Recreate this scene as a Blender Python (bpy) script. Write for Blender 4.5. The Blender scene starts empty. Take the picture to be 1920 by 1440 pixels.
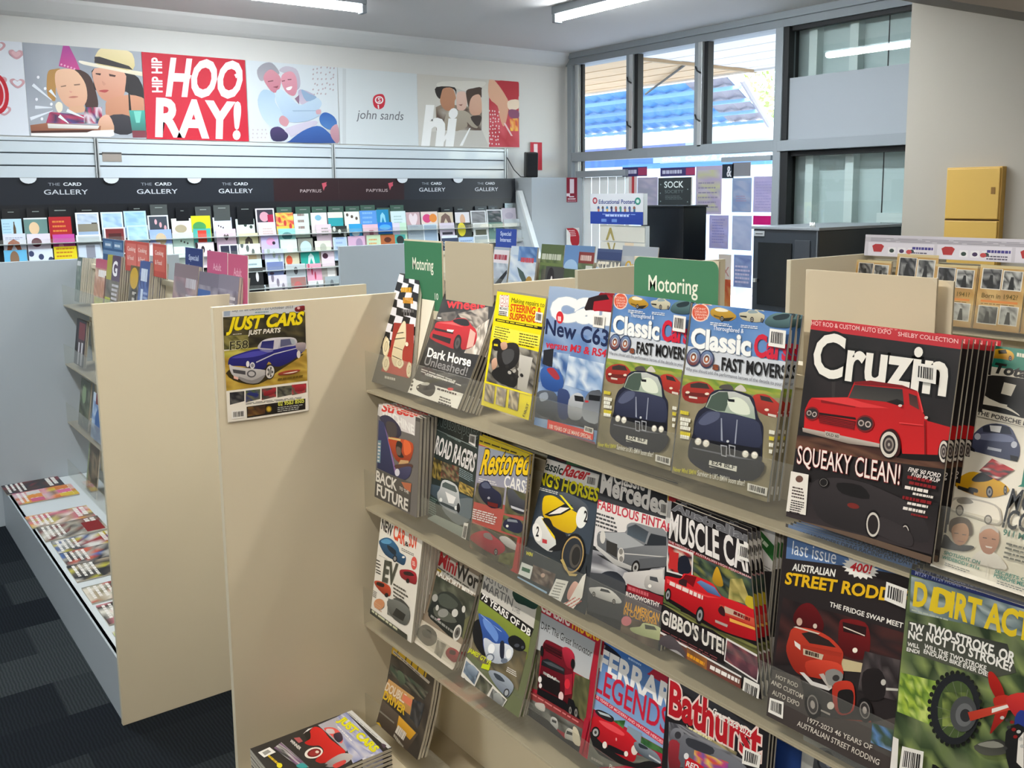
import bpy, bmesh, math, random
from mathutils import Vector, Matrix
from mathutils.geometry import tessellate_polygon
PI = math.pi
scene = bpy.context.scene
COL = scene.collection

# ------------------------------------------------------------------ camera
cam_data = bpy.data.cameras.new('camera')
cam = bpy.data.objects.new('camera', cam_data)
COL.objects.link(cam)
cam.matrix_world = Matrix(((0.79943, 0.09088, -0.59386, 0), (-0.60066, 0.10323, -0.79283, 0), (-0.01074, 0.99050, 0.13714, 1.6), (0, 0, 0, 1)))
cam_data.sensor_width = 36.0
cam_data.lens = 1734.94 / 1920 * 36.0
cam_data.shift_y = -0.06014
cam_data.clip_start = 0.02
scene.camera = cam

# ------------------------------------------------------------------ world, sun, exposure
world = bpy.data.worlds.new('street_sky')
scene.world = world
world.use_nodes = True
wn = world.node_tree
sky = wn.nodes.new('ShaderNodeTexSky')
sky.sky_type = 'NISHITA'
sky.sun_disc = False
sky.sun_elevation = math.radians(50)
sky.sun_rotation = math.radians(200)
wn.links.new(sky.outputs[0], wn.nodes['Background'].inputs[0])
wn.nodes['Background'].inputs[1].default_value = 1.1
sun_data = bpy.data.lights.new('sun', 'SUN')
sun_data.energy = 9.0
sun_data.angle = math.radians(1.0)
sun_data.color = (1.0, 0.95, 0.88)
sun = bpy.data.objects.new('sun', sun_data)
COL.objects.link(sun)
sun.rotation_euler = Vector((0.55, 0.35, -1.0)).to_track_quat('-Z', 'Y').to_euler()
vs = scene.view_settings
vs.view_transform = 'Standard'
vs.look = 'None'
vs.gamma = 1.0
vs.use_curve_mapping = False
vs.exposure = 0.75

# ------------------------------------------------------------------ helpers
def s2l(c):
    c /= 255.0
    return c / 12.92 if c <= 0.04045 else ((c + 0.055) / 1.055) ** 2.4
def lin(h):
    return (s2l(int(h[0:2], 16)), s2l(int(h[2:4], 16)), s2l(int(h[4:6], 16)))
MATS = {}
def mat(name, col, rough=0.5, metal=0.0, spec=0.5, noise=0.0, nscale=20.0, bump=0.0, emit=0.0, coat=0.0):
    if name in MATS: return MATS[name]
    m = bpy.data.materials.new(name); m.use_nodes = True
    nt = m.node_tree; b = nt.nodes['Principled BSDF']
    c = lin(col) if isinstance(col, str) else col
    b.inputs['Base Color'].default_value = (*c, 1)
    b.inputs['Roughness'].default_value = rough
    b.inputs['Metallic'].default_value = metal
    b.inputs['Specular IOR Level'].default_value = spec
    b.inputs['Coat Weight'].default_value = coat
    if emit:
        b.inputs['Emission Color'].default_value = (*c, 1); b.inputs['Emission Strength'].default_value = emit
    tc = nt.nodes.new('ShaderNodeTexCoord'); nz = nt.nodes.new('ShaderNodeTexNoise')
    nz.inputs['Scale'].default_value = nscale; nz.inputs['Detail'].default_value = 4
    nt.links.new(tc.outputs['Object'], nz.inputs['Vector'])
    if noise:
        mx = nt.nodes.new('ShaderNodeMix'); mx.data_type = 'RGBA'; mx.blend_type = 'MULTIPLY'
        mx.inputs['Factor'].default_value = noise
        mx.inputs['A'].default_value = (*c, 1)
        nt.links.new(nz.outputs['Fac'], mx.inputs['B']); 
        rp = nt.nodes.new('ShaderNodeValToRGB'); rp.color_ramp.elements[0].position = .3; rp.color_ramp.elements[1].position = .7
        rp.color_ramp.elements[0].color = (.55, .55, .55, 1)
        nt.links.new(nz.outputs['Fac'], rp.inputs[0]); nt.links.new(rp.outputs[0], mx.inputs['B'])
        nt.links.new(mx.outputs['Result'], b.inputs['Base Color'])
    if bump:
        bp = nt.nodes.new('ShaderNodeBump'); bp.inputs['Strength'].default_value = bump; bp.inputs['Distance'].default_value = .01
        nt.links.new(nz.outputs['Fac'], bp.inputs['Height']); nt.links.new(bp.outputs[0], b.inputs['Normal'])
    MATS[name] = m
    return m
def print_mat(name, rough, spec=0.5, translucent=0.0):
    m = bpy.data.materials.new(name); m.use_nodes = True
    nt = m.node_tree; b = nt.nodes['Principled BSDF']
    a = nt.nodes.new('ShaderNodeAttribute'); a.attribute_name = 'Col'
    nt.links.new(a.outputs['Color'], b.inputs['Base Color'])
    b.inputs['Roughness'].default_value = rough; b.inputs['Specular IOR Level'].default_value = spec
    if translucent:
        t = nt.nodes.new('ShaderNodeBsdfTranslucent'); nt.links.new(a.outputs['Color'], t.inputs['Color'])
        mx = nt.nodes.new('ShaderNodeMixShader'); mx.inputs[0].default_value = translucent
        nt.links.new(b.outputs[0], mx.inputs[1]); nt.links.new(t.outputs[0], mx.inputs[2])
        nt.links.new(mx.outputs[0], nt.nodes['Material Output'].inputs[0])
    MATS[name] = m
    return m
GLOSS = print_mat('glossy_print', 0.36, 0.45)
MATT = print_mat('matt_print', 0.55, 0.35)
THIN = print_mat('thin_window_paper', 0.6, 0.3, 0.3)
def clear_mat(name, tint, gloss, rough=0.05, alpha=0.0):
    m = bpy.data.materials.new(name); m.use_nodes = True
    nt = m.node_tree; nt.nodes.clear()
    o = nt.nodes.new('ShaderNodeOutputMaterial'); t = nt.nodes.new('ShaderNodeBsdfTransparent'); g = nt.nodes.new('ShaderNodeBsdfGlossy')
    t.inputs[0].default_value = (*tint, 1); g.inputs[0].default_value = (1, 1, 1, 1); g.inputs['Roughness'].default_value = rough
    f = nt.nodes.new('ShaderNodeLayerWeight'); f.inputs['Blend'].default_value = .5
    pw = nt.nodes.new('ShaderNodeMath'); pw.operation = 'POWER'; pw.inputs[1].default_value = 4.0
    nt.links.new(f.outputs['Facing'], pw.inputs[0])
    ml = nt.nodes.new('ShaderNodeMath'); ml.operation = 'MULTIPLY_ADD'; ml.inputs[1].default_value = .5 * gloss; ml.inputs[2].default_value = .03 * gloss
    nt.links.new(pw.outputs[0], ml.inputs[0])
    mx = nt.nodes.new('ShaderNodeMixShader')
    nt.links.new(ml.outputs[0], mx.inputs[0]); nt.links.new(t.outputs[0], mx.inputs[1]); nt.links.new(g.outputs[0], mx.inputs[2])
    last = mx
    if alpha:
        d = nt.nodes.new('ShaderNodeBsdfDiffuse'); d.inputs[0].default_value = (.8, .8, .76, 1)
        m2 = nt.nodes.new('ShaderNodeMixShader'); m2.inputs[0].default_value = alpha
        nt.links.new(mx.outputs[0], m2.inputs[1]); nt.links.new(d.outputs[0], m2.inputs[2]); last = m2
    nt.links.new(last.outputs[0], o.inputs[0])
    MATS[name] = m
    return m
ACRYLIC = clear_mat('clear_acrylic', (.96, .96, .94), 1.0, .06, .05)
GLASS = clear_mat('window_glass', (.97, .985, .98), 1.0, .01)
def paper_mat():
    m = bpy.data.materials.new('page_edges'); m.use_nodes = True
    nt = m.node_tree; b = nt.nodes['Principled BSDF']; b.inputs['Roughness'].default_value = .7
    tc = nt.nodes.new('ShaderNodeTexCoord'); mp = nt.nodes.new('ShaderNodeMapping'); mp.inputs['Scale'].default_value = (6, 6, 900)
    nz = nt.nodes.new('ShaderNodeTexNoise'); nz.inputs['Scale'].default_value = 1.0
    nt.links.new(tc.outputs['Object'], mp.inputs[0]); nt.links.new(mp.outputs[0], nz.inputs['Vector'])
    rp = nt.nodes.new('ShaderNodeValToRGB'); rp.color_ramp.elements[0].color = (.22, .19, .15, 1); rp.color_ramp.elements[0].position = .3
    rp.color_ramp.elements[1].color = (.74, .70, .60, 1); rp.color_ramp.elements[1].position = .62
    nt.links.new(nz.outputs['Fac'], rp.inputs[0]); nt.links.new(rp.outputs[0], b.inputs['Base Color'])
    MATS['page_edges'] = m
    return m
PAGES = paper_mat()

class MB:
    def __init__(self): self.v = []; self.f = []; self.m = []; self.mats = []
    def mi(self, m):
        if m not in self.mats: self.mats.append(m)
        return self.mats.index(m)
    def face(self, pts, m):
        i = len(self.v); self.v += [tuple(p) for p in pts]; self.f.append(tuple(range(i, i + len(pts)))); self.m.append(self.mi(m))
    def box(self, a, b, m, M=None):
        x0, y0, z0 = a; x1, y1, z1 = b
        x0, x1 = sorted((x0, x1)); y0, y1 = sorted((y0, y1)); z0, z1 = sorted((z0, z1))
        P = [(x0, y0, z0), (x1, y0, z0), (x1, y1, z0), (x0, y1, z0), (x0, y0, z1), (x1, y0, z1), (x1, y1, z1), (x0, y1, z1)]
        self.hexa(P, m, M)
    def hexa(self, P, m, M=None):
        if M: P = [M @ Vector(p) for p in P]
        i = len(self.v); self.v += [tuple(p) for p in P]; k = self.mi(m)
        for q in ((0, 3, 2, 1), (4, 5, 6, 7), (0, 1, 5, 4), (1, 2, 6, 5), (2, 3, 7, 6), (3, 0, 4, 7)):
            self.f.append(tuple(i + j for j in q)); self.m.append(k)
    def prism(self, pts, axis, a, b, m):
        # pts: 2d outline; axis: direction of the extrusion
        def P(q, t):
            return {'x': (t, q[0], q[1]), 'y': (q[0], t, q[1]), 'z': (q[0], q[1], t)}[axis]
        n = len(pts); i = len(self.v); k = self.mi(m)
        self.v += [P(q, a) for q in pts] + [P(q, b) for q in pts]
        self.f.append(tuple(range(i + n - 1, i - 1, -1))); self.m.append(k)
        self.f.append(tuple(range(i + n, i + 2 * n))); self.m.append(k)
        for j in range(n):
            self.f.append((i + j, i + (j + 1) % n, i + n + (j + 1) % n, i + n + j)); self.m.append(k)
    def tube(self, pts, r, m, n=10, caps=True):
        pts = [Vector(p) for p in pts]; k = self.mi(m); rings = []
        for j, p in enumerate(pts):
            d = (pts[min(j + 1, len(pts) - 1)] - pts[max(j - 1, 0)]).normalized()
            u = d.orthogonal().normalized() if j == 0 else (u - d * u.dot(d)).normalized()
            w = d.cross(u); rr = r[j] if isinstance(r, (list, tuple)) else r
            i = len(self.v); self.v += [tuple(p + (u * math.cos(2 * PI * a / n) + w * math.sin(2 * PI * a / n)) * rr) for a in range(n)]; rings.append(i)
        for a, b in zip(rings, rings[1:]):
            for j in range(n): self.f.append((a + j, a + (j + 1) % n, b + (j + 1) % n, b + j)); self.m.append(k)
        if caps:
            self.f.append(tuple(range(rings[0] + n - 1, rings[0] - 1, -1))); self.m.append(k)
            self.f.append(tuple(range(rings[-1], rings[-1] + n))); self.m.append(k)
    def build(self, name, parent=None, bevel=0.0, smooth=False):
        me = bpy.data.meshes.new(name); me.from_pydata(self.v, [], self.f)
        for m in self.mats: me.materials.append(m)
        me.polygons.foreach_set('material_index', self.m)
        if smooth: me.polygons.foreach_set('use_smooth', [True] * len(self.f))
        me.update()
        bm = bmesh.new(); bm.from_mesh(me); bmesh.ops.recalc_face_normals(bm, faces=bm.faces)
        bm.to_mesh(me); bm.free()
        o = bpy.data.objects.new(name, me); COL.objects.link(o)
        if parent: o.parent = parent
        if bevel:
            b = o.modifiers.new('bevel', 'BEVEL'); b.width = bevel; b.segments = 2; b.limit_method = 'ANGLE'
        return o
def tag(o, label, cat, group=None):
    o['label'] = label; o['category'] = cat
    if group: o['group'] = group
    return o
def thing(name, label, cat, loc=(0, 0, 0), group=None, M=None):
    o = bpy.data.objects.new(name, None); COL.objects.link(o)
    o.empty_display_size = .05
    if M: o.matrix_world = M
    else: o.location = loc
    return tag(o, label, cat, group)
def struct(o): o['kind'] = 'structure'; return o
def kids(o): return [c for c in bpy.data.objects if c.parent is o]
def dup(root, children, loc, label, group=None):
    r = root.copy(); COL.objects.link(r); r.location = loc; r['label'] = label
    if group: r['group'] = group
    for ch in children:
        c = ch.copy(); COL.objects.link(c); c.parent = r
    return r
def ordn(i): return ['first', 'second', 'third', 'fourth', 'fifth', 'sixth', 'seventh', 'eighth', 'ninth', 'tenth', 'eleventh', 'twelfth', 'thirteenth', 'fourteenth', 'fifteenth', 'sixteenth', 'seventeenth', 'eighteenth', 'nineteenth', 'twentieth', 'twenty-first', 'twenty-second', 'twenty-third', 'twenty-fourth'][i]

# ------------------------------------------------------------------ printed artwork: flat shapes and lettering in real sheets
_glyph = {}
def glyphs(txt, off):
    k = (txt, round(off, 4))
    if k not in _glyph:
        cu = bpy.data.curves.new('lettering', 'FONT'); cu.body = txt; cu.size = 1; cu.offset = off; cu.resolution_u = 3
        ob = bpy.data.objects.new('lettering', cu)
        me = bpy.data.meshes.new_from_object(ob)
        me.calc_loop_triangles()
        vs_ = [(v.co.x, v.co.y) for v in me.vertices]
        _glyph[k] = [tuple(vs_[i] for i in t.vertices) for t in me.loop_triangles]
        bpy.data.meshes.remove(me); bpy.data.objects.remove(ob); bpy.data.curves.remove(cu)
    return _glyph[k]
_cap = max(p[1] for t in glyphs('H', 0) for p in t)
def decode(txt):
    """'kind colour numbers...' entries parted by '|' -> lists"""
    out = []
    for e in txt.split('|'):
        f = e.split(' '); k = f[0]
        if k == 't': f[1] = f[1].replace('_', ' '); n = 3
        elif k == 'n': f[1] = f[1].replace(',', ' '); n = 2
        else: n = 2
        out.append([k, *f[1:n], *[(x if k == 't' and i == 2 and x != '0' else int(x)) for i, x in enumerate(f[n:])]])
    return out
def smooth_pts(P):
    out = []; n = len(P)
    for i in range(n):
        a, b, c, d = P[i - 1], P[i], P[(i + 1) % n], P[(i + 2) % n]
        for s in (0, .33, .67):
            s2, s3 = s * s, s * s * s
            out.append(tuple(.5 * (2 * b[k] + (c[k] - a[k]) * s + (2 * a[k] - 5 * b[k] + 4 * c[k] - d[k]) * s2 + (3 * b[k] - a[k] - 3 * c[k] + d[k]) * s3) for k in (0, 1)))
    return out
def clip_tri(tri):
    P = list(tri)
    for ax, lo, sgn in ((0, 0, 1), (0, 1000, -1), (1, 0, 1), (1, 1000, -1)):
        Q = []
        for i in range(len(P)):
            a, b = P[i - 1], P[i]
            da, db = (a[0][ax] - lo) * sgn, (b[0][ax] - lo) * sgn
            if (da >= 0) != (db >= 0):
                t = da / (da - db)
                Q.append(((a[0][0] + (b[0][0] - a[0][0]) * t, a[0][1] + (b[0][1] - a[0][1]) * t), tuple(a[1][k] + (b[1][k] - a[1][k]) * t for k in range(3))))
            if db >= 0: Q.append(b)
        P = Q
        if not P: return []
    return [(P[0], P[i], P[i + 1]) for i in range(1, len(P) - 1)]
def art_tris(cmds):
    """-> list of (layer, ((u,v),(r,g,b)) x3)"""
    out = []
    def poly(P, col, L):
        cs = [lin(c) for c in col.split('-')]
        if len(cs) == 2:
            v0 = min(q[1] for q in P); v1 = max(q[1] for q in P); h = (v1 - v0) or 1
            C = [tuple(cs[0][k] + (cs[1][k] - cs[0][k]) * (q[1] - v0) / h for k in range(3)) for q in P]
        else: C = [cs[0]] * len(P)
        for t in tessellate_polygon([[Vector((q[0], q[1], 0)) for q in P]]):
            out.append((L, tuple((P[i], C[i]) for i in t)))
    for L, c in enumerate(cmds):
        k = c[0]
        if k in 'ps':
            P = list(zip(c[2::2], c[3::2]))
            poly(smooth_pts(P) if k == 's' else P, c[1], L)
        elif k == 'e':
            cx, cy, ax, ay, bx, by = c[2:]
            poly([(cx + ax * math.cos(a * PI / 12) + bx * math.sin(a * PI / 12), cy + ay * math.cos(a * PI / 12) + by * math.sin(a * PI / 12)) for a in range(24)], c[1], L)
        elif k == 't':
            _, txt, col, b, sh, ol, ow, ox, oy, ex, ey, ux, uy = c
            base = glyphs(txt, b * .0055)
            if not base: continue
            x0 = min(p[0] for t in base for p in t); x1 = max(p[0] for t in base for p in t); w = x1 - x0
            for col_, off, dl in ((ol, (b + ow) * .0055, 0), (col, b * .0055, .5)):
                if not col_: continue
                cc = lin(col_)
                for t in glyphs(txt, off):
                    out.append((L + dl, tuple(((ox + ex * ((p[0] - x0) / w + sh * .01 * p[1] / w) + ux * p[1] / _cap, oy + ey * ((p[0] - x0) / w) + uy * p[1] / _cap), cc) for p in t)))
        elif k == 'n':
            _, pal, nx, ny, seed, *q = c
            R = random.Random(seed); pal = [lin(x) for x in pal.split()]
            a, b_, c_, d = zip(q[0::2], q[1::2])
            G = []
            for j in range(ny + 1):
                for i in range(nx + 1):
                    u = i / nx; v = j / ny
                    if 0 < i < nx: u += R.uniform(-.3, .3) / nx
                    if 0 < j < ny: v += R.uniform(-.3, .3) / ny
                    G.append((tuple((a[z] * (1 - u) + b_[z] * u) * (1 - v) + (d[z] * (1 - u) + c_[z] * u) * v for z in (0, 1)), R.choice(pal)))
            for j in range(ny):
                for i in range(nx):
                    p = j * (nx + 1) + i
                    out.append((L, (G[p], G[p + 1], G[p + nx + 2]))); out.append((L, (G[p], G[p + nx + 2], G[p + nx + 1])))
        elif k == 'b':
            _, col, n, fr, seed, ox, oy, ex, ey, fx, fy = c
            R = random.Random(seed); cc = lin(col)
            for i in range(n):
                v0 = (i + .5 - fr / 200) / n; v1 = (i + .5 + fr / 200) / n; u = 0; end = 1 - R.random() * .25
                while u < end:
                    w = R.uniform(.06, .2); u1 = min(u + w, end)
                    Q = [((ox + ex * s + fx * t, oy + ey * s + fy * t), cc) for s, t in ((u, v0), (u1, v0), (u1, v1), (u, v1))]
                    out.append((L, (Q[0], Q[1], Q[2]))); out.append((L, (Q[0], Q[2], Q[3]))); u = u1 + .025
    res = []
    for L, t in out:
        if all(-.5 <= p[0][0] <= 1000.5 and -.5 <= p[0][1] <= 1000.5 for p in t): res.append((L, t))
        else: res += [(L, q) for q in clip_tri(t)]
    return res
def bend(cb, t): return cb * max(0.0, 1 - t) ** 2.2
def split_v(tris, n):
    out = []
    for L, t in tris:
        lo = min(p[0][1] for p in t); hi = max(p[0][1] for p in t)
        if int(lo * n / 1000) == int(min(hi, 999.9) * n / 1000): out.append((L, t)); continue
        for s in range(int(lo * n / 1000), int(min(hi, 999.9) * n / 1000) + 1):
            P = list(t)
            for lim, sgn in ((s * 1000 / n, 1), ((s + 1) * 1000 / n, -1)):
                Q = []
                for i in range(len(P)):
                    a, b = P[i - 1], P[i]; da, db = (a[0][1] - lim) * sgn, (b[0][1] - lim) * sgn
                    if (da >= 0) != (db >= 0):
                        w = da / (da - db); Q.append(((a[0][0] + (b[0][0] - a[0][0]) * w, a[0][1] + (b[0][1] - a[0][1]) * w), tuple(a[1][k] + (b[1][k] - a[1][k]) * w for k in range(3))))
                    if db >= 0: Q.append(b)
                P = Q
                if not P: break
            out += [(L, (P[0], P[i], P[i + 1])) for i in range(1, len(P) - 1)]
    return out
def art_mesh(name, cmds, W, H, material, parent=None, cb=0.0, taper=1.0, z0=0.0, step=5e-5):
    tr = art_tris(cmds)
    if cb: tr = split_v(tr, 12)
    V = []; C = []
    for L, t in tr:
        for (u, v), c in t:
            y = (1 - v / 1000) ; x = u / 1000 * W * (1 - (1 - taper) * y)
            V.append((x, y * H, z0 + L * step + bend(cb, y))); C += [*c, 1.0]
    me = bpy.data.meshes.new(name)
    F = []
    for i in range(0, len(V), 3):
        a, b, c = V[i:i + 3]
        F.append((i, i + 1, i + 2) if (b[0] - a[0]) * (c[1] - a[1]) - (b[1] - a[1]) * (c[0] - a[0]) > 0 else (i, i + 2, i + 1))
    me.from_pydata(V, [], F)
    at = me.color_attributes.new('Col', 'FLOAT_COLOR', 'POINT'); at.data.foreach_set('color', C)
    me.materials.append(material); me.update()
    o = bpy.data.objects.new(name, me); COL.objects.link(o)
    if parent: o.parent = parent
    return o
def frame(o, eu, ev):
    eu, ev = Vector(eu), Vector(ev); n = eu.cross(ev)
    return Matrix(((eu.x, ev.x, n.x, o[0]), (eu.y, ev.y, n.y, o[1]), (eu.z, ev.z, n.z, o[2]), (0, 0, 0, 1)))
def block(name, W, H, z0, z1, m, parent, cb=0.0, taper=1.0):
    mb = MB(); n = 10 if cb else 1
    if taper != 1: taper *= .985
    for i in range(n):
        a, b = i / n, (i + 1) / n; k = mb.mi(m)
        xa, xb = W * (1 - (1 - taper) * a), W * (1 - (1 - taper) * b)
        P = [(0, a * H, z0 + bend(cb, a)), (xa, a * H, z0 + bend(cb, a)), (xb, b * H, z0 + bend(cb, b)), (0, b * H, z0 + bend(cb, b)),
             (0, a * H, z1 + bend(cb, a)), (xa, a * H, z1 + bend(cb, a)), (xb, b * H, z1 + bend(cb, b)), (0, b * H, z1 + bend(cb, b))]
        q = len(mb.v); mb.v += P
        fs = [(0, 3, 2, 1), (4, 5, 6, 7), (1, 2, 6, 5), (3, 0, 4, 7)]
        if i == 0: fs.append((0, 1, 5, 4))
        if i == n - 1: fs.append((2, 3, 7, 6))
        for f in fs: mb.f.append(tuple(q + j for j in f)); mb.m.append(k)
    return mb.build(name, parent)
def magazine(key, label, group=None, thick=.006, copies=0, cb=0.0, taper=1.0, fan=0.0, copy_label=None, gap=.0006, name='magazine', cat='magazine', material=None):
    o, eu, ev, W, H, cmds = DATA[key]
    M = frame(o, eu, ev)
    root = thing(name, label, cat, group=group, M=M)
    a = art_mesh('cover', cmds, W, H, material or GLOSS, root, cb, taper)
    p = block('pages', W * .992, H * .995, -thick, -.0003, PAGES, root, cb, taper)
    nrm = M.to_3x3().col[2]; up = M.to_3x3().col[1]; rt = M.to_3x3().col[0]
    R = random.Random(key)
    for i in range(copies):
        d = Vector(o) - nrm * (thick + gap + len(cmds) * 5e-5 + fan * .0006) * (i + 1) + rt * (R.uniform(-.002, .002) + fan * .0008 * (i + 1)) + up * R.uniform(0, .0015)
        dup(root, (a, p), d, copy_label.format(ordn(i), ordn(i + 1)), group)
    return root
def sheet(key, name, label, cat, thick=.001, group=None, material=None, edge=None, off=.0003):
    """a printed board or paper: one mesh in its own frame"""
    o, eu, ev, W, H, cmds = DATA[key]
    M = frame(o, eu, ev)
    a = art_mesh(name, cmds, W, H, material or MATT)
    if thick:
        me = a.data; n = len(me.vertices)
        mb = bmesh.new(); mb.from_mesh(me)
        me.materials.append(edge or mat('paper_white', 'e8e6e0', .6))
        cl = mb.verts.layers.float_color.get('Col')
        P = [(0, 0), (W, 0), (W, H), (0, H)]
        A = [mb.verts.new((x, y, -off)) for x, y in P]; B = [mb.verts.new((x, y, -thick)) for x, y in P]
        fs = [mb.faces.new(A), mb.faces.new(B[::-1])] + [mb.faces.new((B[i], B[(i + 1) % 4], A[(i + 1) % 4], A[i])) for i in range(4)]
        for f in fs: f.material_index = 1
        mb.to_mesh(me); mb.free()
    a.matrix_world = M
    return tag(a, label, cat, group)

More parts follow.
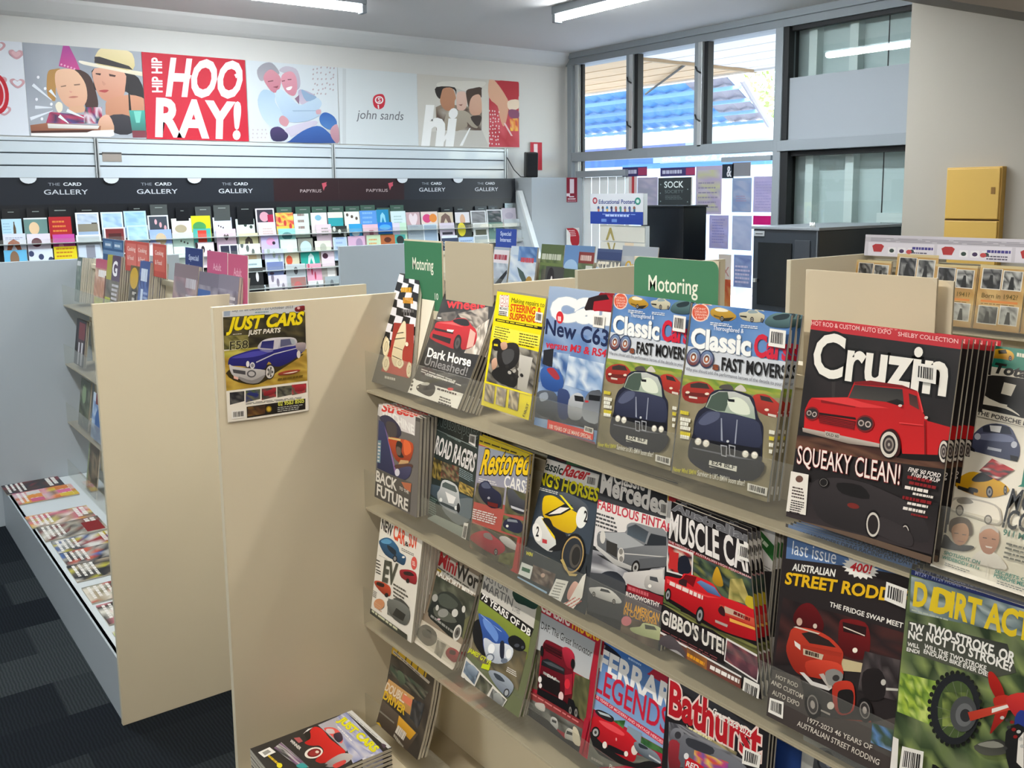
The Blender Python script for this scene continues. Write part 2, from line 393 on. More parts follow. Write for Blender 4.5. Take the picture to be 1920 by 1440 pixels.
# ================================================================== printed matter: sheet frames in metres, artwork in thousandths of each sheet
DATA = {
'f1':((1.098,2.0744,1.1328),(0,-1,-0.00179),(0.33548,-0.00169,0.94205),0.2,0.2863,'p 54524c 0 0 1000 0 1000 1000 0 1000|p 1a1a1e -50 6 993 -2 1051 645 6 685|p e8e6ec -50 6 233 17 275 91 10 80|p e8e6ec 479 2 754 13 797 86 539 75|p e8e6ec 276 78 538 89 488 165 236 154|p e8e6ec 797 73 1052 84 1003 159 758 148|p e8e6ec -31 157 225 168 202 244 -69 235|p e8e6ec 499 151 747 162 725 237 462 227|p e8e6ec 199 231 465 240 522 312 247 304|p e8e6ec 722 223 980 233 1036 303 769 295|p e8e6ec -21 309 259 317 294 390 27 382|p e8e6ec 510 300 781 308 816 379 557 371|p e8e6ec 294 377 557 384 518 460 264 453|p e8e6ec 816 366 1070 374 1032 447 786 440|p e8e6ec -4 459 255 466 232 542 -38 537|p e8e6ec 527 446 777 453 755 527 494 521|p e8e6ec 231 529 496 535 539 605 266 601|p e8e6ec 754 514 1010 520 1053 588 788 584|p e8e6ec -2 610 276 614 306 685 38 682|p e8e6ec 529 592 798 596 828 665 569 662|b d8a018 1 75 5 250 120 516 -15 43 58|b d8982a 1 75 4 413 205 411 -12 50 68|b 1c1a1c 1 75 5 480 338 463 -15 21 39|b 5a5858 1 75 14 457 314 453 -16 22 34|p 9a3028-b03a30 290 447 957 426 1046 774 939 880 233 888 341 659|s 1c1a1c 19 684 80 597 249 586 195 690|s eadcb8-cdbd98 575 427 667 422 716 478 765 590 710 671 730 783 566 817 435 751 424 633 460 532|s cdbd98 109 677 135 578 315 661 281 759|e e6dab6 212 669 84 -3 24 78|e 8f7f60 212 669 47 -2 14 46|e d8caa4 212 669 40 -1 12 40|s cdbd98 217 819 267 740 417 801 363 880|e e6dab6 317 810 81 -4 14 61|e 8f7f60 317 810 46 -2 8 36|e d8caa4 317 810 39 -2 7 31|s cdbd98 572 787 661 732 793 768 703 823|e e6dab6 683 778 89 -4 1 40|e 8f7f60 683 778 50 -2 0 24|e d8caa4 683 778 42 -2 0 20|s cdbd98 873 817 925 743 1019 804 966 877|e e6dab6 946 810 58 -3 -8 59|e 8f7f60 946 810 33 -1 -5 35|e d8caa4 946 810 28 -1 -4 30|p 3a3028 460 532 662 510 665 516 464 538|p 3a3028 425 584 720 555 723 560 429 590|p 3a3028 443 652 712 661 715 666 447 657|p 3a3028 454 729 729 745 731 751 457 735|e f0e8d0 812 606 45 -3 8 18|b c8c4b8 1 75 17 363 914 308 -7 9 28'),
'f1b':((1.112,2.1009,1.1269),(0,-1,-0.00179),(0.33548,-0.00169,0.94205),0.2,0.2899,'p e8e0cc 0 0 1000 0 1000 1000 0 1000'),
'wheels':((1.098,1.8658,1.1318),(0,-1,-0.00178),(0.38437,-0.00165,0.92318),0.2152,0.2662,'p 2c2a2a 0 0 1000 0 1000 1000 0 1000|p 6e6c68 0 0 1000 0 1000 50 0 50|b e8e4dc 1 75 18 -10 0 376 0 7 17|n 2b2929,3a3736,232121 6 10 2 0 60 1000 60 1000 1000 0 1000|t wheels e03038 5 0 0 3 121 168 722 -22 -34 -81|n 9a8f84,6f675f,c8bcae,4a4441,b8aca0 9 7 4 371 205 886 104 1009 327 597 287|n d8cdbf,b4a898,8e8478,efe6da 9 8 6 778 310 970 204 1033 518 739 531|n 5a5450,3c3836,7c746c 8 4 9 -9 236 399 182 355 309 -10 300|s d4202a-a81420 35 380 47 316 294 284 401 249 565 239 701 287 803 318 864 380 856 460 682 508 599 447 558 511 408 512 33 474 6 414|s 1c1a1c 335 280 444 248 592 247 662 291 524 304|p 2a1416 28 370 411 375 434 393 56 393|p 1c1214 44 426 420 435 432 484 58 461|p fdf6ea 282 362 420 356 402 378 297 378|p fdf6ea 26 270 105 269 105 281 37 285|p f06464 50 321 342 290 573 314 314 313|e 1c1a1a 562 461 69 -3 27 74|e 55504e 562 461 46 -2 18 49|e 3a3634 562 461 21 -1 8 22|p e8b0a0 701 317 821 345 856 460 753 490|t Dark_Horse f6f2ea 5 0 141212 3 91 636 841 -6 -27 -77|t Unleashed! 8c8a88 3 0 0 3 88 712 836 3 -12 -71|b c8c4bc 2 50 5 80 750 822 25 13 38|t HUGE_MUSTANG_TEST f2eee6 3 0 0 3 192 802 585 1 -3 -17|p f1eee6 -8 983 -37 847 70 864 992 863 990 997 -26 991|p 2e2a2a 96 820 149 813 993 820 989 859 70 864|s 3a3434-191717 122 919 178 886 334 850 462 873 490 929 419 969 180 952|s c9c5bd 182 891 252 861 341 859 313 883|e e8e4dc 153 920 17 -2 5 7|b 3a2a2a 1 75 12 511 874 415 0 6 21|e d83a40 746 856 53 -7 9 12|b 3a3434 3 50 2 611 932 276 4 16 67|e 4a4440 -4 853 22 -3 8 11|e 4a4440 12 888 21 -3 8 11|e 4a4440 27 922 21 -3 8 11|e 4a4440 43 956 21 -3 8 11'),
'yellow':((1.098,1.5786,1.1582),(0,-0.99991,-0.01343),(0.18097,-0.01321,0.9834),0.1641,0.2466,'p f4e112 0 0 1000 0 1000 1000 0 1000|p 8f8a80 0 0 1000 0 1000 12 0 12|p f4f0ea 65 41 264 32 304 210 100 207|t CAR f3eee8 6 0 c02018 9 95 126 188 -6 -14 -78|t MECHANICS 1c1a18 3 0 0 3 109 163 177 -3 -3 -22|b 1c1a18 3 60 3 100 173 178 -3 -1 43|t Making_repairs_to 2a2608 0 0 0 3 330 86 657 -1 -2 -38|t STEERING_& d8400e 5 0 f8d018 2 326 160 620 -8 -2 -59|t SUSPENSION d8400e 5 0 0 3 333 227 635 -10 3 -52|p 241f12 53 244 1040 241 1040 265 54 266|b f0d818 1 75 40 84 250 938 -6 2 11|p f8eb50 39 307 1021 309 1013 409 41 413|b 3a340a 5 35 7 75 304 322 2 -10 106|b 3a340a 5 35 8 585 319 396 -2 16 110|n 6a655c,8c877c,4c4843,a8a398,302d2b 10 12 5 64 430 1024 444 1003 789 42 789|p c9c5bc-a8a49a 648 499 914 500 882 786 701 779|s 2c2a2c-18171a 203 494 348 433 550 415 635 463 645 554 534 631 335 661 217 597|s 4a4a4c 286 524 409 475 528 482 531 556 387 609|s 1e1c1c 54 450 125 410 227 425 241 500 113 512|b f0e020 1 75 2 98 456 108 -3 4 24|s e0b49a-b88a70 233 444 345 424 384 468 288 495|s e0b49a-b88a70 100 609 183 572 230 634 150 681|s 1c1c1e 133 702 302 636 515 642 670 690 632 778 276 762|e 2a2828 439 622 40 -4 5 13|e b4b0a8 505 665 34 7 -17 12|e 2a2828 571 707 13 15 -30 6|e b4b0a8 598 642 -15 16 -29 -3|e 2a2828 663 684 -35 10 -15 -11|e b4b0a8 690 619 -39 -2 6 -13|e 2a2828 754 661 -24 -12 24 -9|p f4e112 30 790 1014 788 1015 804 23 805|n 7a7064,b0a080,5c5650,9a8f86,d8c8a8 5 5 20 38 810 253 811 267 959 61 955|n 7a7064,b0a080,5c5650,9a8f86,d8c8a8 5 5 21 292 808 500 808 516 957 316 954|n 7a7064,b0a080,5c5650,9a8f86,d8c8a8 5 5 22 554 804 755 804 772 954 579 951|t FIRST 5a5408 2 0 0 3 924 983 51 -118 -40 -1|p f0ede6 851 129 992 130 998 212 858 210|p 2a2828 869 141 879 141 883 194 873 194|p 2a2828 886 141 896 141 900 194 890 194|p 2a2828 903 141 913 142 917 195 907 194|p 2a2828 917 142 924 142 928 195 921 195|p 2a2828 928 142 938 142 943 195 933 195|p 2a2828 942 142 947 142 951 195 947 195|p 2a2828 951 142 958 142 962 195 955 195|p 2a2828 965 142 969 142 973 196 969 195'),
'c63':((1.098,1.3978,1.1505),(0,-0.99997,-0.00808),(0.14555,-0.00799,0.98932),0.1813,0.2743,'p 5f7aa8 0 0 1000 0 1000 1000 0 1000|n 6d8fc0,8aa4c8,5f80b4,a9bdd6 6 8 3 0 0 1000 0 1000 1000 0 1000|p 9fb2cc-7f98c2 0 0 1000 0 1000 300 0 300|t car f4f4f2 9 0 a8b8cc 3 65 230 1220 -47 -23 -217|p 8f1420 819 -5 1022 -3 1034 120 643 127|p b01c2c 673 78 766 30 946 11 1023 38 1030 106 750 130|p 241418 599 121 644 47 784 20 904 8 952 38 733 65 727 122 623 134|t New_C63 1b2850 4 0 0 3 18 339 993 8 -9 -104|t versus_M3_&_RS4 cf2438 5 0 0 3 49 436 950 -19 6 -48|e d42a34 231 209 60 -4 12 43|b f4d8d8 1 75 2 195 197 69 0 12 43|b 22376a 3 55 3 503 463 476 -8 -21 89|n 3a5c96,5a7db0,2a4478,9cb4d2,c8d6e4 8 8 9 -39 464 466 447 402 716 -52 686|p 22242c 31 457 189 433 203 570 34 557|n b9cbe0,8fabcf,6a8cbc,d8e2ec 8 6 11 446 459 991 463 994 676 433 663|s 3a66b0-24488a 21 598 177 563 345 585 414 675 314 726 76 713|s a83440 114 589 225 568 344 624 268 642|n 3a3d46,55585f,2c2f38,4a4d55 10 5 13 -54 767 1008 730 1003 907 -6 944|s 5a616c-2c3038 -4 772 153 734 319 745 365 876 250 921 7 902|s 8f98a4 45 776 157 748 191 789 82 822|s 3a4a78-26325a 336 723 430 693 527 721 555 872 405 896|s c2c6ca-7a7e84 526 759 620 700 729 702 788 766 729 868 557 876|p 1c1e24 603 717 742 710 762 746 623 753|s 4a4f58-9a9fa6 747 771 808 679 905 649 1000 657 1019 849 792 860|p 16181e 821 687 994 676 994 713 830 723|e c03038 802 736 29 -3 2 7|p e4483c 230 933 955 923 959 978 235 997|t 100_YEARS_OF_LE_MANS_SPECIAL fbe0d4 3 0 0 3 268 988 670 -11 -3 -27|p f0ede6 813 900 949 900 949 938 812 938|p 2a2828 829 906 833 906 833 930 829 930|p 2a2828 837 906 844 906 844 930 837 930|p 2a2828 848 906 855 906 855 930 848 930|p 2a2828 862 906 869 906 868 930 862 930|p 2a2828 876 906 880 906 879 930 875 930|p 2a2828 884 906 891 906 890 930 884 930|p 2a2828 895 906 902 906 901 930 894 930|p 2a2828 909 906 918 906 918 930 908 930|p 2a2828 922 906 932 906 931 930 922 930|p 8a4a56-9c7a80 106 999 235 997 992 985 1033 1024 62 1015|p f0ede6 756 153 931 150 937 233 766 234|p 2a2828 778 165 791 164 797 217 785 217|p 2a2828 799 164 812 164 818 217 806 217|p 2a2828 821 164 833 164 839 217 826 217|p 2a2828 838 164 847 164 852 217 844 217|p 2a2828 852 163 864 163 870 217 858 217|p 2a2828 869 163 875 163 880 216 875 216|p 2a2828 880 163 888 163 894 216 885 216|p 2a2828 897 163 902 163 907 216 902 216'),
'cc2':((1.092,1.0221,1.1439),(0,-0.99999,0.0035),(0.15639,0.00346,0.98769),0.1914,0.2799,"p c3cbd6 0 0 1000 0 1000 1000 0 1000|n 5b84bd,4d79b5,6b92c6,5580b8 6 4 2 0 0 1000 0 1000 260 0 260|p cdd3dc-d9dce0 0 250 1000 250 1000 520 0 520|e f2d6c8 93 47 99 -6 12 53|e d8593c 93 47 87 -5 11 46|t ICONIC f5d8c8 1 0 0 3 22 33 132 -2 -3 -12|t SUPER_SALOONS f5d8c8 1 0 0 3 32 51 132 -3 -3 -12|t DRIVEN f5d8c8 1 0 0 3 42 68 132 -3 -3 -12|t &_RATED f5d8c8 1 0 0 3 52 85 131 -3 -3 -12|s c9a23a-a87c22 202 31 231 15 289 5 393 15 471 39 469 57 407 76 304 74 218 56|s efe6cc 247 18 304 7 387 17 367 26 279 29|p 2a2418 303 68 459 52 407 76 335 78|e 1c1a1a 335 68 20 -1 4 16|e 8c8884 335 68 13 -1 2 10|e 3a3634 335 68 6 0 1 5|p 6b5416 240 50 323 58 324 65 249 60|s d8d4bc-b0ab92 505 29 537 18 577 13 596 2 656 -5 707 9 754 21 749 48 685 64 545 58|s 8fa0a4 590 9 651 0 687 12 607 20|p 1c1a16 513 37 583 36 585 46 520 44|e 1c1a1a 639 52 18 -1 3 15|e 8c8884 639 52 12 -1 2 10|e 3a3634 639 52 5 0 1 4|e 1c1a1a 736 49 13 -1 3 12|e 8c8884 736 49 9 -1 2 8|e 3a3634 736 49 4 0 1 4|s 6d8f90-2f4a50 765 58 809 18 908 -7 1010 -10 1034 40 977 73 822 77|s 24343a 837 23 924 3 988 2 967 26 867 40|b e8ecf0 2 50 5 219 92 234 -3 2 20|b e8ecf0 2 50 6 538 85 206 -3 1 19|t Thoroughbred_& eef2f6 1 0 0 3 259 136 317 -4 -2 -24|t Classic f4f6f4 7 0 8a97a8 4 37 250 633 -3 -13 -105|t Cars d2213c 7 0 0 3 698 245 334 -6 -11 -113|e 2c3a5c 85 309 79 0 -6 53|e 6f8db4-7a3a20 85 309 69 0 -5 47|e cdd3d8 85 309 40 0 -3 29|e 5c3a2c-c06a40 85 309 31 0 -2 23|e e6e6e2 85 309 14 0 -1 11|e 2c3a5c 231 307 77 0 -5 53|e 6f8db4-7a3a20 231 307 67 0 -5 46|e cdd3d8 231 307 39 0 -3 29|e 5c3a2c-c06a40 231 307 30 0 -2 22|e e6e6e2 231 307 13 0 -1 11|t s 8a4a2c 8 0 2c3a5c 5 309 357 62 -1 -6 -38|t FAST_MOVERS 161416 5 0 0 3 397 352 632 -13 -8 -68|t Why_you_should_add_the_performance_heroes_of_the_decade_to_your 5c616c 0 0 0 3 18 391 987 -12 -3 -19|n 7f9a3a,93a33e,6c8c38,8b9a4a,b0a94e 12 4 4 -28 420 1041 398 1033 451 -24 482|n 8b8266,7c7458,968c70,857c62,90866a 10 9 7 -24 482 1032 444 999 1004 -23 1002|s b4372c-8c2a24 5 503 59 465 162 442 269 441 351 474 360 512 251 561 50 564|p 3c3230 90 465 179 446 270 446 305 471 95 485|p 6a2420 39 516 297 499 294 520 45 540|e e8dcc8 71 516 24 -3 2 7|e e8dcc8 282 501 23 -3 2 7|p d8d0c4 91 534 183 532 185 542 94 546|s c03a2e-942c26 746 465 809 443 902 443 1029 488 1037 524 978 550 859 546 787 525|p 34302e 811 450 904 451 949 475 829 474|e eadfc9 893 519 21 -2 2 7|e eadfc9 1010 520 15 -2 2 7|p d8d0c4 909 536 988 536 988 549 912 548|s 55504c 406 456 430 434 514 425 549 452|s cfc8bc 562 447 611 414 655 425 674 446|s 23263a-16182a 184 669 216 609 283 569 313 502 393 465 563 451 732 462 783 510 824 569 879 611 897 721 903 810 845 910 457 942 192 903 157 819 185 742|p c6c9c4-9fb09c 285 577 328 504 409 471 564 458 714 472 772 519 800 583 592 579 406 586|p 4a5a50 297 577 336 507 403 477 495 467 519 510 491 576 420 583|s dfe6d4 505 511 599 485 701 508 740 561 633 574 545 561|p 14161c 503 504 574 500 577 515 514 518|s 3a3f58-262a42 208 674 305 598 421 588 592 583 801 587 863 628 871 725 558 746 236 759|s 565c76 231 671 321 604 436 590 431 630 308 678|p 9aa0b0 460 619 471 617 508 742 488 740|p 9aa0b0 620 606 631 606 641 738 627 738|p 12131c 175 764 886 730 893 789 796 812 204 820|p 6a6c74 204 820 900 796 897 805 206 833|p 1e1f28 157 819 189 822 220 826 903 807 903 871 173 890|e 6a6660 255 779 41 -6 5 23|e efeadd 255 779 32 -5 4 19|e fffdf4 249 777 15 -2 2 9|e 6a6660 341 778 40 -6 5 23|e efeadd 341 778 32 -4 4 19|e fffdf4 335 776 15 -2 2 8|e 6a6660 748 779 37 -5 5 22|e efeadd 748 779 29 -4 4 18|e fffdf4 742 777 13 -2 2 8|e 6a6660 837 772 36 -5 5 22|e efeadd 837 772 29 -4 4 18|e fffdf4 831 770 13 -2 2 8|p a8aab0 493 763 561 761 570 822 515 823|p 14151c 504 769 553 767 559 816 521 816|p a8aab0 576 751 644 750 652 810 598 810|p 14151c 588 757 635 756 642 804 604 803|e c8ccd0 563 735 14 -2 2 7|p f2f0e6 408 853 685 838 689 889 407 904|t E24_BLF 1c1c1c 4 0 0 3 441 897 230 -14 -2 -34|b d8c838 1 80 0 26 624 119 -3 0 26|b efeee0 1 80 1 35 662 118 -3 0 26|b efeee0 1 80 2 41 687 118 -4 0 26|b efeee0 1 80 3 47 711 118 -4 0 26|b d8c838 1 80 4 54 743 118 -4 0 26|b efeee0 1 80 5 59 763 118 -5 0 26|b efeee0 1 80 0 947 617 65 -1 2 25|b d8c838 1 80 1 954 650 65 -1 2 25|b efeee0 1 80 2 961 684 65 -2 2 25|b efeee0 1 80 3 969 718 64 -2 2 25|t Never_Mind_BMW d8d040 4 0 0 3 25 986 260 -18 1 -26|t Survivor:_is_UK's_BMW_boom_after? f2efe4 3 0 0 3 295 968 487 -20 -1 -29|p f0ede6 808 927 1001 923 1005 967 813 968|p 2a2828 832 933 838 932 841 960 835 960|p 2a2828 844 932 854 932 857 959 847 960|p 2a2828 860 932 870 932 872 959 863 959|p 2a2828 879 932 889 932 892 959 882 959|p 2a2828 899 931 904 931 907 959 901 959|p 2a2828 910 931 920 931 922 959 913 959|p 2a2828 926 931 935 931 938 959 928 959|p 2a2828 945 931 958 930 961 958 947 958|p 2a2828 964 930 977 930 980 958 966 958|s 1c1e28 313 857 851 797 949 815 874 899 656 901 360 892|p f2f0e6 406 864 689 855 690 885 405 890|t E24_BLF 1c1c1c 4 0 0 3 434 883 236 -8 0 -21|p f0ede6 840 87 991 88 1001 182 845 180|p 2a2828 859 101 870 101 874 162 863 161|p 2a2828 878 101 888 101 892 162 881 162|p 2a2828 896 101 907 101 911 162 900 162|p 2a2828 911 101 919 101 923 162 916 162|p 2a2828 923 102 934 102 939 162 928 162|p 2a2828 938 102 943 102 948 162 944 162|p 2a2828 947 102 955 102 961 163 953 162|p 2a2828 962 102 967 102 973 163 968 163"),
'cruzin':((1.068,0.7788,1.1433),(0,-0.99999,-0.00509),(0.14177,-0.00504,0.98989),0.2143,0.2807,"p 231f20 0 0 1000 0 1000 1000 0 1000|n 231f20,1e1b1c,2b2526 8 8 1 0 60 1000 60 1000 700 0 700|p c22a34 0 0 1000 0 1000 48 0 48|t HOT_ROD_&_CUSTOM_AUTO_EXPO f3c4c0 2 0 0 3 4 26 563 -3 -4 -21|t SHELBY_COLLECTION f3c4c0 2 0 0 3 612 25 369 0 -2 -19|p 3a3434 201 268 230 265 240 368 220 368|t Cruzin f3efe6 5 0 0c0a0a 8 50 267 901 -11 -5 -201|n 5a3a2c,3a2420,6b4a38,4a2c24 10 4 3 -6 585 1028 498 1019 577 -9 654|s 140a0a 55 555 579 549 707 577 974 549 977 519 554 509 81 531|p b81218-d01c20 57 403 74 385 332 348 364 269 471 250 681 246 778 260 825 347 865 384 1008 392 1022 446 966 455 949 494 950 523 737 554 702 479 659 458 618 468 589 503 584 537 45 546 35 450|p 7c0c12 364 269 471 250 681 246 778 260 760 262 684 258 371 280|p 2b2a2a-4a4642 339 350 368 283 685 264 707 330 664 341 593 335|p 191515 593 335 659 312 699 319 707 333 664 341|p 3a2422-5a3a34 728 277 779 283 805 342 743 327|p e04040 779 266 787 265 834 349 824 351|p 8a0c12 144 384 395 378 394 390 149 399|p e23a3c 74 387 332 349 436 358 616 362 432 384 155 386|p 5c080c 134 461 409 454 406 497 155 496|p a8141a 150 467 404 462 405 465 150 469|p a8141a 151 475 406 470 406 472 152 477|p a8141a 153 482 407 477 407 480 153 485|p a8141a 154 490 408 485 409 487 155 493|p a8141a 156 498 410 492 410 495 156 501|p 260c0c 131 449 404 436 410 445 139 460|e 7d1a1c 94 462 53 -8 6 34|e 2b2426 94 462 45 -7 5 26|e b8a8a0 72 462 18 -3 2 13|e c8b8b0 113 463 17 -3 2 13|e 38302e 72 462 11 -2 1 8|e 38302e 113 463 11 -2 1 8|e 7d1a1c 474 455 60 -9 7 40|e 2b2426 474 455 52 -8 6 32|e b8a8a0 449 456 20 -3 3 15|e c8b8b0 496 455 20 -3 3 15|e 38302e 449 456 12 -2 2 9|e 38302e 496 455 12 -2 2 9|p cabfb4-8a7c72 37 541 212 537 587 532 590 549 381 566 44 561|p b8b0a4 206 531 313 529 317 555 211 557|t OLD_60 3a3030 2 0 0 3 217 552 93 -2 -2 -14|p 7a0c10 847 384 853 384 883 532 875 533|p e8484a 695 415 844 405 844 408 696 420|s 3a080a 593 534 594 484 633 456 676 455 713 490 726 543 698 573|e 141012 650 526 60 -10 11 63|e ded6cb 650 526 56 -9 11 59|e 2a2425 650 526 41 -7 8 43|e 9a8f86 650 526 30 -5 6 31|e 4a4040 650 526 21 -3 4 21|e b0a69c 650 526 7 -1 1 8|e 141012 986 502 29 -5 9 51|e ded6cb 986 502 27 -5 8 47|e 2a2425 986 502 20 -3 6 34|e 9a8f86 986 502 15 -2 4 25|e 4a4040 986 502 10 -2 3 17|e b0a69c 986 502 3 -1 1 6|e d8c8c0 858 370 11 -2 1 7|e d8c8c0 690 339 12 -2 1 6|t SQUEAKY_CLEAN! f6ece4 1 0 9c2a2a 4 31 723 718 -28 -6 -89|p 1d1a1b-3a3234 -11 811 1006 728 1008 960 -38 1003|s 383234-2a2628 162 799 300 746 504 728 685 743 817 766 935 826 966 910 806 935 548 968 283 968 180 896|s 1a1718 342 765 507 746 571 797 388 808|e 7a2a24 471 850 41 -2 -1 13|e 141012 618 908 53 -12 12 67|e cdc5bb 618 908 43 -9 10 55|e 2a2425 618 908 35 -8 9 47|e 8f8780 618 908 21 -5 5 30|e 141012 826 905 29 -7 8 46|e cdc5bb 826 905 24 -5 7 38|e 2a2425 826 905 19 -4 6 32|e 8f8780 826 905 12 -3 4 21|p 6a5648-57483e -16 1005 567 973 1017 970 1003 1046 -61 1105 -37 1009|s 383234 596 932 647 870 707 863 848 888 882 942 810 958|e d8d2c8 618 908 43 -9 10 56|e 2a2425 618 908 34 -7 8 45|t FINE_'60_FORD f4ece6 4 20 0 3 792 624 195 -6 3 -19|t F100_PICKUP f4ece6 4 20 0 3 817 643 170 -3 0 -17|b 8c1c20 1 90 0 795 642 187 -8 -1 16|b 8c1c20 1 90 1 811 665 168 -7 -2 15|b f0e8e0 1 90 2 788 690 187 -9 -1 16|b f0e8e0 1 90 3 842 711 130 -7 -2 12|b 8c1c20 1 90 4 782 738 187 -10 -1 16|b f0e8e0 1 90 5 817 759 149 -9 -2 13|b f0e8e0 1 90 6 795 785 169 -10 -2 15|b 8c1c20 1 90 7 849 805 112 -7 -2 10|p efe9df -3 769 135 762 150 963 -1 974|e 6a4a40 70 796 28 -5 3 17|b 4a3c38 4 50 2 26 838 104 -5 1 61|b 2a2424 6 50 3 30 906 105 -6 -5 69|e 0c0c0c 250 779 36 -7 5 24|e 8a8480 250 779 28 -5 4 19|e 1a1818 250 779 25 -5 3 17|p f0ede6 758 134 885 135 893 215 766 213|p 2a2828 775 146 784 146 789 197 780 197|p 2a2828 790 146 799 147 805 198 796 197|p 2a2828 806 147 815 147 820 198 811 198|p 2a2828 818 147 825 147 830 198 824 198|p 2a2828 829 147 837 147 843 198 834 198|p 2a2828 841 147 845 147 850 198 846 198|p 2a2828 849 147 855 147 860 199 854 199|p 2a2828 861 147 865 147 870 199 866 199"),
't911':((1.078,0.572,1.1342),(0,-1,-0.00252),(0.39148,-0.00232,0.92018),0.215,0.291,'p eae3d2 0 0 1000 0 1000 1000 0 1000|p 1c7a66 0 0 1000 0 1000 95 0 95|b dcd8c4 1 75 9 171 16 116 4 3 22|s e8b820-b07a10 20 43 32 22 72 11 126 13 158 31 155 55 86 55 35 57|p 2a2410 64 19 104 11 118 28 71 35|e 1c1a1a 142 48 9 -1 4 12|e 8c8884 142 48 6 -1 3 8|e 3a3634 142 48 3 0 1 4|t Total 1c1a18 8 12 0 3 59 119 216 5 0 -42|s 1f1c1b 69 133 317 129 363 148 407 286 290 295 265 282 196 259 39 222 25 164|p eae3d2 143 156 213 160 201 211 142 207|p eae3d2 42 276 48 247 193 251 191 276|s 1f1c1b 31 272 49 267 188 269 290 295 248 293 34 286|t THE_PORSCHE_MAGAZINE 3a3632 4 0 0 3 38 315 460 17 -1 -18|s 5a5f7c-3a3f58 48 472 39 424 59 391 96 357 159 339 239 343 288 385 318 420 325 467 289 481 77 476|p 2e3244 87 362 159 339 234 344 259 373 100 385|p e8e8e8 126 352 193 346 192 375 140 376|s 7c82a0 73 402 183 380 267 384 264 405 90 420|e c6c9d4 76 410 17 -3 5 14|e c6c9d4 284 413 16 -3 4 14|p b8bcc8 147 444 225 443 225 455 147 456|p 16161c 48 456 79 467 83 479 55 475|p 16161c 277 459 322 459 324 481 287 481|s e2ae14-b88408 24 622 50 588 106 562 214 567 292 585 319 604 296 628 232 652 151 660 43 648|s 2b2826 107 595 148 558 231 556 199 586 131 603|p 1c1a18 39 636 133 640 139 658 41 650|s 2c2a28 103 632 151 631 155 647 111 645|e 1c1a1a 220 630 18 -3 8 24|e 8c8884 220 630 12 -2 5 16|e 3a3634 220 630 5 -1 2 7|e 1c1a1a 300 607 9 -2 6 19|e 8c8884 300 607 6 -1 4 13|e 3a3634 300 607 3 0 2 6|n c03838,3a3434,e8ddd0,a82c30,5a4a48 7 5 8 135 553 188 490 320 516 249 577|s b8b0a2 15 724 41 689 144 673 271 676 312 708 313 755 172 753 41 751|s e4dcca 30 720 54 695 147 681 263 682 303 710 301 750 169 745 50 744|e 6a645c 86 738 22 -5 8 23|e b8b0a4 86 738 15 -3 6 17|e 6a645c 251 744 21 -4 6 19|e b8b0a4 251 744 14 -3 4 13|s 8f887c 54 695 103 677 151 692 82 710|s 2e2a2c-1c1a1c -5 889 44 853 108 880 200 867 214 876 159 901 20 912|s 5a4632 52 819 53 786 100 764 156 768 186 810 168 834 72 839|s cf9c74-b07c58 71 831 81 803 130 786 164 807 171 850 141 880 100 873|p 3a2a20 87 836 113 832 114 835 90 839|p 3a2a20 135 832 157 829 158 832 136 836|p 8c5848 118 863 155 860 151 864 122 867|s f1ece4-d8d0c8 218 919 247 880 314 865 382 888 403 922 223 933|s cf9878-b47a60 226 814 233 780 279 762 321 781 338 828 317 876 272 879 241 850|s d0c8c0 228 809 229 781 269 763 313 771 324 788 284 777 247 789|p 4a342c 249 820 271 818 272 822 250 824|p 4a342c 297 815 319 814 320 817 298 819|p f0e4dc 273 851 313 848 308 855 280 857|t SPOTLIGHT_ON 2f8070 4 0 0 3 62 935 207 -3 0 -14|t WIDEBODY_911s 2f8070 4 0 0 3 58 954 215 -1 0 -13|b 6a6c66 2 40 4 84 965 151 2 0 16|t SECRETS_OF 2f8070 4 0 0 3 355 945 181 -2 1 -13|t PORSCHE_MEZGER 2f8070 4 0 0 3 357 964 223 -2 -1 -15|b 6a6c66 2 40 4 379 970 166 0 2 17|p 1f7d68 370 499 391 487 431 488 456 570 362 581 378 569|t MOD 1c1a1a 3 0 0 3 332 680 211 -20 5 -84|t ICONS 1c1a1a 4 0 0 3 334 758 252 -16 -1 -75|t 911_MEZGER 2a7565 4 0 0 3 349 788 250 -7 -2 -23|b 6a6a60 1 60 0 377 812 193 -2 2 12|b 6a6a60 1 60 1 378 830 198 -3 2 12|b 6a6a60 1 60 2 379 849 202 -5 2 12|b 6a6a60 1 60 3 380 867 206 -6 2 12|p 8a8478 38 323 382 334 383 336 39 326|p c8c0b0 312 920 315 919 321 973 317 974'),
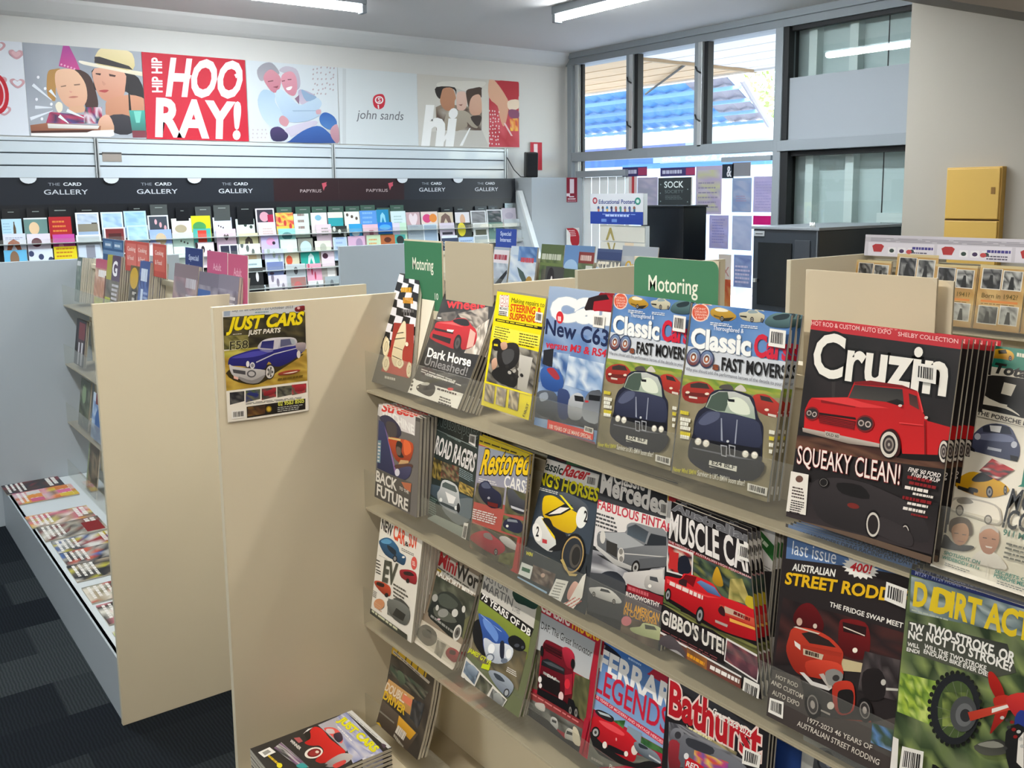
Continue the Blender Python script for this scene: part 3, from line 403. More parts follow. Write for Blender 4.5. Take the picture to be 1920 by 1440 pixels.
'streetm':((1.055,1.9852,0.8592),(0,-0.99999,0.00452),(0.07343,0.0045,0.99729),0.2,0.234,'p 6f6a66 0 0 1000 0 1000 1000 0 1000|p 4a4644 0 0 1000 0 1000 40 0 40|p d8d0cc 24 5 900 -46 891 189 555 195 12 120|t MACHINE f0ece6 6 0 0 3 133 101 758 88 -27 -91|p c9c4be 15 32 66 25 53 122 2 121|t Street d4342c 6 10 f0e8e0 3 90 64 760 -53 24 -90|s 3a3850-2a2838 55 139 193 92 373 98 552 162 578 242 410 321 268 277 119 181|s 4c4444 219 165 396 137 476 175 465 278 289 291|p 3a4068-262b4c 36 168 159 175 313 338 494 646 497 688 34 684|p 8c6aa0 182 205 236 257 513 642 487 681 318 406|p 6a8a98 36 386 114 373 112 617 30 624|b d8d0c8 6 50 3 44 402 61 -6 -4 219|s c8502c-8a3018 291 316 562 278 861 276 837 429 695 522 483 512 358 416|s 2a2524 507 313 622 318 610 404 671 452 538 468 474 395|s e86a38 657 278 788 281 832 364 687 423|s 6a5a50 492 375 588 374 594 441 508 448|p d8b878 290 308 581 279 582 300 292 325|p c8a070 597 490 784 464 786 488 545 551|s 5a3a34 487 562 841 486 845 527 509 596|s 4a4a6c-2e3050 492 621 660 554 844 518 815 615 670 687 497 688|e d8d4dc 532 634 57 -11 3 38|p 58544e-4a4744 19 696 856 673 843 976 -3 1010|p b86a48 634 711 866 680 855 773 714 761|t BACK dcd6ca 5 0 0 3 20 823 517 1 6 -111|t TO_THE dcd6ca 3 0 0 3 593 795 218 4 3 -30|t FUTURE dcd6ca 5 0 0 3 52 967 754 9 6 -116'),
'msport':((1.085,1.7856,0.8507),(0,-0.99988,-0.01524),(0.13367,-0.0151,0.99091),0.1703,0.2597,'p 2b3634 0 0 1000 0 1000 1000 0 1000|n 2b3634,26302e,313d3a 6 6 2 0 0 1000 0 1000 1000 0 1000|t MotorSport 1f2826 4 0 8a9a96 5 -10 137 965 -10 4 -119|p 8a9490 -40 179 967 202 967 209 -38 186|b 6a7a76 1 60 2 264 184 433 16 -4 22|t ROAD_RAGERS d8d4d0 6 0 1c2422 3 -5 389 956 22 36 -150|n 6a5a2c,3a3420,8a7838,2c2a20,a08848 9 7 5 -34 434 215 440 223 614 -46 615|n 5a4a3a,7a3a34,3a4a34,8a7a5a,4a3a30 9 7 6 215 440 625 425 643 558 215 586|n 8a7034,b09848,5a5030,c8a858 7 6 7 657 541 997 546 982 626 662 626|p 4a5a64-38444c -38 681 276 657 1021 633 1044 852 -100 759|s 6a7478 499 741 1021 633 1008 789 741 912 328 845|b 8a9ca0 5 50 8 625 425 342 11 12 77|s d0d2d0-8a8e90 173 741 223 688 262 608 375 581 573 584 660 619 695 677 740 769 623 834 280 818|p 55605f 277 627 341 603 577 601 636 638 610 649 276 657|s 3c4448 272 790 666 783 654 806 298 811|p f0eeea 364 685 621 690 581 755 467 769|e e8e8e4 278 774 35 -6 5 18|e e8e8e4 646 779 33 -6 5 18|e 1c2024 701 769 36 -7 11 41|b 6a8078 8 50 4 -62 783 272 3 14 163|p 9aa49c-7a847c 184 926 888 908 813 1087 -34 1004|p f0ede6 861 867 959 854 935 1021 844 1028|p 2a2828 870 890 873 889 861 994 858 995|p 2a2828 876 889 881 889 869 994 864 994|p 2a2828 884 888 889 888 876 993 871 993|p 2a2828 894 887 899 886 885 992 881 993|p 2a2828 903 886 906 885 893 992 890 992|p 2a2828 909 885 914 884 900 991 895 991|p 2a2828 917 884 922 883 907 990 903 991|p 2a2828 927 883 933 882 918 989 912 990|p 2a2828 936 882 943 881 928 988 921 989|p f0ede6 785 110 940 102 939 199 787 187|p 2a2828 804 121 815 120 816 173 805 172|p 2a2828 822 120 833 120 834 174 824 173|p 2a2828 841 120 852 119 853 175 842 174|p 2a2828 856 119 864 119 865 176 857 175|p 2a2828 869 119 880 118 880 177 869 176|p 2a2828 884 118 889 118 889 177 884 177|p 2a2828 893 118 901 118 901 178 894 177|p 2a2828 909 117 913 117 913 178 909 178'),
'resto':((1.081,1.6057,0.8382),(0,-0.9998,-0.02022),(0.11073,-0.02009,0.99365),0.1753,0.249,'p b85a50 0 0 1000 0 1000 1000 0 1000|p e8cc28 0 0 1000 0 1000 75 0 75|b 3a3010 1 75 37 8 39 933 -20 3 16|p 8b95a2-a8a0b0 -9 91 1212 21 1230 452 1 540|s 3a4070 997 48 1165 29 1173 126 1016 138|t Restored f0c81c 5 10 241c10 7 70 326 927 -162 53 -215|t CARS f0ece4 3 0 0 3 572 349 396 -25 6 -98|b d8d4d0 2 50 2 63 362 450 -37 -6 37|b e0d8d0 5 50 3 978 194 173 1 3 132|n 6a6458,4a4a34,7a7258,5a5a48 6 5 6 32 415 600 355 586 540 -4 589|n 5a5a3c,4a4a34,7a7258,5a5a48 6 5 6 636 337 1178 321 1117 498 631 565|n 6a7a4a,4a4a34,7a7258,5a5a48 6 5 6 621 579 1102 545 1057 688 597 721|n 4a4436,4a4a34,7a7258,5a5a48 6 5 6 -6 780 961 709 958 1058 10 993|s 2e3250-1a1c30 80 442 114 400 246 358 366 399 534 424 555 523 375 571 203 548 93 499|s 5a6078 130 409 235 371 326 407 179 435|p 701c1c 283 532 499 512 493 548 304 563|e b0b0b8 304 498 27 -5 2 11|s 5a5c64-2c2c34 655 367 754 337 917 383 1069 387 1063 476 893 511 733 487|p c8c8cc 744 474 1034 460 1026 478 761 493|s 2e3048 635 644 728 585 929 559 1015 608 927 672 669 683|p 9098a0 704 596 880 570 909 586 708 617|e f0f0e0 716 655 25 -5 2 11|b d8d0c8 5 60 5 9 646 509 -46 -22 100|s c22c3c-8e1c2a 4 898 122 836 309 784 477 794 672 819 709 868 510 949 56 935|s 8a7a78 274 815 394 789 458 833 294 846|e 1c1a1a 545 917 36 -8 6 29|e 8c8884 545 917 24 -6 4 19|e 3a3634 545 917 11 -2 2 9|s dcd8d4-a8a4a0 585 787 683 748 841 753 964 787 957 811 752 824|n 6a6a3c,55582c,7a7a4a 5 4 9 637 908 959 822 910 957 600 985|p b84a44 932 693 983 693 982 1052 773 1047 888 974'),
'racer':((1.085,1.4293,0.827),(0,-0.99986,-0.01649),(0.27442,-0.01586,0.96148),0.205,0.2776,"p 2e3338 0 0 1000 0 1000 1000 0 1000|n 3a4a3a,6a7a4a,4a5a3a,23282a 8 4 2 -36 4 252 5 240 66 -41 86|p 8cb0d0 -43 36 120 28 133 55 -35 75|s 5a2c28 112 9 293 8 285 78 127 86|p 3c7a4a 275 11 712 1 718 56 293 96|b e8d82c 1 75 10 301 16 211 -9 9 28|p 2a5a9a 513 17 737 15 739 62 515 65|p ece8e2 -51 108 767 85 778 195 -55 214|t Classic 1c2c28 4 14 0 3 -119 191 381 -11 1 -66|t Racer c8242c 6 14 0 3 261 180 358 -29 34 -80|t KING'S_HORSES ece018 6 0 0 3 -172 307 989 -45 -8 -85|p 3a4450 -19 313 832 277 872 620 9 687|b d8d8d0 2 50 3 -15 322 301 -20 1 25|s 5a6068-3a4048 284 317 419 285 679 308 744 370 616 378 502 383|s eeca10-c8a008 82 392 148 354 266 345 502 383 606 399 627 490 537 548 297 543 133 501|p 1a1a1c 152 496 396 367 508 353 502 383 392 445 233 494|p eee8e0 208 484 352 400 480 378 370 440|p f0e030 295 320 334 317 538 376 502 383|e e8e8e2 666 406 74 -10 11 74|t 2 1a1a1c 5 0 0 3 703 426 49 -3 -25 -70|s e9e8e2-c4c4c0 43 579 118 514 305 561 423 621 378 719 168 710 77 671|e efece6 112 634 60 -20 56 55|t 2 1a1a1c 5 0 0 3 105 665 43 -6 -20 -65|p e8c810 124 527 162 519 419 613 418 632 329 614|p c03a40 208 661 277 655 289 681 220 688|s 17171a 150 536 239 507 342 553 502 556 525 607 434 667 366 606|s 1a1a1e 426 650 545 565 580 642 337 719|e 17181a 669 668 159 -29 32 142|e b8985c 669 668 142 -26 28 124|e 2c3036 669 668 128 -24 25 112|e 55504a 707 669 76 -14 18 80|e 2a2826 716 667 55 -10 14 62|e c8c0b0 642 609 10 -2 3 8|e c8c0b0 694 631 10 -2 3 8|e c8c0b0 745 652 10 -2 3 8|e c8c0b0 683 701 10 -2 3 8|e c8c0b0 735 722 10 -3 3 8|p 9a9a98 550 554 585 546 664 679 640 690|p 33393c 0 758 509 745 812 820 890 745 865 686 800 1046 -4 1019|t WIN e8e030 4 0 0 3 31 821 102 -10 -1 -25|e 17181a 669 668 159 -29 32 142|e b8985c 669 668 142 -26 28 124|e 2c3036 669 668 128 -24 25 112|e 55504a 707 669 76 -14 18 80|e 2a2826 716 667 55 -10 14 62|p b8a060 527 740 559 723 688 795 792 774 781 792 695 812|p e4e8e6 6 882 183 873 185 966 0 973|p 3a6a50 31 911 154 902 157 929 33 938|n 4a3a34,8a7a70,2c2624,6a5a50 6 5 8 177 860 515 844 509 959 196 968|e c8a898 348 895 29 -7 6 14|p a8c4dc-6a94bc -7 990 462 986 458 1021 -4 1019|p f0eee8 538 871 702 848 668 1007 478 1030|b 8a8a84 6 40 4 554 886 128 -19 -41 125|s e8b8a8-c89088 752 854 795 824 860 844 849 903 763 963 727 926|p f0ece4 864 770 898 743 923 902 824 1035 641 1033 767 971|b c86a60 3 40 5 689 1011 160 -108 104 18|p f0ede6 612 114 766 103 779 176 626 187|p 2a2828 633 123 644 123 652 170 642 171|p 2a2828 652 122 662 121 671 169 660 170|p 2a2828 670 121 681 120 689 168 679 168|p 2a2828 686 120 693 119 702 167 694 167|p 2a2828 698 119 709 118 717 166 706 166|p 2a2828 713 118 718 118 726 165 722 165|p 2a2828 722 117 730 117 739 164 731 165|p 2a2828 738 116 742 116 751 163 746 163"),
'merc':((1.085,1.2268,0.8255),(0,-0.99996,0.00923),(0.14021,0.00914,0.99008),0.1884,0.2902,'p 26282c 0 0 1000 0 1000 1000 0 1000|p 8a1c28 -4 7 864 10 867 24 -2 31|b d8a8a8 1 75 31 18 10 818 -4 0 16|t Classic efeae4 5 0 0 3 188 124 417 -19 -1 -81|t Mercedes efeae4 7 0 0 3 15 206 862 3 4 -115|p 3a3c40 8 231 922 209 919 231 4 263|p ece6e0-d8d4d2 4 263 926 230 958 588 -40 556|t FABULOUS_FINTAIL c83848 4 0 0 3 4 314 1011 -21 0 -55|b 4a4a4c 4 50 2 -1 335 327 -9 5 98|n 8a8a90,a8a8ac,c8c8ca,6a6a70 6 4 3 -33 587 943 518 945 598 -17 735|s 2a2a2c 60 601 460 623 655 621 796 548 969 498 957 442 482 573|s 8d8f92-5f6164 50 464 163 436 409 396 431 346 523 316 744 306 927 302 982 488 793 533 645 578 556 611 359 620 146 592 55 539|p aaacae 50 464 410 399 676 430 368 511 191 482|p 3f444a-55606a 443 359 541 323 720 340 688 412 444 405|p 2e3238 744 343 933 330 943 379 676 430|p 8d8f92 712 341 736 341 705 417 682 417|p 3a3836 175 489 329 487 339 570 191 560|e d8d4cc 121 479 37 -7 9 41|e d8d4cc 392 545 45 -9 10 46|e 8a8680 388 522 26 -5 4 18|e 8a8680 401 566 26 -5 4 18|p d8d6d2-a8a6a2 38 542 317 582 549 582 555 605 325 619 43 565|p c8c6c2 437 521 957 442 958 448 439 528|e 1c1a1a 598 580 52 -6 -7 46|e a8a6a2 598 580 35 -4 -4 30|e 3a3634 598 580 16 -2 -2 14|p 5f6164 633 520 971 440 969 498 661 575|p e0dcd6-b8b4b2 463 638 943 518 959 661 414 717|s 23262e-3a3e48 157 716 235 676 367 657 473 682 480 711 314 722|s 1a1a1c -6 781 106 726 214 735 84 786|p 4a4c50-3a3c40 -34 739 189 701 494 700 512 933 -6 981|s e4e2de-a8a6a4 6 834 90 809 191 787 327 782 451 809 456 831 343 852 85 865|p 2a2c30 176 798 277 788 314 800 162 817|e 1c1a1a 83 858 24 -5 4 18|e 8c8884 83 858 16 -3 3 12|e 3a3634 83 858 7 -2 1 5|e 1c1a1a 367 843 23 -5 4 18|e 8c8884 367 843 15 -3 3 12|e 3a3634 367 843 7 -1 1 5|s d4d0ca-9a9692 734 620 774 589 894 572 1003 586 1018 655 886 677 745 670|p 4a4c50 791 593 881 582 902 607 796 614|e f0ece4 803 650 21 -4 2 10|p 8e1e2a 517 695 978 679 981 725 516 741|b c86068 1 75 12 535 703 297 -13 1 28|p 5c5458 503 744 974 731 961 880 508 911|t ROADWORTHY f0ece4 3 0 0 3 518 771 430 -24 -1 -26|t ALL_AMERICAN e8a828 5 0 0 3 511 853 447 -23 3 -46|t IN_CALIFORNIA e8a828 4 0 0 3 511 887 432 -25 1 -32|n 5a4a40,7a6a58,4a4438 5 4 6 500 913 970 849 985 991 489 1053|s d6dca8-a8b080 614 948 735 912 775 880 926 860 1005 870 1017 926 854 951 667 966|p 4a5044 792 885 913 870 947 884 806 910|e d88088 559 919 65 -15 6 29|p f0ede6 830 136 917 131 924 208 834 213|p 2a2828 841 147 847 147 851 196 844 197|p 2a2828 852 146 858 146 861 196 855 196|p 2a2828 862 146 868 145 872 195 866 196|p 2a2828 871 145 875 145 879 195 875 195|p 2a2828 878 145 884 144 888 194 882 195|p 2a2828 887 144 889 144 894 194 891 194|p 2a2828 892 144 896 144 901 194 896 194|p 2a2828 901 143 903 143 908 193 905 194'),
'mbehind':((1.097,1.0603,0.8352),(0,-0.99998,-0.00664),(0.08731,-0.00662,0.99616),0.2222,0.278,'p d6d4d2 0 0 1000 0 1000 1000 0 1000|p c8962c -11 -15 12 -10 29 115 5 109|p c03038-8a1c24 9 34 686 72 854 101 847 161 19 106|p 2f6a34 644 42 772 42 1004 152 1001 238|b d8e8d0 1 75 9 769 73 216 93 -19 24|b 8a8a88 2 40 2 890 267 130 14 -3 30|p 2a282a 883 318 1022 290 1031 673 920 708'),
'muscle':((1.065,1.0195,0.8558),(0,-0.99963,-0.02724),(0.06627,-0.02718,0.99743),0.2083,0.2442,"p 242022 0 0 1000 0 1000 1000 0 1000|n 242022,1c191b,2c2729 5 5 2 0 0 1000 0 1000 400 0 400|p 161415 -28 1 1099 24 1078 78 -38 80|t Australian 6a6a6e 8 0 c8c8cc 2 6 54 1054 17 15 -56|t MUSCLE_CAR efeae6 5 0 0 3 -8 247 1063 7 0 -172|p 8e1c24 -14 266 1060 277 1056 298 -10 289|t THE_HISTORY_OF_AUSTRALIAN_HIGH_PERFORMANCE e8d0d0 2 0 0 3 -2 281 1051 9 0 -15|n 3a4a3a,5a6a4a,23302c,8a8a4a,4a5a5a,2c3a3a 10 9 3 325 293 1086 286 1061 631 332 450|s d8a828-a87c20 551 394 603 306 642 329 677 406 599 426|n a89a58,c8b870,7a7a40 4 4 5 758 344 895 311 986 451 729 478|s c8b030 939 402 1020 402 1001 467 913 460|p e8e4e0 -19 291 324 282 322 453 10 487|n c03030,2a2c3c,a82428,1c1c24,d8c8b8 5 5 7 1 304 308 297 307 439 26 474|p c83030 26 340 145 324 136 443 32 458|s 1f2230 148 358 252 322 300 413 159 460|p 5a6a3a -105 542 204 507 200 706 -78 706|n 5a5a34,7a7a44,4a4a2c,8a8a50 8 4 8 -35 718 500 694 1085 683 1068 787|s 1c1416 -1 671 409 711 679 705 955 672 1026 641 997 609 501 628|s e0242c-a8141c -14 554 19 515 182 489 219 445 362 426 560 425 654 476 840 469 1051 484 1045 625 957 662 679 694 482 688 217 666 36 648|p 7a1018 202 484 240 445 372 429 335 506|p 6f90c0-3c5a8c 373 462 422 438 579 442 654 487 501 495|p 3a2024 163 506 202 484 263 479 256 527 167 546|p f04a4a 21 532 206 529 501 517 653 492 501 528 25 561|b f0dcd4 1 75 13 63 533 415 -7 -6 37|p d86048-c84030 633 536 1028 520 1029 570 649 585|p c8b098 688 531 905 524 892 558 677 572|b 7a1c1c 1 75 6 789 530 211 -3 -11 29|s 3a1c20 616 573 651 541 687 553 685 596 634 595|p f0b050 739 591 1020 573 1014 589 737 613|p b8a8a0 583 647 718 640 708 658 583 664|e 1c1a1a 417 669 44 -10 -9 61|e 9a9a9c 417 669 29 -7 -6 40|e 3a3634 417 669 13 -3 -3 18|e 1c1a1a 51 638 33 -8 -2 48|e 9a9a9c 51 638 22 -5 -2 32|e 3a3634 51 638 10 -2 -1 14|p 201a1c -29 765 554 721 712 737 669 900 -43 941|t GIBBO'S_UTE! efe9e2 6 0 0 3 -2 847 670 -6 7 -94|b 8a4a4c 2 40 3 17 890 619 -11 -2 31|p e8e4e0 -47 912 831 918 830 930 -45 927|p e8e4e0 699 725 1032 734 981 906 667 880|n 5a3a44,7a4a54,3a2c34,9a5a5c 6 4 9 708 738 1018 748 975 893 677 871|p 6a4a40-8a3028 -45 929 829 934 800 1105 -20 1118|s 5c5458-3a3438 -19 982 104 902 236 939 284 992 195 1119 12 1081|s a8a4a4 79 1019 185 981 276 1007 190 1050|n 8a5a34,a86a38,6a4a34 4 3 4 289 921 500 926 483 1133 316 1119|b e8a028 1 75 10 299 952 207 4 -7 31|b e8a028 1 75 10 335 997 170 -1 -6 31|b e8a028 1 75 10 344 1053 153 -2 -4 28|b f4f0ea 1 75 13 534 948 301 -8 -9 36|b f4f0ea 1 75 14 523 1018 299 -11 -7 36|b f4f0ea 1 75 15 506 1087 301 -21 -7 34|p f0ede6 860 912 1007 909 950 1098 807 1102|p 2a2828 870 940 874 940 839 1064 835 1064|p 2a2828 878 940 886 940 851 1063 844 1063|p 2a2828 890 940 898 940 863 1063 855 1063|p 2a2828 905 939 912 939 877 1062 870 1063|p 2a2828 920 939 924 939 889 1062 884 1062|p 2a2828 928 939 936 939 900 1062 893 1062|p 2a2828 940 938 947 938 912 1061 904 1062|p 2a2828 955 938 965 938 929 1061 919 1061|p 2a2828 969 938 979 937 943 1060 933 1061|p f0ede6 904 92 1067 85 1029 184 875 191|p 2a2828 919 106 931 106 911 170 900 171|p 2a2828 939 105 950 105 930 169 919 170|p 2a2828 958 104 970 104 948 168 937 169|p 2a2828 974 104 983 103 961 168 953 168|p 2a2828 987 103 999 103 976 167 965 167|p 2a2828 1003 102 1008 102 985 166 981 167|p 2a2828 1013 102 1021 102 998 166 990 166|p 2a2828 1029 101 1034 101 1010 165 1006 165"),
'rodder':((1.065,0.8005,0.831),(0,-0.99993,0.01172),(0.11997,0.01164,0.99271),0.205,0.289,'p 2b2526 0 0 1000 0 1000 1000 0 1000|p 5d7db4-54729f 21 -2 962 -11 949 62 743 82 486 113 29 175|t MARSH_RODDERS_DRAG_RACING_FUN_DAY 1c2840 3 0 0 3 78 37 876 -26 3 -19|t last_issue e8ecf2 0 0 0 3 74 143 351 -25 0 -68|e b03a34 609 100 1 0 0 1|p f3f1ea 713 88 741 94 709 102 728 112 693 116 701 128 667 127 662 141 633 136 617 150 596 140 570 152 561 139 527 147 531 133 494 137 510 122 474 121 501 109 471 103 506 95 485 85 523 81 514 68 550 69 555 55 584 61 601 47 621 57 648 46 656 59 689 51 685 65 721 61 705 75 739 76|t 400! d42a34 5 6 0 3 531 125 152 -17 7 -40|t AUSTRALIAN f0eee6 5 0 0 3 89 222 338 -42 4 -35|t STREET_RODDER e8b81c 6 0 1c1614 4 39 302 953 -120 6 -58|t THE_FRIDGE_SWAP_MEET f0ece4 4 0 0 3 410 330 530 -28 2 -23|n 2b2224,3a2828,4a2a28,1f1a1b 7 6 4 38 376 964 320 951 471 18 733|s 6a1418-3a0c10 135 462 175 388 257 351 333 377 384 435 338 500 207 498|e d8c8b8 316 452 16 -4 2 12|e c8a898 190 462 23 -6 3 19|s 7a1a1c-4a1014 497 406 525 364 680 342 728 398 728 483 657 528 522 522|p 2a1618 520 379 696 360 697 406 534 423|p e8d8c8 530 398 689 400 690 405 531 404|e f8f0e0 631 488 18 -5 2 12|n 6a6456,8a8270,a09880 4 3 6 727 475 938 467 933 510 736 532|p c8b890 540 552 709 531 703 575 550 610|n 3a3436,4a4244,2c2628,5a5252 7 5 7 701 473 948 448 952 636 679 668|s 241f20 703 575 811 527 869 578 856 657 733 686|e c8c4bc 851 579 17 -5 2 14|p c8c4bc 872 598 955 578 957 588 874 610|s c8402c-8a2418 120 557 149 504 291 472 432 475 534 510 552 540 544 577 566 631 463 670 271 716 181 705 109 634|p a83424 233 568 543 525 533 547 237 590|p 2e2422 217 514 292 484 435 492 493 512 288 545|p c8b8a0 243 584 406 571 396 600 248 614|b 4a3a30 1 75 6 262 583 134 -12 0 27|p d8c8b8 148 500 169 490 362 476 350 484|p e8e0d8 166 564 219 572 223 598 177 588|s d84a34-a83020 274 643 423 593 546 585 542 647 327 704|p d8d4d0 233 707 268 699 344 722 497 708 472 731 333 743|p b8b0a8 386 674 419 660 496 704 471 720|s 8a8884 432 652 496 616 565 623 546 672 468 704|e 3a3636 516 655 26 -8 2 15|s c83c2a-8e2418 497 708 531 668 622 641 660 673 667 766 582 818 523 793|s 1d1a1b 540 726 576 694 641 679 660 716 643 782 566 806|e 1a1718 364 832 61 -24 26 63|e 8a8480 364 832 41 -17 18 44|e 3a3535 364 832 34 -13 15 37|e aaa29c 364 832 17 -7 8 19|e 1a1718 748 741 50 -20 21 53|e 8a8480 748 741 34 -14 14 37|e 3a3535 748 741 28 -11 12 31|e aaa29c 748 741 14 -6 6 16|e e8e0d8 499 796 26 -8 3 18|e e8e0d8 716 742 22 -7 3 16|p a8a098 426 836 502 834 501 844 427 844|p 8c3424 546 847 799 776 800 784 547 856|p 4f4744-433c3a 14 753 244 728 342 893 800 784 963 708 982 992 -14 1023|e 1a1718 364 832 61 -24 26 63|e 8a8480 364 832 41 -17 18 44|e 3a3535 364 832 34 -13 15 37|e aaa29c 364 832 17 -7 8 19|e 1a1718 748 741 50 -20 21 53|e 8a8480 748 741 34 -14 14 37|e 3a3535 748 741 28 -11 12 31|e aaa29c 748 741 14 -6 6 16|t HOT_ROD ded6ca 2 0 0 3 50 789 185 -3 1 -21|t AND_CUSTOM ded6ca 2 0 0 3 15 829 267 0 3 -23|t AUTO_EXPO ded6ca 2 0 0 3 32 878 228 -3 2 -24|p f0ede6 17 901 135 889 141 974 14 977|p 2a2828 31 911 35 911 33 961 30 961|p 2a2828 38 910 44 910 43 961 37 961|p 2a2828 48 910 54 909 54 960 47 961|p 2a2828 60 908 66 908 66 960 60 960|p 2a2828 72 907 75 907 76 960 72 960|p 2a2828 79 907 85 906 86 959 80 959|p 2a2828 89 906 94 905 96 959 90 959|p 2a2828 100 905 109 904 111 958 102 959|p 2a2828 112 904 120 903 124 958 115 958|t 1977-2023_46_YEARS_OF d8d0c4 2 0 0 3 338 926 488 -19 3 -24|t AUSTRALIAN_STREET_RODDING d8d0c4 2 0 0 3 260 969 624 -11 6 -27|n 5a8ac8,3a5a4a,88a8d8,2c4a3a 4 4 8 812 780 960 767 957 867 814 873|p f0ede6 809 116 953 118 953 208 807 202|p 2a2828 826 129 836 130 835 186 825 185|p 2a2828 843 130 854 130 853 186 843 186|p 2a2828 861 130 871 130 871 187 860 187|p 2a2828 876 130 883 130 882 187 875 187|p 2a2828 887 130 897 130 897 188 887 187|p 2a2828 902 131 906 131 906 188 901 188|p 2a2828 910 131 917 131 917 188 910 188|p 2a2828 925 131 929 131 929 189 925 189'),
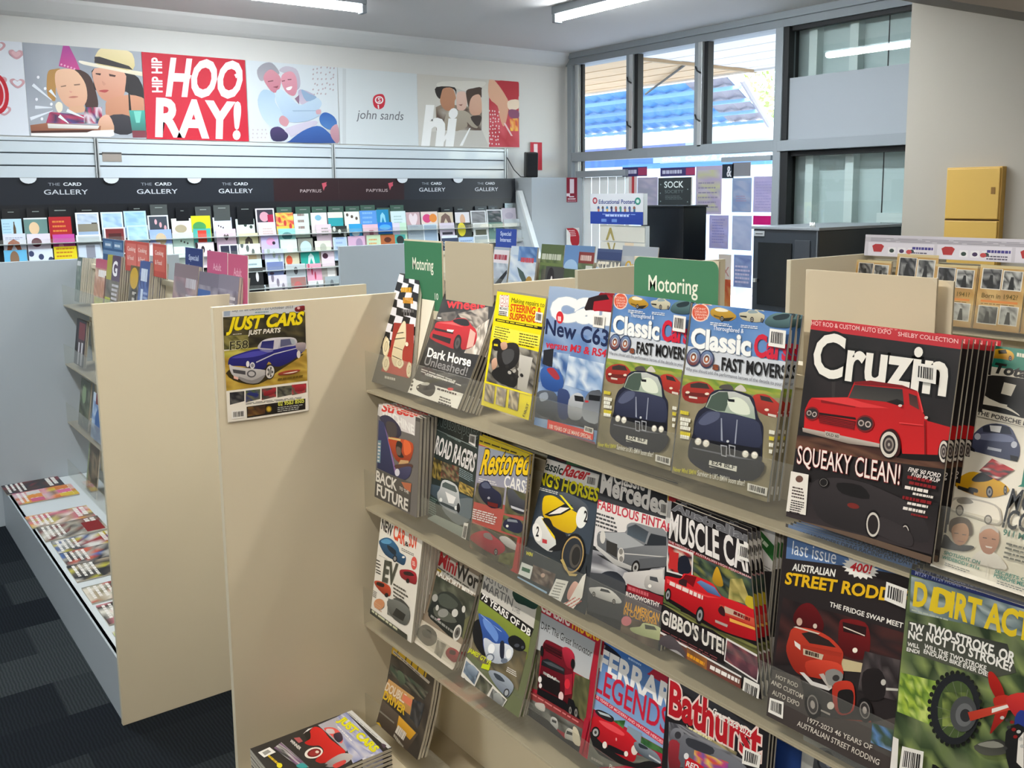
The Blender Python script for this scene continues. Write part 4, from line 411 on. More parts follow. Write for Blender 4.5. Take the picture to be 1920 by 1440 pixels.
'dirt':((1.045,0.5942,0.8393),(0,-0.99998,0.00608),(0.10376,0.00605,0.99458),0.215,0.2852,'p 5a6a4a 0 0 1000 0 1000 1000 0 1000|n 4a5a3c,3a4a30,6a7a4c,5c6c48,8a9a5c,2c3a28,707c58 16 20 3 0 0 1000 0 1000 1000 0 1000|n 8a9a9c,6a7c80,a8b4b4,4a5a54 9 5 5 11 31 652 -7 670 121 22 191|n a8c048,c8d878,7a9a38,5a7a30,8aa848 9 9 6 5 474 221 447 227 646 7 655|p 1f2a5c 9 -3 647 -43 655 11 8 24|t MY24_!__MY24_MODEL_YEAR_BETA,_HONDA,_KTM 8a90b0 2 0 0 3 32 18 620 -28 2 -18|t DIRT_ACTION e2c428 7 0 0 3 164 149 752 -27 2 -104|t D e2c428 7 0 0 3 37 154 83 -10 -1 -101|t D e2c428 7 0 0 3 137 148 136 -12 13 -99|b b8c0b0 1 50 3 33 172 232 -14 2 12|p 3a3c38-55584c 22 231 584 175 645 277 512 345 24 370|t TW f2f0ea 6 0 0 3 31 270 89 -9 0 -34|t NC f2f0ea 6 0 0 3 29 307 87 -9 0 -33|t WILL f2f0ea 5 0 0 3 30 344 73 -9 0 -18|t ENDI f2f0ea 5 0 0 3 29 367 78 -9 0 -16|t TWO-STROKE,_OR f2f0ea 6 0 0 3 140 251 491 -8 3 -43|t NOT_TO_STROKE? f2f0ea 6 0 0 3 137 287 485 -7 1 -37|t WILL_THE_TWO-STROKE f2f0ea 5 0 0 3 131 324 358 -7 2 -20|t ENDURO_BIKE_EVER_DIE? f2f0ea 5 0 0 3 132 346 379 -9 1 -18|e 20221f 488 483 11 -4 1 10|e 20221f 489 515 11 -4 1 10|e 20221f 484 548 11 -4 1 10|e 20221f 474 580 11 -4 1 10|e 20221f 457 611 11 -4 1 10|e 20221f 436 638 11 -4 1 10|e 20221f 411 660 12 -4 1 10|e 20221f 383 677 12 -4 1 10|e 20221f 353 688 12 -4 1 11|e 20221f 323 692 12 -4 1 11|e 20221f 293 689 12 -4 1 11|e 20221f 266 678 12 -4 1 11|e 20221f 242 661 12 -4 1 11|e 20221f 222 638 12 -4 1 11|e 20221f 208 610 12 -4 1 11|e 20221f 201 578 12 -4 1 11|e 20221f 199 544 12 -4 1 11|e 20221f 205 510 12 -4 1 11|e 20221f 216 476 12 -4 1 11|e 20221f 234 446 12 -4 1 11|e 20221f 256 418 12 -4 1 11|e 20221f 282 397 12 -4 1 11|e 20221f 311 381 12 -4 1 11|e 20221f 341 371 12 -4 1 11|e 20221f 371 369 12 -4 1 10|e 20221f 400 374 12 -4 1 10|e 20221f 426 385 11 -4 1 10|e 20221f 449 402 11 -4 1 10|e 20221f 467 425 11 -4 1 10|e 20221f 480 452 11 -4 1 10|e 24262a 347 529 137 -38 7 155|e 4a5c34 352 528 101 -28 6 124|n 6a7a40,4a5a30,8a9a50,35452a 6 6 9 268 480 415 433 435 574 288 625|p 8a8a80 399 532 451 507 453 508|p 8a8a80 398 535 444 561 446 562|p 8a8a80 396 539 418 609 420 610|p 8a8a80 392 542 378 642 380 643|p 8a8a80 388 543 332 653 334 654|p 8a8a80 384 543 289 639 291 640|p 8a8a80 381 541 258 602 260 603|p 8a8a80 379 538 244 551 247 552|p 8a8a80 380 535 252 495 255 496|p 8a8a80 382 531 280 447 282 448|p 8a8a80 386 528 320 415 323 416|p 8a8a80 390 527 366 406 368 407|p 8a8a80 394 527 408 421 410 422|p 8a8a80 397 529 438 457 441 458|e 4c4e50 399 532 73 -18 0 78|e 6a6c6e 404 534 48 -12 0 51|e 2f3032 411 534 29 -10 4 27|s b8241c-8a1814 508 319 536 310 590 354 618 420 591 429 526 374|s c03024-8a1a18 550 412 631 378 624 464 584 522 551 564 567 467|p d8523c-b03424 422 516 634 404 738 358 742 387 621 442 441 548|p e8e4dc 547 459 635 409 637 422 549 477|s d83a34-a82028 614 391 700 341 758 374 715 455 658 444|s 2a3a88 669 456 709 412 757 499 692 552|s 30302e-55564e 474 645 582 576 648 575 644 615 536 662|s 8a8a80 492 631 574 587 631 589 569 619|s 1f1f20 632 528 718 476 759 640 671 673|p e8e4dc 698 535 721 497 741 646 702 631|e c0c0bc 606 477 11 -4 1 7|e 3a3a3a 645 504 11 -4 1 7|e 8a2020 683 530 11 -4 1 7|e c0c0bc 721 556 10 -4 1 7|e 3a3a3a 633 477 11 -4 1 7|e 8a2020 671 504 11 -4 1 7|e c0c0bc 709 530 10 -4 1 7|e 3a3a3a 640 594 11 -4 1 7|e 8a2020 659 477 11 -4 1 7|e c0c0bc 697 504 11 -4 1 7|p f0ede6 71 790 201 768 204 872 65 908|p 2a2828 86 805 90 804 87 880 83 881|p 2a2828 94 803 101 802 99 877 92 879|p 2a2828 105 801 112 800 110 874 103 876|p 2a2828 118 799 125 798 123 871 117 873|p 2a2828 131 797 135 796 134 868 130 869|p 2a2828 139 795 146 794 145 865 139 867|p 2a2828 150 793 156 792 156 863 149 864|p 2a2828 163 791 172 789 173 859 163 861|p 2a2828 176 788 185 787 186 856 177 858|p ece8e2 11 766 46 766 58 936 12 937|t MY24 1c1c1c 5 0 0 3 258 828 313 -56 2 -25'),
'ev':((1.04,2.0002,0.5514),(0,-1,-0.00096),(0.15593,-0.00094,0.98777),0.2,0.2516,'p e6e0d4 0 0 1000 0 1000 1000 0 1000|t NEW 201c1c 7 0 0 3 31 121 275 23 3 -104|t CAR dc4a26 6 0 0 3 337 149 289 8 -7 -137|t & 201c1c 5 0 0 3 625 153 95 -3 -11 -41|t SUV dc4a26 6 0 0 3 716 136 189 -14 -28 -120|b 6a6860 2 50 3 557 190 304 -10 8 30|s 2f6a94-1c3c58 22 276 60 226 193 178 333 170 483 207 532 244 670 250 684 302 638 346 462 350 199 350|s 5a98c0 65 241 196 190 318 190 267 226 110 255|s 1a2c3c 231 243 435 251 429 301 263 285|e 17181a 437 332 52 -13 9 32|e 8a8a8a 437 332 30 -7 5 20|e e8e8e4 627 269 33 -8 3 10|e d8544c 874 266 63 -16 16 59|b f0d8d0 3 60 2 832 249 74 -3 12 44|b 8a8a80 1 50 2 52 386 276 -11 2 8|b 4a4642 1 70 0 -6 442 125 -6 1 18|b 4a4642 1 70 1 3 473 125 -6 1 18|b 4a4642 1 70 2 11 504 125 -7 1 18|b 4a4642 1 70 3 20 535 124 -7 1 18|b 4a4642 1 70 4 27 559 124 -7 1 18|t EV 4a4a40 7 0 8a8a7a 3 198 609 324 -41 8 -196|s b02434-7a1420 579 417 648 383 829 345 953 352 968 442 824 464 632 467|s 2a1418 672 401 816 364 913 378 716 421|e 1a1718 784 459 39 -10 6 21|s c84a2c-8a2c18 15 670 112 636 273 618 407 624 428 699 305 733 90 709|s 2c1a18 95 653 256 631 245 667 83 685|e 1a1718 342 719 45 -12 5 20|b 5a564e 1 70 0 470 562 377 -9 2 24|b 5a564e 1 70 1 480 596 359 -5 2 24|b 5a564e 1 70 2 489 630 341 -1 2 24|b 5a564e 1 70 3 498 664 323 3 2 24|n 6a6a64,8a8a82,3a3c3a,a8a8a0,55554e 8 7 9 387 735 885 692 889 849 410 892|s 3c3e3c-5a5c58 501 711 684 661 885 692 820 734 658 708|b 5a564e 4 40 4 17 753 105 -3 -2 68|s 787a74-4a4c48 375 772 585 701 869 699 924 787 824 880 504 882|p 2a2c2a 605 774 828 776 786 853 531 861|e c88a60 194 850 126 -35 14 50|b c8a080 3 40 2 91 851 204 -3 2 68|p 3a3c34 -5 946 905 947 917 995 -7 1002|b c8c8a8 1 75 22 41 947 844 4 -3 28'),
'mini':((1.07,1.804,0.5441),(0,-1,-0.00076),(0.26067,-0.00073,0.96543),0.17,0.2366,'p 8a7a68 0 0 1000 0 1000 1000 0 1000|p c8a828 37 -5 183 -4 235 36 34 54|p d8b830 177 -15 434 -8 457 38 206 42|p 8a5a28 420 -5 669 3 656 68 434 55|p c8b030 672 8 927 12 932 54 686 67|p cfc8bc -13 90 1061 109 1087 284 41 259|t Mini b8242c 6 0 0 3 35 202 448 11 -1 -129|t World 26221f 6 0 0 3 483 214 694 18 -20 -134|b 5a5648 1 70 2 53 218 1019 34 0 19|t RADFORD_MINI e8e4da 5 0 0 3 47 303 886 25 6 -66|n 55584a,3f4438,6a6c5c,48493e,2f332a 9 8 3 50 308 1092 295 1145 702 76 675|p c8a828 38 240 146 241 144 261 38 260|s 2f3430-1e2220 99 592 151 502 300 415 536 383 809 439 915 533 916 655 783 752 398 731 123 702|s 4a5048 232 470 397 417 690 444 575 522 301 542|s 55584f 198 593 498 555 766 597 548 654 267 664|e aaa8a0 157 514 64 -16 18 34|e c8c6be 266 586 34 -9 13 25|e 8a8a84 426 598 111 -29 19 38|e c8c6be 674 534 65 -17 18 35|e d0cec6 833 457 37 -9 15 30|e c8a8b0 370 676 39 -10 5 9|b 8a8a84 1 90 3 175 675 608 15 6 24|e d0ccc2 839 682 81 -17 10 75|e 6a6862 839 682 57 -12 7 52|e 3a3634 839 682 26 -5 3 24|p 6a6a4a 915 533 1025 456 1119 709 969 702|p c4baa8-d8d0c0 9 770 1140 751 1112 843 875 1117 7 1053|s 6a665c -17 880 135 788 398 794 472 874 320 954 48 939|s 4a4840 100 848 279 813 342 872 159 897|s a83038-7a2028 730 890 794 835 969 823 1047 861 964 933 778 925|s 3a1c1c 805 856 917 838 932 870 821 889|n 8a8478,a8a294,6a665c 4 3 5 488 845 703 836 681 977 503 966|e 6a6862 808 1058 101 -29 19 38|b 6a6458 2 60 2 183 1005 362 12 -32 34|b 6a6458 2 60 3 456 1029 259 13 -17 30'),
'aston':((1.058,1.587,0.5563),(0,-1,-0.00041),(0.20151,-0.0004,0.97949),0.205,0.2423,"p 6a7050 0 0 1000 0 1000 1000 0 1000|p 5a6a38 0 0 580 9 932 17 922 52 570 46|p d0ccc4 17 18 567 35 919 42 929 286 4 242|t ASTON 6a6a68 1 0 0 3 53 112 387 4 2 -70|t MARTIN 6a6a68 1 0 0 3 26 200 528 10 0 -75|t &_OTHERS 7a7a78 2 0 0 3 562 236 125 -5 0 -44|s 1f5040-12302a 520 93 586 30 752 26 931 50 902 123 743 138 600 147|p 123a30 588 35 932 17 934 59 717 47|p 1c1a1a 13 233 937 278 909 357 10 298|t 75_YEARS_OF_DB f2f0ea 5 0 0 3 29 286 869 69 7 -54|p 8a9a3c-707c38 11 303 909 357 923 545 17 434|n 6e6248,5a5444,7d7258,4e4a3c 8 6 3 -9 581 906 486 899 812 7 785|n 8a8070,6a6458,a09684 4 5 4 -119 382 31 407 50 770 7 785|s 15161a -15 560 11 494 94 457 197 494 195 563 342 673 246 728 67 673|s 3a62b4-24407c 38 428 126 413 305 403 534 432 636 488 679 562 636 631 462 701 254 680 174 569|s 6a92d8 133 433 294 441 421 491 419 558 299 530 173 490|s b8cce8 81 415 178 431 452 447 408 450|s dfe4ec-a8b0bc 208 604 267 574 402 575 561 523 690 525 701 598 626 668 469 726 311 718|s 23283a 479 539 539 520 587 647 522 647|e f4f6f8 364 633 53 -17 12 41|e f0f2f4 644 585 42 -14 11 38|e 6a7484 375 708 69 -23 11 35|e c8ccd4 375 708 48 -16 7 24|e 6a7484 602 659 51 -17 6 20|s 16181c 588 470 678 414 824 416 870 466 791 514 645 518|e 4a4e58 740 482 38 -12 4 14|e 4a4e58 829 469 22 -7 3 12|t JAMES'_GT_V8 d8e028 4 0 0 3 4 774 400 -9 12 -39|p c8d820 287 788 414 762 406 809 277 831|b d8d4cc 3 50 2 673 684 185 -9 -7 46|p d8d4ca -4 823 787 928 681 1142 -11 994|n 6a7a8a,8a98a8,4a5460 5 4 0 16 851 266 869 246 990 18 955|n 3a3c34,5a5a4a,7a786a 5 4 1 293 882 523 903 463 1035 261 1001|n 6a6c6a,8a8c88,4a4a48 5 4 2 539 919 768 935 721 1061 501 1050|s 9aa8b8-5a6878 61 882 146 853 246 876 217 932 99 927|s a8aaa6-6a6c6a 580 948 658 920 733 959 685 1009 595 998|s a4adb8-6a7482 409 820 486 782 633 764 785 777 837 812 798 892 741 912 536 875|s 3c444e 492 802 597 788 689 810 567 831|e 3a3c40 752 881 42 -15 10 33|e a0a4a8 752 881 27 -10 6 22|b 3a3a38 1 50 4 59 987 515 86 -6 19"),
'truck':((1.07,1.391,0.5536),(0,-0.9999,-0.01395),(0.14689,-0.0138,0.98906),0.1801,0.2415,'p b02438 0 0 1000 0 1000 1000 0 1000|p b02438 -21 1 941 -7 931 112 -28 111|t CLASSIC ece4e0 4 0 0 3 15 99 498 -3 -3 -102|t TRUCK e8b828 5 0 0 3 524 98 400 -15 5 -107|t S e8b828 5 0 0 3 928 82 53 -4 5 -87|p a8aeb4-c4c6c8 -26 116 929 102 905 413 -11 449|t DAF:_The_Great_Innovator 24221f 1 0 0 3 58 244 843 -12 3 -60|n 3c3830,5a5444,6a6450,4a4438 6 7 3 -14 439 107 423 122 754 -10 775|n 4a4c34,6a6844,585a3c,75724e 5 6 4 688 432 923 407 927 751 675 716|s 7c1828-4a0c16 120 387 149 325 210 301 486 287 632 284 662 368 652 454 689 607 636 729 537 752 148 767 134 534|p 5a1420-3a0a12 141 338 452 318 444 373 143 391|p 2a0a10 166 346 445 336 447 344 168 354|p 2a0a10 171 368 451 357 453 365 173 376|p 2a0a10 177 390 456 379 458 387 179 398|p 2a2c30-1a1a1e 145 487 225 452 524 442 527 494 134 534|p 50565c 158 494 294 462 506 453 510 468 258 495|p 1d1719 141 607 472 574 501 691 146 713|p a8a8a4 188 570 470 565 469 578 189 592|t DAF e8e4e0 3 0 0 3 260 592 150 -10 3 -24|s c83048-8a1c2c 447 299 523 265 632 284 657 390 561 420 483 361|p a82436 536 491 650 444 678 601 574 646|e f0d0d0 518 675 39 -13 9 37|e f4ece8 149 653 29 -9 6 26|e f4ece8 169 700 25 -8 5 20|e e03040 592 546 42 -14 9 39|p 16161a 127 730 586 694 651 703 643 758 129 784|p 16161a 637 645 718 639 797 715 867 752 627 774|e 1c1a1a 779 721 34 -12 12 47|e 8c8884 779 721 22 -8 8 31|e 3a3634 779 721 10 -3 3 14|e 1c1a1a 689 732 30 -11 11 44|e 8c8884 689 732 20 -7 7 29|e 3a3634 689 732 9 -3 3 13|e 1a1a1c 641 364 31 -10 9 38|e 1a1a1c 128 417 25 -8 11 44|p 8a2a30-9a4a48 6 792 906 748 920 805 0 860|b d88080 1 50 3 19 799 871 -35 -6 24|n 5a5c58,7a7a74,4a4a44,8a8a84 8 3 7 0 860 920 805 908 921 15 964|s e0e0dc-a0a09c 403 905 428 875 502 870 536 921 504 964 428 960|p 2a2c2e 427 896 502 886 501 907 428 917|s e0ded8-a09c94 655 931 693 875 794 870 797 921 761 986 664 969|p 2a2c2e 679 901 778 886 773 909 675 929|s c8c4bc 126 861 273 822 288 881 157 894|p 2a2826-1c1a1a -14 941 365 928 654 973 910 931 894 1029 1 1002|s d8d0b8 766 839 848 841 913 940 794 953|p b02438 918 714 995 707 944 990 901 1016'),
'ferrari':((1.07,1.2281,0.5477),(0,-0.99997,0.00714),(0.19073,0.00701,0.98162),0.2,0.2396,'p b8243c 0 0 1000 0 1000 1000 0 1000|p 2f62a8-8fb0d8 32 10 814 4 930 86 996 569 64 603|p 3a6cb4 32 10 813 0 828 65 52 124|p a8243a 807 7 930 86 933 131 680 124 707 106|s 1a1c2c 69 89 126 71 284 90 348 114 293 131 121 122|e 8a8a90 115 99 16 -5 3 13|t CLASSIC f0f0f0 3 0 0 3 418 28 225 4 7 -26|b a8c4e8 1 75 12 437 75 185 2 -3 20|t FERRARI f0f0f0 7 0 0 3 77 287 978 -6 1 -161|t LEGENDS c81f3c 2 0 0 3 77 457 924 4 -5 -179|p d0304c 87 484 974 504 969 548 87 519|t 70_YEARS_OF_MODERN_AND_VINTAGE_HEROES f4d0d4 3 0 0 3 102 509 865 31 4 -21|n 3a6a34,5a8a4a,2c5028 4 3 3 371 590 507 539 494 621 366 640|n 2c5a34,4a7a44 6 2 4 725 581 996 569 997 606 722 639|p 8a9cac 545 563 719 555 722 639 541 613|n 6a6c64,55574f,7a7a70 8 5 6 102 829 696 725 990 673 109 1068|s 1c1c1e 91 783 284 789 489 807 681 797 848 712 994 690 718 820 243 904|s d8202c-a01420 87 695 128 649 242 617 373 598 507 607 606 617 696 659 696 725 664 795 492 815 306 810 162 786|s 2a2428 119 613 164 581 298 567 367 576 343 614 210 629|p b8c4c8 150 596 299 572 335 583 188 608|s f05058 183 659 346 628 513 633 488 662 291 678|s 17141a 337 798 383 780 577 763 551 792 377 822|e 1c1a1a 165 761 54 -20 10 42|e b0b0b0 165 761 36 -14 7 28|e 3a3634 165 761 16 -6 3 12|e f0e8e0 302 807 28 -11 6 25|e f0e8e0 575 768 24 -9 5 19|e e0d8d0 667 703 38 -15 8 35|e f0a0a0 434 712 9 -3 3 12|s 8a94a0-4a545e 648 658 704 627 828 626 920 627 988 665 949 690 786 708 689 699|s 2c343c 706 636 798 628 816 640 728 660|p c8ccd0 838 669 981 667 977 680 841 682|b a8a49a 1 75 13 159 952 170 -14 -2 26|t Plus e8e4dc 2 0 0 3 399 950 73 -10 0 -34'),
'bbehind':((1.08,0.9752,0.5506),(0,-0.99991,0.01355),(0.09455,0.01349,0.99543),0.215,0.224,'p 1f3a78 0 0 1000 0 1000 1000 0 1000|n 1f3a78,2a4c92,18305f 5 6 2 0 0 1000 0 1000 1000 0 1000|p 1c1c20 -256 -35 -53 -76 639 45 -249 40|e 3a2438 722 78 35 -16 5 50'),
'bathurst':((1.05,1.0035,0.5869),(0,-0.99999,0.00351),(0.08891,0.00349,0.99603),0.205,0.2183,'p 201e22 0 0 1000 0 1000 1000 0 1000|p 3a3a40-26262a 7 7 214 -36 938 61 943 111 12 54|t Bathurst b81c28 6 0 f0d8d0 9 33 283 913 -37 -9 -243|t Great_Race_2023 f0eee8 4 0 0 3 473 105 371 15 7 -49|n 8a8060,a89a6a,6a6450,b8a878 8 3 2 230 308 735 277 718 339 205 377|b e8e0a8 1 75 13 255 297 249 -17 -3 30|n 6a6a70,8a8a90,55555c,4a4a52,9a9aa0 9 8 4 43 351 198 313 852 303 67 710|s 8a8c94-55565e 65 438 112 370 189 355 221 408 177 485 85 497|e 3a3a40 149 411 33 -15 3 28|s a83440-6a2028 65 497 175 467 194 650 86 701|s 7a7c84-5a5c66 194 400 318 355 599 330 787 334 792 385 231 632|s 3a3c44 257 382 504 346 487 409 264 445|n c84a80,e8a840,8a4a9a,d85a30,f0c860,7a5aa8 7 4 8 328 445 664 382 661 466 326 550|p c81c28 243 560 285 522 437 526 430 576 245 636|t RED f0f0f0 5 0 0 3 254 602 126 -21 9 -42|e e8e8ea 253 527 25 -11 2 24|p f0ede6 786 209 952 195 941 297 787 334|p 2a2828 806 226 818 224 817 303 806 305|p 2a2828 826 224 837 222 836 299 825 301|p 2a2828 846 221 857 220 855 295 844 297|p 2a2828 862 220 871 219 867 292 859 294|p 2a2828 875 218 887 217 883 289 872 291|p 2a2828 892 217 897 216 892 287 887 288|p 2a2828 902 215 910 215 904 285 897 286|p 2a2828 918 214 923 213 917 282 912 283'),
'nextmag':((1.06,0.747,0.5715),(0,-0.99981,0.0196),(0.10482,0.01949,0.9943),0.205,0.2451,'p a0a09c 0 0 1000 0 1000 1000 0 1000|n a8a8a4,8c8c88,b4b4b0 6 4 2 0 0 1000 0 1000 1000 0 1000|s 6a6c70-3a3c40 117 51 211 3 430 -9 538 19 133 195|e 2a2c32 192 85 67 -27 7 61|e 5a5e68 192 85 51 -20 5 49|e 8a90a0 220 85 27 -11 3 26'),
'justrow':((1.046,1.9619,0.274),(0,-1,-0.00019),(0.16962,-0.00019,0.98551),0.2,0.215,'p 3a3430 0 0 1000 0 1000 1000 0 1000|n 3c3630,4c443a,2c2824 5 8 2 0 0 1000 0 1000 1000 0 1000|b c8a018 1 75 11 15 46 936 -27 -28 155|p c8c0b0 -8 22 146 -33 187 0 15 46|b d8c8b8 2 50 2 176 -44 501 -40 22 87|p c8beb0 698 1 879 -6 865 60 684 67|p bfb6a8 36 127 921 167 899 198 28 162|b 3a3430 1 70 2 55 136 840 48 -4 13|n 2a2a28,4a4a40,6a6658,3a4a3c,1f1f1d 9 5 3 26 283 919 281 858 397 25 412|s 5a6a54-3a4438 201 313 329 296 413 373 298 434|p c89a60-a87c40 40 471 655 448 644 653 -11 668|t DOUBLE d8c8b0 5 0 0 3 -7 618 474 -32 26 -99|t DRIVER d8b020 5 0 0 3 1 712 528 -11 10 -93|p 1c2a34 669 504 881 493 867 682 651 681|n 2a2a2c,4a4a4a,1a2a34 5 5 5 630 474 895 427 847 721 644 653|p d87a58 413 499 633 488 622 569 416 576|p 5a4e42-3a3028 -46 731 441 738 888 764 717 1069 -12 992|p d8a030-b88418 427 744 843 768 763 880 441 864|b cfc6b8 1 75 6 463 823 259 11 -33 124|p 7a7468 -14 855 371 846 369 863 -19 874|b a09888 2 50 3 426 933 266 39 0 126|p c8a020-a88418 -11 1000 69 974 646 1163 628 1218 -5 1021|b 5a4a10 1 75 6 224 1020 322 95 -33 30'),
'jcflat':((0.714,2.0075,0.305),(0.00187,-1,0),(1,0.00187,-0),0.205,0.268,'p 33302e 0 0 1000 0 1000 1000 0 1000|p d8d8d4 -11 55 -17 -9 982 -7 981 34|b 8a8a88 1 50 2 17 39 900 -24 22 13|s 5a4a58 846 44 911 21 951 63|n cfcdd6,b4b6d0,e4e2e6,9aa0c8,8a90c4 8 7 3 22 171 -11 55 1002 93 1001 289|p b8b4bc 41 363 22 171 472 159 742 347 226 356|n d8d4da,b8b8cc,c8c8d8,a0a4c8,8088b8 7 6 5 45 205 232 200 955 140 987 380|t JUST_CARS f0e820 9 0 a8a010 3 93 185 858 -22 -34 -73|b f0ece8 1 60 2 213 218 489 8 12 21|s e02824-b81818 348 571 278 578 242 509 125 476 53 417 82 378 198 362 382 373 564 360 736 353 810 438 797 528 756 606 669 614 582 504 447 494 399 541|s f06058 149 345 202 272 330 254 479 278 558 325 461 337 304 344|s 4a3a4c-2a2434 335 314 352 254 494 284 525 337 434 343|s d8c8c8 184 333 234 284 325 302 276 350|e efe6da 533 581 24 -77 103 25|e 7a1a1c 536 578 18 -58 75 18|e a03030 536 578 13 -41 54 13|e e8d8c8 542 552 13 -13 24 9|s c8c0bc-8a8484 813 588 741 427 777 353 875 335 941 425 924 536|s d84a44 876 526 873 415 935 431 955 525|p e8e4e0 108 535 48 465 53 417 100 500|s 1f1d1c 104 518 109 470 242 509 249 544|s 33302e 564 678 756 606 842 560 829 648 679 794|n 6a6a68,b0aca8,3a3a3c,8a5a8a,5a5c60,c8c4c0 9 4 6 164 831 109 743 757 700 702 772|t WINNER ece8e0 4 0 0 3 153 679 234 -15 -24 -28|p b8585a 120 628 147 581 250 584 251 625|p f2efe8 136 968 119 855 256 841 272 953|p 9a9890 166 939 153 882 216 871 240 936|b d8b428 1 75 9 257 899 280 -24 13 27|e e8d828 521 893 20 -19 43 14|s 3aa0a0 636 780 639 720 748 712 702 772'),
'jc':((0.7225,2.0615,1.0845),(1,0,0),(0,0,1),0.2011,0.2593,'p efe9dc 0 0 1000 0 1000 1000 0 1000|p c8ccd0 14 -10 999 -1 994 80 10 51|p 9aa8bc 25 -9 94 -8 90 45 21 44|t Bay_to_Birdwood_-_22_October_2023 5a5a62 1 0 0 3 119 10 731 14 2 -26|b 7a98a8 1 75 12 386 27 184 4 -2 15|s 8a2430-5a1820 874 25 927 12 998 12 996 55 889 61|e e8b0b0 921 28 19 1 -1 12|n 2e2a20,4a4430,5c5436,23201a,3c3a28 10 8 2 8 51 1001 72 995 380 0 338|t JUST_CARS f0d818 8 10 4a4414 5 44 173 909 4 34 -108|t JUST_PARTS ece6d8 6 8 0 3 284 229 393 5 8 -39|b ccc4b0 1 90 2 111 207 135 2 -1 8|n 6a6434,7c7440,4a4a28,8a8248 8 5 3 4 215 289 229 292 355 0 338|t F58 3a3620 4 0 d8d4a0 5 64 344 217 2 7 -70|n b8ae4a,a89a3a,c8bc5a,9a9038 8 3 4 -1 351 595 347 1001 380 -1 429|n b89a3c,a8862e,c8a848,94782a,b08c34 10 8 5 0 413 1005 416 993 717 1 708|s 3a3014 41 524 88 621 325 687 484 661 601 604 911 486 925 461 584 517|s 2d2c86-1c1b5c 41 449 70 411 180 387 291 372 402 364 581 388 731 366 872 357 978 361 981 414 888 475 697 544 582 542 517 493 445 563 226 509 54 484|s d8d4d8-a8a4b0 402 364 422 315 485 287 599 279 806 291 874 318 871 370 731 375 581 388|p 23246a-3a3c7c 425 358 451 301 598 302 581 380|p c8c4cc 581 388 621 297 672 297 638 384|p 5a5c7c 678 302 805 304 837 358 668 370|p a8b0b8 793 301 851 316 854 355 813 356|s 4a48a8 80 420 279 387 434 384 523 409 331 434|s 7a78b0 413 374 581 392 523 409|p c8c4d0 367 479 590 423 870 395 871 402 589 433 369 490|s b8a8a8-6a6474 866 356 984 357 974 430 891 432|e d8d0c8 895 458 24 2 -2 36|e e8e4e4 266 491 20 2 -2 28|e dcd8d8 320 509 29 3 -2 29|e 8a8890 320 509 18 2 -1 18|s d6d2d0-9a9694 49 475 97 496 269 529 467 565 477 600 393 669 304 668 164 620 70 561|p 4a484c 84 520 234 551 232 585 92 554|e 5a585c 304 583 55 5 -2 34|e b8b4b4 304 583 38 4 -1 22|p e8b0a0 91 579 144 601 142 622 94 605|s 8a8684 155 594 306 643 465 608 393 669 282 670 174 630|e 2a2424 528 588 58 12 -17 66|e cfcac4 528 588 50 10 -15 57|e 8a8680 528 588 22 5 -7 26|e 4a4644 558 591 9 1 -1 12|e 4a4644 535 625 9 1 -1 12|e 4a4644 503 608 9 1 -1 12|e 4a4644 506 564 9 1 -1 12|e 4a4644 540 554 9 1 -1 12|s b04a34-7a2c20 636 607 764 594 910 604 808 633 646 630|s f0e0d0 681 619 869 611 809 624|b 6a5418 1 75 14 624 654 322 -2 -10 25|p efe9dc 1 710 993 717 982 1021 -3 989|n 3a3a3c,5a5a58,23242a 5 4 30 35 726 207 730 201 822 30 837|n 4a5a3c,3a4068,6a6a4a 5 4 31 223 728 398 732 392 823 217 836|n 5a4a44,a83438,3a3a34 5 4 32 414 731 593 735 588 824 409 836|n 6a6a5c,2c2c2c,5a5848 5 4 33 605 733 788 737 783 825 601 834|n a82c38,5a5a4c,c83c44 5 4 34 788 734 975 738 970 824 785 832|s a83038-701820 443 768 570 747 567 790 452 803|s b8303c-7a1c24 824 765 873 740 943 752 940 804 834 801|s 2a3270 231 762 287 751 375 778 340 795|b 4a4a48 2 40 3 215 837 734 21 1 21|p 1d1a18 224 876 954 881 948 982 222 978|n 5a3a20,7a5a2c,3a2a1c 5 3 9 234 881 447 885 442 966 229 966|e 8a7018 490 928 36 4 -2 29|e c8a838 490 928 23 3 -1 19|t 02_9583_8505 d8d858 5 0 0 3 603 911 331 5 5 -37|b d0d0c8 3 35 4 599 919 334 8 -3 52|p f0ede6 42 893 202 899 197 971 40 967|p 2a2828 61 905 65 905 64 953 59 953|p 2a2828 70 905 78 905 76 953 69 953|p 2a2828 83 906 91 906 89 953 81 953|p 2a2828 99 906 107 906 105 954 97 954|p 2a2828 115 907 120 907 117 954 113 954|p 2a2828 124 907 132 907 130 955 122 954|p 2a2828 137 907 145 908 143 955 135 955|p 2a2828 153 908 164 908 162 955 151 955|p 2a2828 169 909 181 909 178 956 167 956'),
'b0':((0.9996,4.9543,1.1),(0,-1,0),(0.13917,0,0.99027),0.1036,0.2184,'p 5a6a64 0 0 1000 0 1000 1000 0 1000|n 6a7a70,55655c,8a948c 6 9 22 0 180 1000 180 1000 1000 0 1000|b e8e8e8 1 80 6 80 70 840 0 0 130'),
